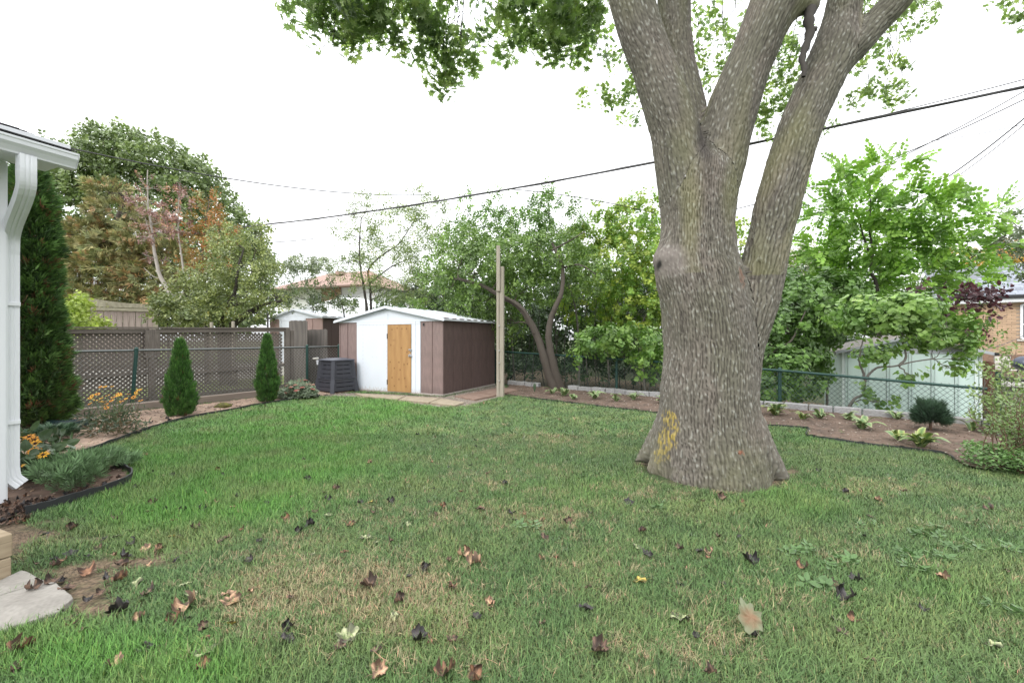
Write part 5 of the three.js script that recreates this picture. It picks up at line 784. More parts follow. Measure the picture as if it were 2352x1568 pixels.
// ---------- trees and bushes behind the right fence ----------
const ov6 = S1('ovate', 9, 0.066, 0.2, 31), ov5 = S1('wide', 9, 0.058, 0.18, 41), nar = S1('narrow', 9, 0.085, 0.22, 51, -0.3, 0.5), heart = S1('heart', 7, 0.072, 0.2, 61, 0.0, 0.9), mp6 = S1('maple', 7, 0.085, 0.2, 71, 0.1), big9 = S1('wide', 8, 0.10, 0.3, 81), elm = [0, 1, 2].map((k) => { // a long frond with paired pointed leaves
  const rnd = rngOf(90 + k), T = leafTris('wide'), pos = [], col = [], m = new THREE.Matrix4(), v = V(); for (let i = 0; i < 11; i++) { const s = i === 10 ? 0 : i % 2 ? 1 : -1, t = Math.floor(i / 2) / 5, y = V(s * 0.85, 0.55 + (s ? 0 : 1), -0.25 + (rnd() - .5) * .4).normalize(), z = V((rnd() - .5) * 1.2, -0.2 + (rnd() - .5), 1); z.addScaledVector(y, -z.dot(y)).normalize(); const x = V().crossVectors(y, z), S = 0.112 * (0.8 + 0.35 * rnd()) * (1 - 0.3 * t); m.makeBasis(x, y, z).scale(V(S, S, S)); const at = V(s * 0.008, 0.03 + t * 0.34, -0.09 * t * t), c = 0.8 + 0.4 * rnd(); for (const tri of T) for (const p of tri) { v.set(...p).applyMatrix4(m).add(at); pos.push(v.x, v.y, v.z); col.push(c, c, c); } }
  const g = new THREE.BufferGeometry(); g.setAttribute('position', new THREE.Float32BufferAttribute(pos, 3)); g.setAttribute('color', new THREE.Float32BufferAttribute(col, 3)); g.computeVertexNormals(); return g; });
tree({ seed: 101, name: 'apple_tree', label: 'gnarled two-stemmed tree growing at the stone edging by the right fence', geos: ov6, pal: [[.12, .21, .045], [.155, .26, .05], [.085, .15, .038], [.26, .29, .07, .25]], bark: barkM[0], br: 0.02,
  limbs: [{ r0: 0.15, r1: 0.035, pts: [[1274, 897, 10.45], [1262, 862, 10.45], [1250, 820, 10.45], [1235, 775, 10.5], [1215, 735, 10.5], [1190, 702, 10.5], [1150, 680, 10.5], [1110, 657, 10.5], [1052, 640, 10.5]] }, { r0: 0.05, r1: 0.02, ground: false, pts: [[1228, 765, 10.45], [1205, 715, 10.4], [1170, 688, 10.4], [1130, 668, 10.3]] }, { r0: 0.12, r1: 0.03, pts: [[1288, 893, 10.45], [1276, 855, 10.4], [1265, 810, 10.4], [1260, 770, 10.4], [1266, 730, 10.4], [1276, 705, 10.35], [1290, 670, 10.35], [1292, 620, 10.4], [1284, 590, 10.4], [1268, 558, 10.5]] }, { r0: 0.03, r1: 0.012, ground: false, pts: [[1292, 615, 10.4], [1330, 608, 10.4], [1370, 630, 10.4]] }, { r0: 0.03, r1: 0.01, ground: false, pts: [[1268, 575, 10.45], [1310, 552, 10.4], [1345, 530, 10.4]] }],
  blobs: [[1090, 620, 80, 50, 10.8, 420], [1180, 590, 90, 55, 10.9, 560], [1270, 590, 80, 50, 10.8, 420], [1100, 690, 70, 40, 11.2, 300], [1200, 670, 80, 45, 11.1, 360], [1020, 640, 60, 50, 11.4, 300], [1340, 640, 60, 45, 11, 260], [1010, 695, 60, 30, 11.8, 220], [1150, 745, 60, 35, 11.6, 170], [1060, 560, 60, 35, 11.2, 220]] });
tree({ seed: 102, name: 'slender_tree', label: 'slender tree with drooping leaves and twin dark stems behind the brown shed', geos: nar, pal: [[.145, .21, .065], [.19, .255, .075], [.105, .155, .055], [.40, .21, .06, .14], [.34, .31, .085, .35]], bark: barkM[1], br: 0.016, up: -0.5, hole: -0.1,
  limbs: [{ r0: 0.055, r1: 0.014, pts: [[842, 712, 13.4], [836, 665, 13.4], [827, 610, 13.5], [825, 560, 13.6], [830, 500, 13.8]] }, { r0: 0.05, r1: 0.012, pts: [[852, 710, 13.5], [850, 660, 13.6], [846, 620, 13.6], [872, 590, 13.6], [915, 560, 13.6], [955, 500, 13.7]] }, { r0: 0.03, r1: 0.01, ground: false, pts: [[849, 650, 13.6], [900, 612, 13.5], [950, 590, 13.4]] }],
  blobs: [[785, 500, 40, 40, 14.3, 60], [860, 475, 60, 40, 14.2, 110], [955, 462, 45, 35, 14, 90], [990, 500, 50, 50, 13.6, 140], [830, 550, 70, 45, 14.2, 210], [925, 530, 80, 55, 13.8, 280], [900, 610, 100, 45, 13.5, 420], [980, 590, 70, 55, 13.2, 320], [795, 605, 45, 40, 14.2, 140], [880, 665, 70, 30, 13.4, 210], [960, 660, 50, 40, 12.9, 220]] });
tree({ seed: 103, name: 'tall_shrub', label: 'tall upright green shrub with pointed tips behind the wooden post', category: 'shrub', geos: ov5, pal: GREEN, bark: barkM[4], br: 0.014, up: 0.8, limbs: [{ r0: 0.04, r1: 0.012, pts: [[1330, 850, 12], [1320, 700, 12], [1270, 560, 12], [1260, 470, 11.9]] }, { r0: 0.035, r1: 0.01, pts: [[1180, 850, 12.3], [1170, 700, 12.3], [1150, 560, 12.3], [1135, 480, 12.4]] }, { r0: 0.03, r1: 0.01, pts: [[1090, 850, 12.5], [1085, 640, 12.5], [1075, 500, 12.6]] }],
  blobs: [[1258, 490, 45, 45, 11.9, 190], [1205, 530, 65, 45, 12, 280], [1290, 530, 55, 50, 12, 250], [1130, 525, 50, 45, 12.3, 200], [1068, 545, 45, 45, 12.6, 170], [1258, 448, 12, 22, 11.9, 22], [1074, 475, 14, 34, 12.5, 26], [1138, 470, 14, 34, 12.3, 26], [1180, 480, 20, 30, 12.1, 34], [1310, 470, 16, 30, 12.2, 26], [1225, 610, 90, 50, 12.4, 320]] });
tree({ seed: 104, name: 'young_maple', label: 'bright yellow-green young maples growing as a thicket left of the big tree', geos: mp6, pal: YGREEN, bark: barkM[4], br: 0.012,
  limbs: [{ r0: 0.035, r1: 0.01, pts: [[1400, 880, 12.2], [1398, 760, 12.2], [1430, 640, 12.3], [1400, 520, 12.4]] }, { r0: 0.035, r1: 0.01, pts: [[1480, 880, 12], [1470, 760, 12], [1500, 680, 12], [1475, 620, 12.1], [1440, 560, 12.3]] }, { r0: 0.03, r1: 0.01, pts: [[1350, 880, 12.6], [1345, 740, 12.6], [1360, 600, 12.6]] }, { r0: 0.03, r1: 0.01, pts: [[1700, 880, 12], [1698, 720, 12], [1702, 560, 12]] }],
  blobs: [[1370, 545, 60, 50, 12.5, 270], [1460, 525, 65, 55, 12.4, 330], [1410, 615, 85, 60, 12.3, 480], [1490, 620, 55, 75, 12, 400], [1355, 700, 75, 50, 12.6, 300], [1450, 710, 85, 60, 12.2, 420], [1330, 560, 45, 40, 12.6, 160], [1395, 480, 35, 25, 12.5, 40], [1480, 470, 45, 28, 12.4, 55], [1520, 500, 30, 40, 12.3, 80], [1702, 560, 35, 50, 12, 120], [1702, 640, 40, 50, 12, 110], [1560, 640, 60, 90, 12.2, 200]] });
tree({ seed: 105, name: 'leafy_shrub', label: 'low arching leafy shrub leaning over the green fence rail beside the big tree', category: 'shrub', geos: S1('heart', 7, 0.08, 0.2, 65, 0, 0.9), pal: [[.13, .25, .045], [.18, .31, .06], [.09, .19, .035]], bark: barkM[4], br: 0.01, limbs: [{ r0: 0.018, r1: 0.006, pts: [[1470, 915, 9.6], [1460, 860, 9.6], [1420, 810, 9.6], [1370, 800, 9.6]] }, { r0: 0.018, r1: 0.006, pts: [[1490, 915, 9.4], [1495, 850, 9.4], [1500, 780, 9.4]] }],
  blobs: [[1390, 788, 60, 30, 9.7, 120], [1460, 795, 60, 38, 9.5, 150], [1350, 815, 35, 18, 9.8, 34], [1500, 830, 35, 45, 9.3, 80], [1415, 770, 40, 22, 9.6, 60]] });
tree({ seed: 106, name: 'thicket', label: 'dark tangled undergrowth of bushes behind the green fence by the post', category: 'bushes', crownName: 'foliage', geos: big9, pal: DARKG, bark: barkM[1], br: 0.012, limbs: Array.from({ length: 26 }, (_, i) => { const r = rngOf(600 + i), x = 1145 + i * 15 + r() * 14, d = 11.6 + r() * 2; return { r0: 0.012 + 0.012 * r(), r1: 0.006, pts: [[x, 880, d], [x + (r() - .5) * 30, 780, d], [x + (r() - .5) * 70, 660, d]] }; }),
  blobs: [[1060, 770, 90, 60, 13.8, 240], [1180, 790, 110, 60, 14, 330], [1300, 770, 120, 80, 14.2, 420], [1430, 780, 120, 80, 14, 420], [1530, 800, 90, 90, 13.6, 300], [1200, 700, 120, 60, 14.5, 340], [1400, 690, 140, 60, 14.6, 380], [1050, 700, 90, 60, 14.5, 260], [1560, 700, 80, 90, 14, 260], [1400, 860, 120, 40, 13, 160], [1200, 860, 80, 30, 13, 100], [1640, 760, 90, 120, 13.4, 300], [1740, 760, 70, 100, 13, 220]] });
tree({ seed: 107, name: 'evergreen_hedge', label: 'dense dark hedge far behind the yard closing the gaps between trees', category: 'hedge', crownName: 'foliage', geos: big9, pal: DARKG, s: 1.5, limbs: [], hole: -0.6, blobs: [[1100, 760, 160, 110, 19, 700], [1330, 740, 160, 120, 19, 800], [1560, 740, 160, 130, 19, 800], [1780, 730, 150, 110, 18.5, 700], [1960, 740, 120, 90, 18, 450], [960, 730, 90, 60, 19.5, 260]] });
// right of the big tree
tree({ seed: 111, name: 'lilac_bush', label: 'broad dark green heart-leaved bush behind the fence right of the big tree', category: 'bush', geos: heart, pal: [[.09, .185, .032], [.12, .24, .04], [.065, .135, .028], [.16, .29, .05, .5]], bark: barkM[0], br: 0.016,
  limbs: [{ r0: 0.035, r1: 0.012, pts: [[1770, 905, 8.4], [1745, 832, 8.3], [1775, 810, 8.3], [1815, 785, 8.3], [1835, 750, 8.4], [1850, 715, 8.5]] }, { r0: 0.035, r1: 0.01, pts: [[1830, 915, 8.6], [1825, 800, 8.7], [1800, 730, 8.8], [1795, 680, 9]] }, { r0: 0.03, r1: 0.01, pts: [[1900, 920, 8.7], [1905, 800, 8.8], [1915, 720, 8.9], [1900, 650, 9]] }],
  blobs: [[1800, 760, 55, 45, 8.7, 210], [1850, 700, 60, 45, 8.9, 260], [1895, 750, 36, 40, 8.8, 150], [1790, 850, 45, 45, 8.3, 150], [1845, 820, 46, 36, 8.6, 170], [1910, 665, 50, 34, 9, 160], [1800, 660, 45, 40, 9.2, 150], [1775, 905, 35, 22, 8.1, 50], [1840, 890, 40, 28, 8.3, 80], [1880, 850, 18, 40, 8.8, 60], [1760, 790, 30, 60, 8.6, 110], [1955, 680, 36, 26, 9, 80]] });
tree({ seed: 112, name: 'redbud_tree', label: 'bright green heart-leaved small tree with crooked stem over the pale green shed', geos: heart, pal: [[.135, .245, .045], [.175, .30, .06], [.095, .19, .035], [.22, .33, .075, .5]], bark: barkM[4], br: 0.013,
  limbs: [{ r0: 0.034, r1: 0.010, pts: [[1949, 950, 7.3], [1954, 930, 7.3], [1965, 915, 7.3], [1985, 904, 7.3], [1987, 876, 7.3], [2001, 855, 7.25], [2018, 844, 7.2], [2054, 841, 7.2], [2101, 830, 7.1], [2143, 824, 7.0]] }, { r0: 0.022, r1: 0.008, ground: false, pts: [[1987, 872, 7.3], [1982, 850, 7.3], [1975, 836, 7.3], [1978, 800, 7.4], [1990, 760, 7.5]] }, { r0: 0.022, r1: 0.008, ground: false, pts: [[2066, 840, 7.18], [2082, 820, 7.2], [2076, 795, 7.2], [2072, 765, 7.25], [2060, 735, 7.3]] }, { r0: 0.014, r1: 0.006, ground: false, pts: [[2072, 780, 7.2], [2130, 765, 7.1], [2180, 750, 7.0]] }],
  blobs: [[2020, 710, 55, 30, 7.5, 130], [2095, 722, 70, 32, 7.3, 190], [2175, 750, 55, 30, 7.1, 120], [2060, 748, 55, 22, 7.3, 70], [2140, 783, 50, 16, 7.1, 34], [1985, 742, 36, 20, 7.5, 30], [1995, 815, 22, 16, 7.3, 16], [2215, 790, 28, 20, 6.95, 28], [2190, 850, 22, 12, 6.95, 9], [2030, 815, 26, 16, 7.25, 18], [2095, 872, 20, 10, 7.1, 6], [2222, 830, 14, 14, 6.95, 8], [1950, 720, 40, 40, 7.8, 80], [2000, 905, 14, 10, 7.25, 4], [2030, 925, 24, 10, 7.2, 7]] });
tree({ seed: 113, name: 'elm_sapling', label: 'tall airy sapling with long leaf fronds against the sky right of the big tree', geos: elm, pal: [[.135, .275, .03], [.18, .335, .04], [.10, .205, .03], [.23, .36, .06, .5]], bark: barkM[1], br: 0.011, twigs: 9, dense: .78, up: 0.2, outward: 0.9, jit: 1.0, hole: -0.3,
  limbs: [{ r0: 0.06, r1: 0.008, pts: [[2022, 800, 10], [2018, 690, 10], [2012, 645, 10], [2002, 626, 10], [2004, 580, 10], [2002, 556, 10], [1998, 524, 10], [2000, 470, 10], [1998, 400, 10]] }, { r0: 0.035, r1: 0.007, ground: false, pts: [[2003, 590, 10], [1994, 570, 10], [1982, 536, 10], [1970, 492, 10], [1962, 430, 10]] }, { r0: 0.028, r1: 0.007, ground: false, pts: [[1998, 526, 10], [2028, 492, 9.9], [2065, 468, 9.8], [2150, 440, 9.7]] }, { r0: 0.03, r1: 0.008, pts: [[2110, 800, 10.2], [2095, 700, 10.2], [2140, 660, 10], [2220, 600, 9.8], [2310, 540, 9.6]] }],
  blobs: [[1950, 425, 50, 40, 10, 46], [2035, 400, 60, 40, 10, 50], [1895, 480, 45, 45, 10.2, 62], [1985, 480, 75, 45, 10, 120], [2085, 480, 65, 45, 9.8, 95], [2175, 500, 65, 38, 9.6, 74], [2265, 485, 50, 22, 9.5, 26], [1890, 560, 45, 45, 10.3, 90], [1985, 560, 75, 45, 10.2, 150], [2095, 560, 75, 42, 9.9, 140], [2205, 555, 65, 38, 9.7, 96], [1990, 635, 85, 40, 10.3, 170], [2115, 635, 75, 40, 10, 140], [2225, 620, 50, 35, 9.8, 60], [2160, 440, 45, 22, 9.7, 20], [2075, 365, 45, 12, 9.9, 12], [1930, 380, 20, 15, 10, 8], [2305, 560, 35, 30, 9.6, 26], [1915, 620, 40, 40, 10.4, 90], [1870, 440, 20, 20, 10.2, 10]] });
tree({ seed: 114, name: 'purple_shrub', label: 'shrub with dark purple leaves in front of the tan brick house', category: 'shrub', geos: S1('purple', 6, 0.1, 0.25, 95), pal: [[.07, .018, .024], [.045, .014, .02], [.11, .026, .026, .4]], bark: barkM[1], br: 0.01, limbs: [{ r0: 0.03, r1: 0.008, pts: [[2080, 830, 9.4], [2090, 760, 9.3], [2130, 710, 9.2], [2200, 680, 9], [2290, 665, 8.8]] }], blobs: [[2115, 690, 50, 26, 9.2, 34], [2190, 700, 50, 30, 9.0, 56], [2260, 678, 40, 12, 8.8, 22], [2215, 760, 36, 18, 8.8, 22], [2150, 755, 30, 26, 9, 20], [2250, 715, 30, 14, 8.8, 14]] });
tree({ seed: 115, name: 'green_shrub', label: 'light green shrub mixed with the purple leaves before the brick house', category: 'shrub', geos: ov6, pal: [[.13, .235, .04], [.1, .19, .035], [.18, .28, .06]], bark: barkM[4], br: 0.01, limbs: [{ r0: 0.03, r1: 0.008, pts: [[2130, 840, 10.8], [2140, 750, 10.8], [2180, 690, 10.6], [2250, 660, 10.4]] }], blobs: [[2150, 660, 60, 26, 10.9, 120], [2215, 735, 45, 32, 10.5, 80], [2260, 770, 40, 20, 10.3, 28], [2110, 740, 40, 40, 11.2, 80], [2180, 790, 30, 20, 10.6, 26], [2290, 625, 30, 20, 10.2, 30]] });
tree({ seed: 116, name: 'pale_tree', label: 'pale silvery tree far away just right of the big trunk', geos: ov6, s: 2.2, pal: [[.35, .38, .25], [.28, .32, .2], [.42, .44, .32]], limbs: [{ r0: 0.12, r1: 0.03, pts: [[1830, 800, 25], [1830, 620, 25]] }], blobs: [[1825, 590, 45, 30, 25, 150], [1870, 610, 50, 40, 25, 200], [1820, 650, 50, 40, 25, 180], [1900, 660, 40, 40, 25, 120]] });
tree({ seed: 117, name: 'autumn_tree', label: 'far tree turning yellow and orange above the brick house roof', geos: ov6, s: 2.4, pal: [[.5, .3, .05], [.42, .34, .06], [.3, .3, .06], [.55, .22, .05, .5]], limbs: [{ r0: 0.15, r1: 0.03, pts: [[2300, 760, 29], [2300, 600, 29]] }], blobs: [[2270, 595, 45, 22, 29, 100], [2320, 585, 40, 25, 29, 100], [2360, 600, 40, 30, 29, 90], [2200, 600, 40, 20, 29, 60]] });
tree({ seed: 118, name: 'dark_tree', label: 'dark leaved tree partly cut off by the right edge above the grey roof', geos: ov6, s: 1.5, pal: [[.06, .1, .03], [.08, .11, .05], [.12, .07, .05, .3]], limbs: [{ r0: 0.08, r1: 0.02, pts: [[2380, 800, 17], [2370, 640, 17], [2350, 560, 17]] }], blobs: [[2345, 510, 25, 18, 12, 14], [2330, 560, 30, 22, 16, 50], [2350, 610, 30, 30, 17, 80], [2300, 575, 40, 20, 15, 50]] });
// ---------- left background ----------
tree({ seed: 121, name: 'broadleaf_tree', label: 'large rounded green tree rising behind everything on the left', geos: big9, s: 1.25, twigs: 4, br: 0.07, pal: [[.12, .185, .055], [.155, .225, .062], [.09, .135, .045], [.22, .24, .065, .5]], hole: -0.2,
  limbs: [{ r0: 0.3, r1: 0.08, pts: [[300, 745, 19], [300, 640, 19], [280, 520, 19], [270, 400, 19]] }, { r0: 0.2, r1: 0.06, ground: false, pts: [[300, 640, 19], [360, 520, 19], [430, 450, 19]] }],
  blobs: [[160, 385, 55, 45, 19, 330], [255, 350, 70, 50, 19, 560], [345, 370, 80, 50, 19, 600], [430, 420, 70, 50, 19, 520], [490, 490, 55, 55, 18.7, 430], [550, 550, 45, 50, 18.3, 300], [240, 430, 110, 50, 19.2, 560], [370, 470, 110, 55, 19.2, 600], [155, 470, 60, 55, 18.5, 330], [480, 580, 80, 55, 18.5, 380], [330, 560, 130, 60, 19.3, 560], [200, 570, 80, 60, 19, 400], [580, 610, 40, 40, 18, 180], [230, 300, 14, 10, 19, 10], [290, 305, 30, 12, 19, 30], [120, 340, 30, 16, 18.6, 30], [600, 540, 14, 22, 18, 18], [60, 420, 60, 60, 18.6, 260], [440, 660, 120, 50, 18.6, 360], [570, 680, 60, 40, 18.4, 160]] });
const cedarFan = [0, 1, 2].map((k) => spray(11, { size: 0.22, w: 0.012, fan: 1.1, thick: 0.6 }, 200 + k));
tree({ seed: 122, name: 'cedar_tree', label: 'browning olive cedar with layered boughs beyond the board fence', geos: cedarFan, mat: sprayMat, up: -0.1, outward: 0.8, pal: [[.22, .23, .085], [.28, .255, .10], [.32, .20, .085, .5], [.15, .17, .06], [.20, .25, .075]], br: 0.03, hole: -0.28,
  limbs: [{ r0: 0.16, r1: 0.05, pts: [[250, 745, 14.4], [255, 640, 14.4], [260, 540, 14.4], [285, 450, 14.4]] }],
  blobs: [[200, 545, 65, 35, 14.2, 560], [285, 490, 80, 36, 14.4, 560], [340, 550, 65, 40, 14.2, 480], [230, 620, 95, 38, 13.7, 760], [330, 640, 75, 40, 13.8, 520], [185, 680, 50, 30, 13.2, 240], [380, 600, 45, 45, 14.2, 280], [270, 570, 90, 32, 14, 560], [250, 690, 90, 25, 13.4, 360], [240, 440, 50, 26, 14.5, 230], [150, 590, 30, 50, 13.8, 190]] });
tree({ seed: 123, name: 'pale_stemmed_tree', label: 'thin tree with pale grey stems and reddish brown withered leaves', geos: ov5, pal: [[.26, .165, .135], [.19, .115, .10], [.33, .20, .12, .6], [.33, .24, .20]], bark: barkM[2], br: 0.014, dense: .75, hole: -0.3, twigs: 8,
  limbs: [{ r0: 0.075, r1: 0.012, pts: [[415, 745, 11.8], [398, 690, 11.8], [366, 630, 11.8], [353, 570, 11.8], [347, 520, 11.8], [340, 480, 11.8], [338, 390, 11.8]] }, { r0: 0.045, r1: 0.01, ground: false, pts: [[405, 700, 11.8], [428, 660, 11.8], [424, 640, 11.8], [415, 580, 11.8], [408, 520, 11.8], [412, 430, 11.8]] }, { r0: 0.015, r1: 0.006, ground: false, pts: [[370, 640, 11.8], [352, 635, 11.7], [330, 615, 11.7]] }, { r0: 0.014, r1: 0.005, ground: false, pts: [[347, 545, 11.8], [338, 520, 11.8], [332, 500, 11.8]] }],
  blobs: [[338, 465, 30, 36, 11.8, 46], [340, 430, 18, 24, 11.8, 16], [355, 515, 36, 24, 11.8, 36], [412, 470, 24, 36, 11.8, 46], [405, 525, 34, 24, 11.8, 44], [330, 545, 22, 14, 11.8, 12], [350, 590, 26, 18, 11.8, 10], [385, 500, 26, 26, 11.9, 26], [410, 420, 12, 20, 11.8, 10]] });
tree({ seed: 124, name: 'autumn_sapling', label: 'sapling with orange and yellow leaves left of the sheds', geos: ov5, pal: [[.34, .17, .045], [.26, .2, .05], [.16, .19, .05], [.40, .15, .05, .6]], bark: barkM[4], br: 0.012, hole: -0.4, limbs: [{ r0: 0.05, r1: 0.01, pts: [[470, 745, 12.3], [468, 650, 12.3], [465, 560, 12.3], [480, 460, 12.3]] }], blobs: [[470, 500, 36, 40, 12.3, 100], [500, 540, 40, 34, 12.2, 100], [450, 560, 30, 30, 12.3, 60], [440, 610, 26, 24, 12.1, 36], [480, 600, 40, 36, 12.3, 90], [475, 455, 18, 20, 12.3, 22]] });
tree({ seed: 125, name: 'apple_tree', label: 'spreading old apple tree with crooked dark limbs behind the lattice fence', geos: S1('ovate', 9, 0.06, 0.2, 33), pal: [[.17, .22, .068], [.22, .27, .08], [.12, .16, .055], [.36, .31, .09, .35], [.42, .18, .06, .08]], bark: barkM[1], br: 0.022, twigs: 10, hole: -0.2,
  limbs: [{ r0: 0.12, r1: 0.03, pts: [[531, 752, 11], [553, 730, 11], [575, 715, 11], [596, 704, 11], [612, 698, 11], [650, 690, 11]] }, { r0: 0.10, r1: 0.02, pts: [[509, 745, 11], [520, 712, 11], [530, 690, 11], [540, 668, 11], [545, 620, 11], [560, 570, 11.2]] }, { r0: 0.07, r1: 0.02, pts: [[475, 750, 11], [458, 720, 11], [430, 692, 11]] }, { r0: 0.05, r1: 0.012, ground: false, pts: [[522, 710, 11], [560, 690, 10.9], [590, 672, 10.9]] }, { r0: 0.05, r1: 0.012, ground: false, pts: [[505, 735, 11], [480, 690, 11], [470, 640, 11]] }, { r0: 0.03, r1: 0.01, ground: false, pts: [[560, 700, 11], [575, 640, 11.1], [585, 580, 11.3]] }],
  blobs: [[480, 640, 60, 36, 11, 260], [560, 610, 55, 50, 11.2, 300], [540, 680, 65, 32, 10.9, 260], [610, 640, 40, 36, 11, 140], [440, 690, 45, 36, 10.9, 170], [585, 565, 24, 44, 11.4, 70], [630, 680, 30, 28, 11, 80], [525, 560, 40, 40, 11.4, 150], [420, 640, 34, 28, 11.1, 80], [500, 730, 40, 14, 10.8, 80], [590, 720, 26, 14, 10.9, 30], [606, 545, 12, 26, 11.4, 14], [470, 715, 40, 20, 10.8, 110]] });
tree({ seed: 126, name: 'lime_shrub', label: 'pale lime green shrub peeking over the lattice beside the tall cedar', category: 'shrub', geos: mp6, s: 0.8, pal: [[.32, .42, .07], [.26, .36, .06], [.4, .48, .12]], bark: barkM[4], br: 0.01, limbs: [{ r0: 0.02, r1: 0.008, pts: [[185, 760, 8.5], [190, 730, 8.5]] }], blobs: [[168, 712, 24, 20, 8.5, 80], [205, 745, 36, 8, 8.4, 50], [155, 740, 25, 20, 8.3, 60], [185, 692, 14, 8, 8.6, 14]] });
tree({ seed: 127, name: 'ivy_shrub', label: 'leafy shrub hanging over the right end of the board fence', category: 'shrub', geos: ov5, pal: [[.16, .20, .055], [.11, .155, .045], [.24, .24, .07, .5]], bark: barkM[1], br: 0.01, limbs: [{ r0: 0.03, r1: 0.01, pts: [[385, 760, 10], [380, 710, 9.9]] }], blobs: [[385, 702, 28, 20, 9.9, 90], [410, 725, 36, 24, 9.9, 110], [350, 688, 16, 6, 9.9, 10], [338, 722, 8, 12, 9.8, 6], [440, 735, 30, 16, 9.9, 50]] });
tree({ seed: 128, name: 'leafy_shrub', label: 'thin leafy shrub between the two brown sheds in front of the white canopy', category: 'shrub', geos: ov6, pal: [[.07, .115, .035], [.10, .15, .045], [.05, .08, .03]], bark: barkM[1], br: 0.012, hole: -0.15, limbs: [{ r0: 0.03, r1: 0.008, pts: [[720, 735, 15.5], [715, 690, 15.5], [690, 640, 15.5]] }, { r0: 0.03, r1: 0.008, pts: [[790, 720, 14], [780, 690, 14], [750, 640, 14]] }], blobs: [[690, 685, 45, 24, 15.5, 130], [650, 660, 34, 26, 15.6, 80], [755, 695, 45, 16, 14.5, 110], [735, 650, 34, 24, 14.5, 50], [815, 703, 36, 12, 13.5, 60], [640, 690, 30, 20, 15.6, 60], [620, 620, 24, 36, 15.6, 50]] });
tree({ seed: 129, name: 'distant_tree', label: 'small distant grey-green trees on the skyline above the red roof', geos: big9, s: 2.2, pal: [[.16, .21, .12], [.2, .25, .14], [.13, .17, .1]], limbs: [], hole: -0.6, blobs: [[690, 608, 32, 14, 55, 130], [735, 612, 28, 12, 55, 90], [660, 625, 20, 10, 55, 40]] });
tree({ seed: 130, name: 'hedge', label: 'dense green hedge in the yard beyond the lattice fence', category: 'hedge', crownName: 'foliage', geos: big9, s: 1.2, pal: [[.08, .13, .035], [.11, .17, .045], [.06, .095, .03]], limbs: [], hole: -0.5, blobs: [[400, 720, 110, 40, 15.5, 360], [520, 725, 90, 36, 15.5, 300], [290, 720, 90, 40, 16, 300], [170, 720, 80, 50, 16, 260], [60, 700, 80, 70, 16, 260]] });
// ---------- cedars in the bed ----------
function columnCedar(label, base, H, R, n, o) {
  const t = thing(o.name ?? 'cedar_shrub', label, o.category ?? 'cedar', base, 0, o.group), rnd = rngOf(o.seed), list = [], ph = o.seed * 3.7;
  mesh('stem', tube([V(0, -0.03, 0), V(0, H * 0.5, 0), V(0, H * 0.92, 0)], [R * 0.12, R * 0.08, 0.005], 7), barkM[3], t);
  for (let i = 0; i < n; i++) {
    const y = H * (0.02 + 0.98 * Math.pow(rnd(), 1.15)), u = y / H, a = rnd() * 6.283, lump = 1 + (o.lumpy ?? 1.4) * 0.16 * noise(Math.cos(a) * 1.7 + ph, y * o.lf, Math.sin(a) * 1.7) + (o.lumpy ?? 1.4) * 0.13 * noise(Math.cos(a) * 4 + ph, y * o.lf * 2.4, Math.sin(a) * 4);
    const prof = o.prof(u) * R * lump, q = Math.pow(rnd(), 0.4), r = prof * (0.45 + 0.57 * q) * (1 + (rnd() < .12 ? .14 * rnd() : 0)), p = V(base.x + Math.cos(a) * r, base.y + y, base.z + Math.sin(a) * r), dir = V(Math.cos(a) * (0.35 + 0.3 * rnd()), o.upr + 0.5 * rnd(), Math.sin(a) * (0.35 + 0.3 * rnd())).add(V((rnd() - .5) * .5, 0, (rnd() - .5) * .5)).normalize();
    const c = pick(o.pal, rnd, noise(p.x * 5, p.y * 3, p.z * 5)), k = 0.8 + 0.4 * rnd(), brown = o.brown && rnd() < o.brown * (1 - q * 0.7) * (1.3 - u); list.push({ p, dir, s: 0.8 + 0.4 * rnd(), a: rnd() * 6.28, c: brown ? [.16 * k, .075 * k, .035 * k] : [c[0] * k, c[1] * k, c[2] * k] });
  }
  instances('foliage', o.geo, sprayMat, list, t); return t;
}
const fanS = spray(9, { size: 0.09, w: 0.0046, fan: 0.75, thick: 0.5 }, 301), fanL = spray(11, { size: 0.15, w: 0.007, fan: 0.95, thick: 0.6 }, 302);
const CG = [[.065, .17, .028], [.095, .225, .04], [.04, .105, .02], [.14, .28, .055, .7]];
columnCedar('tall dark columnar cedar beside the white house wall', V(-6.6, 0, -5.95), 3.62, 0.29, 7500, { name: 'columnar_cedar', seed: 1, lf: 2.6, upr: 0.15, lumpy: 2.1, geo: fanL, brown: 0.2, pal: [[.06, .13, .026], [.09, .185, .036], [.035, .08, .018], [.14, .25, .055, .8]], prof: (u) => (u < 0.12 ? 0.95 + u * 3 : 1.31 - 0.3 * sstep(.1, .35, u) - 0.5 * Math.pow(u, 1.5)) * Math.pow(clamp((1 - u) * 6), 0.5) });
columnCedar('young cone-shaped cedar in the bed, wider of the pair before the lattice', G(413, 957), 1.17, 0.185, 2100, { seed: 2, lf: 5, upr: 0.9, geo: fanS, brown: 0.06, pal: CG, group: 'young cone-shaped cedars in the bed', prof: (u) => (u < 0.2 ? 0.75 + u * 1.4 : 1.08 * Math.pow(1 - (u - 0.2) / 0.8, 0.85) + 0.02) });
columnCedar('young slim cedar in the bed, narrower of the pair nearer the compost bin', G(613, 925), 1.25, 0.165, 2000, { seed: 3, lf: 5, upr: 0.9, geo: fanS, brown: 0.06, pal: CG, group: 'young cone-shaped cedars in the bed', prof: (u) => (u < 0.25 ? 0.7 + u * 1.3 : 1.05 * Math.pow(1 - (u - 0.25) / 0.75, 0.8) + 0.02) });
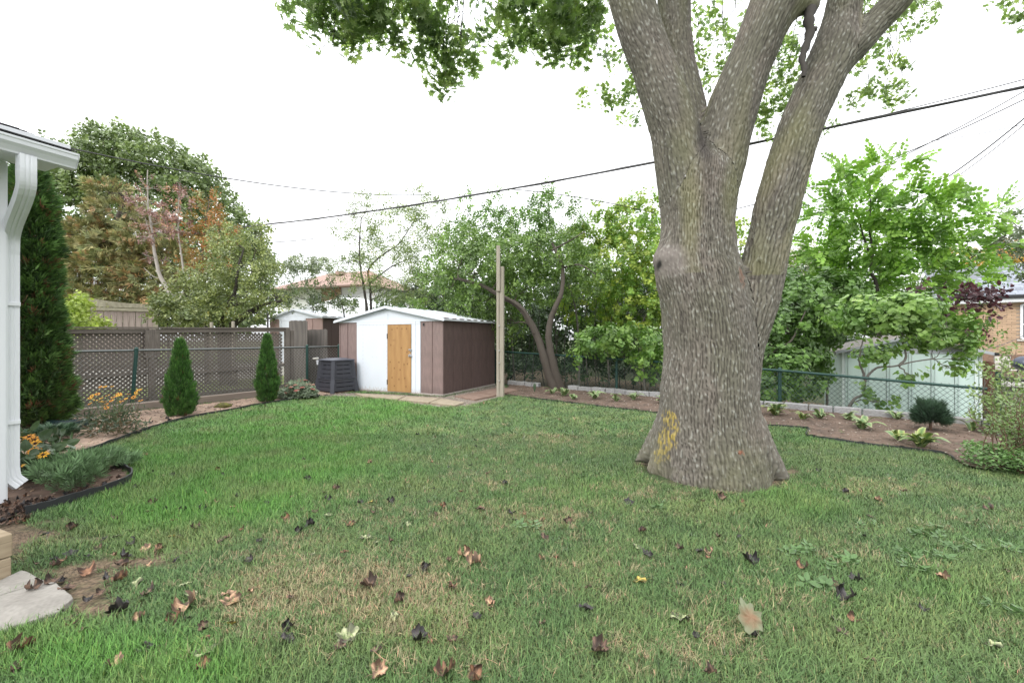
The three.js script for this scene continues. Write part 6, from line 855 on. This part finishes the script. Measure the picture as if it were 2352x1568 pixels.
// yew ball
{
  const b = G(2138, 993), t = thing('yew_bush', 'small round dark green yew bush in the soil before the pale green shed', 'bush', b), rnd = rngOf(61), list = [], geo = spray(13, { size: 0.1, w: 0.0035, fan: 1.25, thick: 0.5 }, 303);
  for (let i = 0; i < 1100; i++) { const a = rnd() * 6.283, e = Math.acos(rnd() * 1.25 - 0.25), q = Math.pow(rnd(), .45), d = V(Math.cos(a) * Math.sin(e), Math.cos(e), Math.sin(a) * Math.sin(e)), l = 1 + 0.2 * noise(d.x * 3, d.y * 3, d.z * 3); const p = b.clone().add(V(d.x * .155 * q * l, .18 + d.y * .175 * q * l, d.z * .155 * q * l)); if (p.y < 0.02) continue; const k = .7 + .6 * rnd(); list.push({ p, dir: d.clone().add(V(0, .5, 0)).normalize(), s: .7 + .4 * rnd(), a: rnd() * 6.28, c: [.03 * k, .068 * k, .034 * k] }); }
  for (let i = 0; i < 26; i++) { const a = rnd() * 6.283, d = V(Math.cos(a) * .5, 1, Math.sin(a) * .5).normalize(); list.push({ p: b.clone().add(V(Math.cos(a) * .1, .33 + rnd() * .05, Math.sin(a) * .1)), dir: d, s: 1.0, a: 0, c: [.035, .075, .035] }); }
  instances('foliage', geo, sprayMat, list, t); mesh('stem', tube([V(0, -.05, 0), V(0, .2, 0)], [.02, .012], 6), barkM[3], t);
}
// low juniper
{
  const b = G(175, 1085), t = thing('juniper', 'low spreading blue-green juniper at the front corner of the left bed', 'juniper', b), rnd = rngOf(62), list = [], geo = [spray(11, { size: 0.1, w: 0.004, fan: 0.8, thick: 0.7 }, 304)], gs = [];
  const arms = [[275, 1052, 0.10], [250, 1062, 0.10], [285, 1060, 0.08], [230, 1078, 0.10], [190, 1100, 0.11], [150, 1108, 0.11], [120, 1100, 0.12], [90, 1092, 0.12], [110, 1078, 0.1], [140, 1066, 0.13], [190, 1062, 0.15], [215, 1090, 0.09], [80, 1084, 0.07], [165, 1118, 0.06], [240, 1058, 0.12]];
  for (const [px, py, h] of arms) { const e = G(px, py, h), s = b.clone().add(V(0, 0.03, 0)), w = wobble(s, e, 9, 0.12, rnd, -0.12); gs.push(tube(w.map((p) => p.clone().sub(b)), taper(10, .008, .002), 5)); for (let i = 0; i < 120; i++) { const u = 0.12 + 0.9 * rnd(), k0 = Math.min(8, Math.floor(u * 9)), p = w[k0].clone().lerp(w[k0 + 1], clamp(u * 9 - k0)).add(V((rnd() - .5) * .15, (rnd() - .5) * .06, (rnd() - .5) * .15)); if (p.y < .02) p.y = .03; const dir = e.clone().sub(s).normalize().multiplyScalar(.8).add(V((rnd() - .5) * 1.3, .35 + rnd() * .5, (rnd() - .5) * 1.3)).normalize(), k = .75 + .55 * rnd(); list.push({ p, dir, s: .7 + .5 * rnd(), a: rnd() * 6.28, c: [.17 * k, .275 * k, .13 * k] }); } }
  instances('foliage', geo[0], sprayMat, list, t); mesh('branches', gs, barkM[3], t);
  const b2 = G(118, 1012), t2 = thing('juniper', 'small tuft of green juniper behind the yellow flowers by the downspout', 'juniper', b2), l2 = []; for (let i = 0; i < 320; i++) { const a = rnd() * 6.283, r = .2 * Math.sqrt(rnd()), p = b2.clone().add(V(Math.cos(a) * r, .05 + .17 * rnd() * (1 - r * 3), Math.sin(a) * r)), k = .75 + .5 * rnd(); l2.push({ p, dir: V(Math.cos(a) * .8, .5, Math.sin(a) * .8).normalize(), s: .8, a: rnd() * 6, c: [.07 * k, .14 * k, .07 * k] }); } instances('foliage', geo[0], sprayMat, l2, t2);
}
// yellow coneflowers
const petalG = (() => { const gs = []; for (let i = 0; i < 12; i++) { const g = new THREE.BufferGeometry(), w = .22; g.setAttribute('position', new THREE.Float32BufferAttribute([0.18, 0, 0, 0.6, 0.03, w * .6, 0.6, 0.03, -w * .6, 0.6, .03, w * .6, 1, -0.06, 0, 0.6, .03, -w * .6], 3)); g.computeVertexNormals(); gs.push(g.rotateY(i / 12 * 6.283 + (i % 2) * .1)); } return merge(gs); })(), coneG = new THREE.SphereGeometry(0.24, 8, 6, 0, 6.283, 0, 1.7).scale(1, .9, 1);
const yellowM = [std(lin(.72, .36, .02), .7, { side: THREE.DoubleSide }), std(lin(.62, .25, .02), .7, { side: THREE.DoubleSide })], coneM = std(lin(.05, .02, .012), .9);
function coneflower(label, base, H, R, flowers, size, seed, leaves, pal) {
  const t = thing('coneflower_plant', label, 'flower', base), rnd = rngOf(seed), gs = [], list = [];
  for (const [px, py, d] of flowers) { const p = P(px, py, d).sub(base), foot = V(p.x * .35 + (rnd() - .5) * .05, 0, p.z * .35 + (rnd() - .5) * .05), w = wobble(foot, p, 6, .12, rnd); gs.push(tube(w, taper(7, .0045, .0028), 4)); const f = mesh('flower', petalG, yellowM[rnd() < .7 ? 0 : 1], t, p, [(rnd() - .3) * .8 + .25, rnd() * 6, (rnd() - .5) * .7]); f.scale.setScalar(size * (.8 + .4 * rnd())); const c = mesh('flower_centre', coneG, coneM, f, [0, .02, 0]); }
  mesh('stems', gs, std(lin(.09, .11, .04), .8), t);
  for (let i = 0; i < leaves; i++) { const a = rnd() * 6.283, r = R * Math.sqrt(rnd()), y = H * Math.pow(rnd(), 1.3) * (1 - r / R * .4), k = .8 + .4 * rnd(), c = pal[Math.floor(rnd() * pal.length)]; list.push({ p: base.clone().add(V(Math.cos(a) * r, .02 + y, Math.sin(a) * r)), dir: V(Math.cos(a), .3 + rnd() * .5, Math.sin(a)).normalize(), s: .7 + .6 * rnd(), a: rnd() * 6, c: c.map((x) => x * k) }); }
  instances('leaves', sprig(leaves > 100 ? 'narrow' : 'ovate', 4, { size: leaves > 100 ? .085 : .078, twig: .1, open: .6 }, seed), leafMat, list, t); return t;
}
coneflower('tall yellow coneflower plant with many small blooms before the lattice fence', G(258, 1000), .42, .26, Array.from({ length: 34 }, (_, i) => { const r = rngOf(700 + i); return [205 + r() * 120, 884 + r() * 44 + (i % 5 === 0 ? 20 : 0), 5.65 + r() * .35]; }), .03, 71, 120, [[.06, .095, .045], [.09, .13, .06], [.05, .08, .035], [.12, .1, .05]]);
coneflower('bright yellow coneflowers with dark centres beside the white downspout', G(72, 1100), .42, .2, [[54, 1003, 3.9], [66, 1003, 3.85], [78, 1010, 3.9], [98, 1006, 4.0], [74, 1034, 3.7], [98, 1044, 3.7], [80, 1018, 3.8], [88, 1030, 3.95], [46, 1070, 3.6], [60, 1020, 4]], .044, 72, 75, [[.045, .085, .03], [.06, .11, .04], [.035, .065, .025]]);
// sedum by the compost bin
{
  const b = G(686, 916), t = thing('sedum_plant', 'rounded grey-green sedum with dusty pink flower heads left of the compost bin', 'plant', b), rnd = rngOf(81), list = [], headG = (() => { const gs = []; for (let i = 0; i < 26; i++) { const a = i * 2.4, r = .05 * Math.sqrt(i / 26); gs.push(new THREE.IcosahedronGeometry(.012, 0).translate(Math.cos(a) * r, .012 * Math.cos(r * 25), Math.sin(a) * r)); } return merge(gs); })(), pink = [std(lin(.36, .15, .12), .9), std(lin(.42, .22, .17), .9)], gs = [];
  for (let i = 0; i < 520; i++) { const a = rnd() * 6.283, e = Math.acos(rnd()), q = Math.pow(rnd(), .4), p = b.clone().add(V(Math.cos(a) * Math.sin(e) * .3 * q, .03 + Math.cos(e) * .3 * q, Math.sin(a) * Math.sin(e) * .28 * q)), k = .8 + .5 * rnd(); list.push({ p, dir: V(Math.cos(a) * .8, .8, Math.sin(a) * .8).normalize(), s: .8 + .4 * rnd(), a: rnd() * 6, c: [.17 * k, .23 * k, .14 * k] }); }
  for (let i = 0; i < 90; i++) list.push({ p: b.clone().add(V(-.42 + (rnd() - .5) * .3, .03 + rnd() * .12, .05 + (rnd() - .5) * .25)), dir: V(rnd() - .5, 1, rnd() - .5).normalize(), s: .8, a: rnd() * 6, c: [.15, .22, .11] });
  instances('leaves', sprig('wide', 6, { size: .05, twig: .07, open: .5, flat: .6 }, 82), leafMat, list, t);
  for (const [x, y, z] of [[-.1, .33, .05], [0, .36, 0], [.1, .37, -.05], [.03, .3, .17], [-.17, .28, .1], [.2, .3, .05], [.25, .27, -.05], [-.05, .26, .2], [.15, .25, .18], [-.24, .24, .02], [.3, .2, .05], [.08, .2, .25], [-.12, .17, .24]]) { mesh('flower_head', headG, pink[Math.floor(rnd() * 2)], t, [x, y, z], [z * 1.2, rnd() * 6, -x * 1.2]); gs.push(tube([V(x * .5, 0, z * .5), V(x, y, z)], [.006, .005], 4)); }
  mesh('stems', gs, std(lin(.16, .2, .1), .8), t);
}
// hostas: each long leaf with a cream margin
{
  const leaf = (L, W, arch, seed) => { const pos = [], col = [], idx = [], n = 7; for (let i = 0; i <= n; i++) { const u = i / n, w = W * Math.pow(Math.sin(Math.PI * clamp(0.06 + u * .94)), .8) * (u > .98 ? 0.05 : 1), y = arch * (Math.sin(u * 2.3) * .75 - u * u * .35), z = L * (u * .95); for (const s of [-1, -.62, 0, .62, 1]) { pos.push(s * w, y + Math.abs(s) * w * .35 + .006 * noise(u * 5 + seed, s * 3), z); col.push(...(Math.abs(s) > .9 || u > .95 ? [.40, .43, .23] : Math.abs(s) > .5 ? [.2, .29, .1] : [.07, .15, .045])); } }
    for (let i = 0; i < n; i++) for (let k = 0; k < 4; k++) { const a = i * 5 + k; idx.push(a, a + 5, a + 1, a + 1, a + 5, a + 6); } const g = new THREE.BufferGeometry(); g.setAttribute('position', new THREE.Float32BufferAttribute(pos, 3)); g.setAttribute('color', new THREE.Float32BufferAttribute(col, 3)); g.setIndex(idx); g.computeVertexNormals(); return g; };
  const lg = [leaf(.2, .032, .1, 1), leaf(.16, .036, .07, 2), leaf(.24, .028, .12, 3), leaf(.13, .038, .05, 4)], lm = new THREE.MeshPhysicalMaterial({ vertexColors: true, roughness: .55, transmission: .25, thickness: 0, side: THREE.DoubleSide }), pale = new THREE.MeshPhysicalMaterial({ color: lin(1.2, 1.12, .8), vertexColors: true, roughness: .6, transmission: .25, thickness: 0, side: THREE.DoubleSide });
  for (const [px, py, n, sc, label, yellow] of [[1268, 907, 8, 1, 'hosta with broad leaves at the foot of the gnarled tree'], [1297, 912, 15, 1.15, 'spidery hosta with flower stalk right of the gnarled tree'], [1318, 921, 7, .9, 'small hosta with two broad leaves lying toward the lawn edge'], [1365, 920, 14, 1, 'hosta in the middle of the bed left of the green fence post'], [1415, 925, 12, .95, 'flattened hosta just left of the big tree bed gap'], [1455, 922, 15, 1, 'hosta under the green fence post beside the stone edging'], [1520, 930, 16, 1.05, 'hosta hugging the left side of the big trunk'], [1782, 957, 34, 1.1, 'largest dense clump of striped hosta right of the big tree', 1], [1845, 968, 12, .8, 'yellowed sparse hosta next to the largest clump', 1], [1885, 965, 14, .9, 'hosta with drooping stalk beside the stone edging'], [1950, 968, 15, .85, 'hosta under the crooked stem of the heart-leaved tree'], [1982, 990, 22, 1, 'round variegated hosta in the middle of the right bed'], [2062, 968, 12, .85, 'hosta with a rolled leaf left of the yew bush'], [2068, 1020, 6, .9, 'small hosta at the lawn edge below the yew bush', 1], [2115, 1033, 22, 1.15, 'arching yellow striped hosta at the lawn edge of the right bed', 1], [2232, 995, 6, .9, 'tiny two-leaved hosta right of the yew bush', 1], [2282, 1002, 10, .9, 'hosta half hidden under the wiry shrub at the right edge', 1]]) {
    const b = G(px, py), t = thing('hosta', label, 'hosta', [b.x, groundY(b.x, b.z) + .03, b.z], 0, 'hostas along the right bed'), rnd = rngOf(px); for (let i = 0; i < n; i++) { const m = mesh('leaf', lg[Math.floor(rnd() * 4)], yellow && rnd() < .6 ? pale : lm, t, [(rnd() - .5) * .06, (rnd()) * .02, (rnd() - .5) * .06], [-.1 - rnd() * .5, i * 2.4 + rnd() * .6, (rnd() - .5) * .5]); m.rotation.order = 'YXZ'; m.scale.setScalar(sc * (.75 + .5 * rnd())); } }
  // iris-like blades near the post
  const bi = G(1228, 903), ti = thing('blade_plant', 'small plant of upright narrow blades near the wooden post', 'plant', bi), bg = leaf(.22, .008, .2, 7); for (let i = 0; i < 9; i++) { const m = mesh('leaf', bg, std(lin(.07, .12, .06), .6, { side: THREE.DoubleSide }), ti, [0, .03, 0]); m.rotation.order = 'YXZ'; m.rotation.set(-.9, i * .7, 0); }
}
// wiry shrub at the right edge
{
  const b = G(2345, 1085), t = thing('wiry_shrub', 'wiry shrub with reddish brown canes and small leaves at the right edge', 'shrub', b), rnd = rngOf(91), gs = [], list = [];
  for (let i = 0; i < 60; i++) { const a = rnd() * 6.283, l = .2 + .45 * rnd(), foot = V((rnd() - .4) * .3, 0, (rnd() - .5) * .35), e = V(foot.x + Math.cos(a) * l * .5, l + .12, foot.z + Math.sin(a) * l * .5), w = wobble(foot, e, 5, .2, rnd); gs.push(tube(w, taper(6, .006, .0025), 4)); for (let k = 0; k < 6; k++) { const p = w[1 + Math.floor(rnd() * 5)].clone().add(b).add(V((rnd() - .5) * .08, (rnd() - .5) * .06, (rnd() - .5) * .08)); const f = .8 + .4 * rnd(); list.push({ p, dir: V(rnd() - .5, .7, rnd() - .5).normalize(), s: .8, a: rnd() * 6, c: [.13 * f, .21 * f, .06 * f] }); } }
  for (let i = 0; i < 420; i++) { const a = rnd() * 6.283, r = .34 * Math.sqrt(rnd()), f = .7 + .6 * rnd(); list.push({ p: b.clone().add(V(Math.cos(a) * r - .05, .02 + rnd() * .16, Math.sin(a) * r)), dir: V(rnd() - .5, 1, rnd() - .5).normalize(), s: .8, a: rnd() * 6, c: [.1 * f, .2 * f, .05 * f] }); }
  mesh('canes', gs, barkM[3], t); instances('leaves', sprig('wide', 6, { size: .035, twig: .08, open: .5 }, 92), leafMat, list, t);
  const b3 = G(2285, 1000), t3 = thing('climbing_rose', 'straggly light green climber around the rusty post', 'climber', b3), g3 = [], l3 = [];
  for (let i = 0; i < 30; i++) { const foot = V((rnd() - .3) * .5, -.05, (rnd() - .5) * .3), e = V(foot.x + (rnd() - .5) * .7, .35 + rnd() * .75, foot.z + (rnd() - .5) * .4), w = wobble(foot, e, 6, .25, rnd); g3.push(tube(w, taper(7, .005, .002), 4)); for (let k = 0; k < 9; k++) { const f = .8 + .4 * rnd(); l3.push({ p: w[1 + Math.floor(rnd() * 6)].clone().add(b3).add(V((rnd() - .5) * .12, (rnd() - .5) * .1, (rnd() - .5) * .1)), dir: V(rnd() - .5, .5, rnd() - .5).normalize(), s: .9, a: rnd() * 6, c: [.16 * f, .24 * f, .07 * f] }); } }
  mesh('canes', g3, barkM[4], t3); instances('leaves', sprig('wide', 6, { size: .04, twig: .09, open: .5 }, 93), leafMat, l3, t3);
}
// mossy stump and broad weeds
{
  const b = G(513, 938), s = thing('mossy_clump', 'low mossy lump lying in the bed between the two young cedars', 'moss clump', b), g = new THREE.IcosahedronGeometry(.12, 3).scale(1.25, .5, .9), p = g.attributes.position; for (let i = 0; i < p.count; i++) { const f = 1 + .3 * noise(p.getX(i) * 14, p.getY(i) * 14, p.getZ(i) * 14); p.setXYZ(i, p.getX(i) * f, p.getY(i) * f, p.getZ(i) * f); } g.computeVertexNormals(); mesh('clump', g, std(0xffffff, 1, { map: colorTex(32, 32, (u, v) => mixc([.15, .15, .03], [.05, .04, .02], clamp(.5 + noise(u * 9, v * 9)))) }), s, [0, .04, 0]);
  const rnd = rngOf(95), spots = [[2125, 1220], [2150, 1232], [2105, 1228], [2070, 1275], [2090, 1283], [2160, 1285], [2165, 1265], [1830, 1268], [1850, 1265], [1935, 1290], [1925, 1300], [2000, 1207], [2300, 1268], [2220, 1260], [2110, 1310], [2265, 1400], [2335, 1420], [1875, 1350], [1510, 1165], [1215, 1213]], list = []; for (const [x, y] of spots) for (let k = 0; k < 4; k++) { const p = G(x + (rnd() - .5) * 50, y + (rnd() - .5) * 14), f = .8 + .4 * rnd(); p.y = groundY(p.x, p.z) + .012; list.push({ p, dir: V((rnd() - .5) * .6, 1, (rnd() - .5) * .6).normalize(), s: .4 + .35 * rnd(), a: rnd() * 6, c: [.085 * f, .17 * f, .05 * f] }); }
  const w = thing('weeds', 'broad-leaved weeds scattered in the lawn on the right', 'weeds', [0, 0, 0], 0, null, 'stuff'); instances('leaves', sprig('ovate', 6, { size: .06, twig: .015, open: .12, flat: 1 }, 96), leafMat, list, w);
}
// ---------- fallen leaves ----------
{
  const rnd = rngOf(404);
  function deadLeaf(curl, fold, seed) {      // five-lobed leaf, curled; real thickness comes from its bend
    const o = [[0, 0], [.15, -.02], [.36, -.08], [.5, .05], [.46, .16], [.62, .3], [.7, .45], [.54, .5], [.41, .52], [.44, .68], [.34, .78], [.2, .73], [.12, .86], [0, 1]], ring = [...o, ...o.slice(1, -1).reverse().map(([x, y]) => [-x, y])], c = [0, .36], pos = [], col = [], idx = [], n = ring.length, rings = [0, .4, .72, 1];
    const put = (x, y) => { const s = x * fold, a = Math.abs(s); let z = .10 * Math.sin(x * 5 + seed) * Math.sin(y * 4 + seed * 2) + .16 * noise(x * 4, y * 4, seed) + .08 * noise(x * 9, y * 9, seed); let X = Math.sin(s * 1.9) / 1.9 / Math.max(fold, .4) * (fold > .4 ? fold * .8 : 1), Z = (1 - Math.cos(s * 1.9)) / 1.9, Y = Math.sin((y - .3) * curl * 1.6) / 1.6 / Math.max(curl, .3), Z2 = (1 - Math.cos((y - .3) * curl * 1.6)) / 1.6; if (curl < .3) Y = y - .3; pos.push(X, Z + Z2 + z + .05, -Y); };
    for (const f of rings) for (const [x, y] of f === 0 ? [c] : ring) { const X = c[0] + (x - c[0]) * f, Y = c[1] + (y - c[1]) * f; put(X, Y); const vein = Math.min(Math.abs(X), Math.abs(X - (Y - .1) * .9), Math.abs(X + (Y - .1) * .9)), blot = sstep(-.05, .18, noise(X * 2.6 + seed * 3, Y * 2.6, seed)), k = lerp(.35, 1.75, blot) * (.85 + .4 * noise(X * 9, Y * 9, seed)) * (vein < .03 ? 1.35 : 1); col.push(k * (f === 1 ? .8 : 1.05), k * (f === 1 ? .75 : 1), k * (f === 1 ? .72 : .95)); }
    for (let k = 0; k < n; k++) { const a = 1 + k, b = 1 + (k + 1) % n; idx.push(0, a, b); for (let r = 0; r < 2; r++) { const p = a + r * n, q = b + r * n; idx.push(p, p + n, q, q, p + n, q + n); } }
    const g = new THREE.BufferGeometry(); g.setAttribute('position', new THREE.Float32BufferAttribute(pos, 3)); g.setAttribute('color', new THREE.Float32BufferAttribute(col.map((x) => Math.max(.15, x)), 3)); g.setIndex(idx); g.computeVertexNormals();
    const stalk = tube([V(0, .05, .3), V(.03, .12, .5), V(.1, .06, .75)], [.014, .012, .01], 4); return merge([g, stalk]);
  }
  const geos = [deadLeaf(.3, .5, 1), deadLeaf(.9, .7, 2), deadLeaf(.5, 1.5, 3), deadLeaf(1.4, .5, 4), deadLeaf(.3, 2.1, 5), deadLeaf(.9, 1.4, 6)], flat = [deadLeaf(.2, .25, 7), deadLeaf(.4, .35, 8)];
  const mat = (r, g, b, rough = .75) => new THREE.MeshPhysicalMaterial({ color: lin(r, g, b), vertexColors: true, roughness: rough, transmission: .08, thickness: 0, side: THREE.DoubleSide });
  const KIND = { k: [mat(.032, .027, .028, .5), 'blackened', 0], b: [mat(.11, .07, .05), 'brown', 0], t: [mat(.34, .225, .15), 'pale tan', 0], o: [mat(.185, .10, .06), 'orange-brown', 0], g: [mat(.27, .30, .175), 'pale grey-green', 1], y: [mat(.34, .27, .07), 'yellowish', 1] };
  const byKind = { k: [], b: [], t: [], o: [], g: [], y: [] };
  const add = (fx, fy, str) => { for (const e of str.split(' ')) { const [a, b] = e.split(',').map((s) => parseFloat(s)), k = e.match(/[a-z]/)[0], big = e.endsWith('+'); byKind[k].push([fx(a), fy(b), big ? 1 : 0]); } };
  add((x) => x / 3, (y) => 1045 + y / 3, '1045,135k 1120,155t 1190,150k 1500,115o 1540,150k 1560,175y 930,240k 1305,265k 1415,280t 1630,305k 1050,350b 1030,405b 1140,385k 1485,340t 1600,370t 1390,395k 1250,400k 790,455b+ 1190,460o 1325,475k 1340,515b 1660,525o 1530,600b+ 310,560k 650,605k 710,600k 500,520b 800,580g 890,540g 1185,575y 1235,575b 920,625k 690,660b 485,700k+ 360,735k 435,745o 780,710t 600,715k 1010,655t 1095,660t 860,720k+ 845,775b+ 610,820o+ 250,775b 380,785b 1030,775t 1215,735k 1720,745k 360,900b+ 430,885k 440,950b+ 235,965b 730,880k+ 810,890o+ 945,900g+ 700,965b 1000,985b+ 1315,980g+ 1260,915g 1560,985t+ 1610,1035t+ 1720,970t 820,1100k+ 1290,1080t+ 1215,1150o 1300,1150k 430,1085b 600,1020k 485,1140b 480,1200o 590,1225b 1590,1190y 1410,1220b 1010,1365k+ 1415,1390g+ 110,1380o+ 95,1510b+ 785,1475t 1420,1290o 960,1155t 1405,1500o 870,90o 1000,20t 690,240o 330,330b 300,350b 460,320k 220,375b');
  add((x) => 588 + x / 2.2857, (y) => 882 + y / 2.2857, '680,128k 745,155k 900,228t 1175,130b 1195,105t 1330,225k 1012,245k 1073,268k 848,275k 700,228k 943,290t 1155,305k 1155,335k 605,343t 600,425t 925,418t 1010,445k 1125,435k 1213,480o 1310,535k 790,530t 785,600k 930,560k 1075,578t 910,627k 982,655o 1180,665b+ 1335,690k 945,692b 705,628k 605,627y 545,637k 375,620k 360,578b 420,565b 190,603b 55,635k 265,517k 18,522b 145,278k 20,253k 428,312k 180,390b 250,412b 480,188k 395,215t 400,232k 240,158k 535,200t 318,240k 310,685b 380,700g 160,710o 240,670b 285,750k 618,685b 505,748o+ 800,748g 575,820g+ 630,845g 710,838b 15,835k 223,783k');
  add((x) => 588 + x / 2.2857, (y) => 1176 + y / 2.2857, '300,240g 457,228o 1100,245t+ 1145,290t+ 1010,268b 895,315k 800,360k 595,405b+ 1030,410o+ 1225,498t 725,560g 755,487b 1155,570k 180,475b 170,630k 160,690k+ 490,670g+ 850,680k+ 450,720b 630,738b 920,705o 1035,690b 640,860t+ 990,875o+ 1160,875o');
  add((x) => 1110.7 + x / 3.4286, (y) => 1110.7 + y / 3.4286, '230,243k 325,250o 240,300k 470,295o 480,440b+ 660,320b 850,250k 1140,165k+ 1250,395b 1210,510g 1300,580k+ 1545,530b 1700,555k 1790,570t 1770,605o 1840,430b 2010,435k 2100,635k+ 1240,790y+ 825,840b 1550,820k 1880,805k 450,600o 570,600o 790,1000k+ 465,1125b 50,975t 1560,1090g+ 1670,1230k 2130,1245k 900,1340b+ 1800,1540b 1870,130b+ 1730,160b 2045,160o');
  add((x) => 1764 + x / 1.828, (y) => 1078 + y / 1.828, '215,15k 330,103k 385,92t 575,98b 935,180b 180,260k 410,290k 840,235g 140,420o 370,475k 275,495b 325,550k+ 740,475t 1005,445b 650,600k 290,645g+ 360,642o 320,700b 435,820b 955,755g+ 460,138t 430,205b');
  // drift of brown leaves by the house corner and along the bed edging
  for (let i = 0; i < 46; i++) byKind[rnd() < .6 ? 'b' : rnd() < .6 ? 'k' : 'o'].push([4 + rnd() * 62, 1156 + rnd() * 56 - 10 * rnd(), 0]);
  for (let i = 0; i < 26; i++) byKind[rnd() < .5 ? 'b' : 'k'].push([60 + rnd() * 235, 1178 - (rnd() * .9 + .1) * 6 - 0, 0].map((v, j, a) => j === 1 ? 1182 - (a[0] - 60) * .285 - rnd() * 16 : v));
  for (let i = 0; i < 34; i++) byKind[rnd() < .55 ? 'b' : 'k'].push([60 + rnd() * 640, 0, 0].map((v, j, a) => j === 1 ? 1010 - (a[0] - 60) * .14 + (rnd() - .5) * 26 : v));
  const zone = (px, py) => { const bed = (() => { const g = G(px, py); return bedAt(g.x, g.z); })(); if (bed === 1) return 'lying on the soil of the left bed'; if (bed === 2) return 'lying on the soil of the right bed'; if (px < 330 && py > 1280) return 'lying round the grey concrete slabs'; if (px < 620 && py > 1380) return 'lying on the bright grass at bottom left'; if (py < 1010) return 'lying on the lawn in front of the sheds'; if (px < 620) return 'lying on the lush left part of the lawn'; if (px < 1150 && py > 1230) return 'lying on the dry patch of lawn in the middle'; if (px > 1450 && px < 1850 && py < 1160) return 'lying at the foot of the big tree'; if (px > 1700) return 'lying on the dark green lawn on the right'; return py > 1230 ? 'lying on the lawn right of the dry patch' : 'lying on the middle of the lawn toward the post'; };
  for (const k of Object.keys(byKind)) { const [m, words, isFlat] = KIND[k]; for (const [px, py, big] of byKind[k]) {
    const g = G(px, py); if (Math.hypot((g.x - 1.82) / .5, (g.z + 3.98) / .4) < 1) continue; const bed = bedAt(g.x, g.z), onSlab = bed === 4, set = isFlat ? [flat[0], flat[1], geos[0]] : rnd() < .1 ? [flat[1]] : geos, leafG = set[Math.floor(rnd() * set.length)], mm = mesh('fallen_leaf', leafG, m, null, [g.x, groundY(g.x, g.z) + (onSlab ? .028 : bed ? .03 : .016), g.z]), how = leafG === flat[0] ? 'flat' : leafG === flat[1] ? 'almost flat' : ['slightly curled', 'cupped', 'folded', 'rolled', 'tightly folded', 'crumpled'][geos.indexOf(leafG)];
    mm.rotation.set((rnd() - .5) * .8, rnd() * 6.28, (rnd() - .5) * .8); const s = (big ? .076 : .047) * (.85 + .35 * rnd()) * (k === 'k' ? .92 : 1); mm.scale.set(s, s, s); const z = zone(px, py); tag(mm, (big ? 'large ' : '') + how + ' ' + words + ' leaf ' + z, 'leaf', (big ? 'large ' : '') + how + ' ' + words + ' leaves ' + z);
  } }
  // the big upright one
  const p = G(1724, 1462), L = mesh('fallen_leaf', (() => { const g = flat[0].clone(); const c = g.attributes.color, q = g.attributes.position; for (let i = 0; i < c.count; i++) { const d = Math.hypot(q.getX(i), q.getZ(i) + .05), t = sstep(.42, .1, d + .12 * noise(q.getX(i) * 7, q.getZ(i) * 7)) * .85; c.setXYZ(i, lerp(.17, .20, t), lerp(.19, .10, t), lerp(.11, .05, t)); } return g; })(), new THREE.MeshPhysicalMaterial({ vertexColors: true, roughness: .7, transmission: .1, thickness: 0, side: THREE.DoubleSide }), null, [p.x, .07, p.z], [.85, .15, 0]); L.scale.setScalar(.125); tag(L, 'largest pale green leaf with orange middle propped upright in the lawn at lower right', 'leaf');
}
renderer.render(scene, camera);
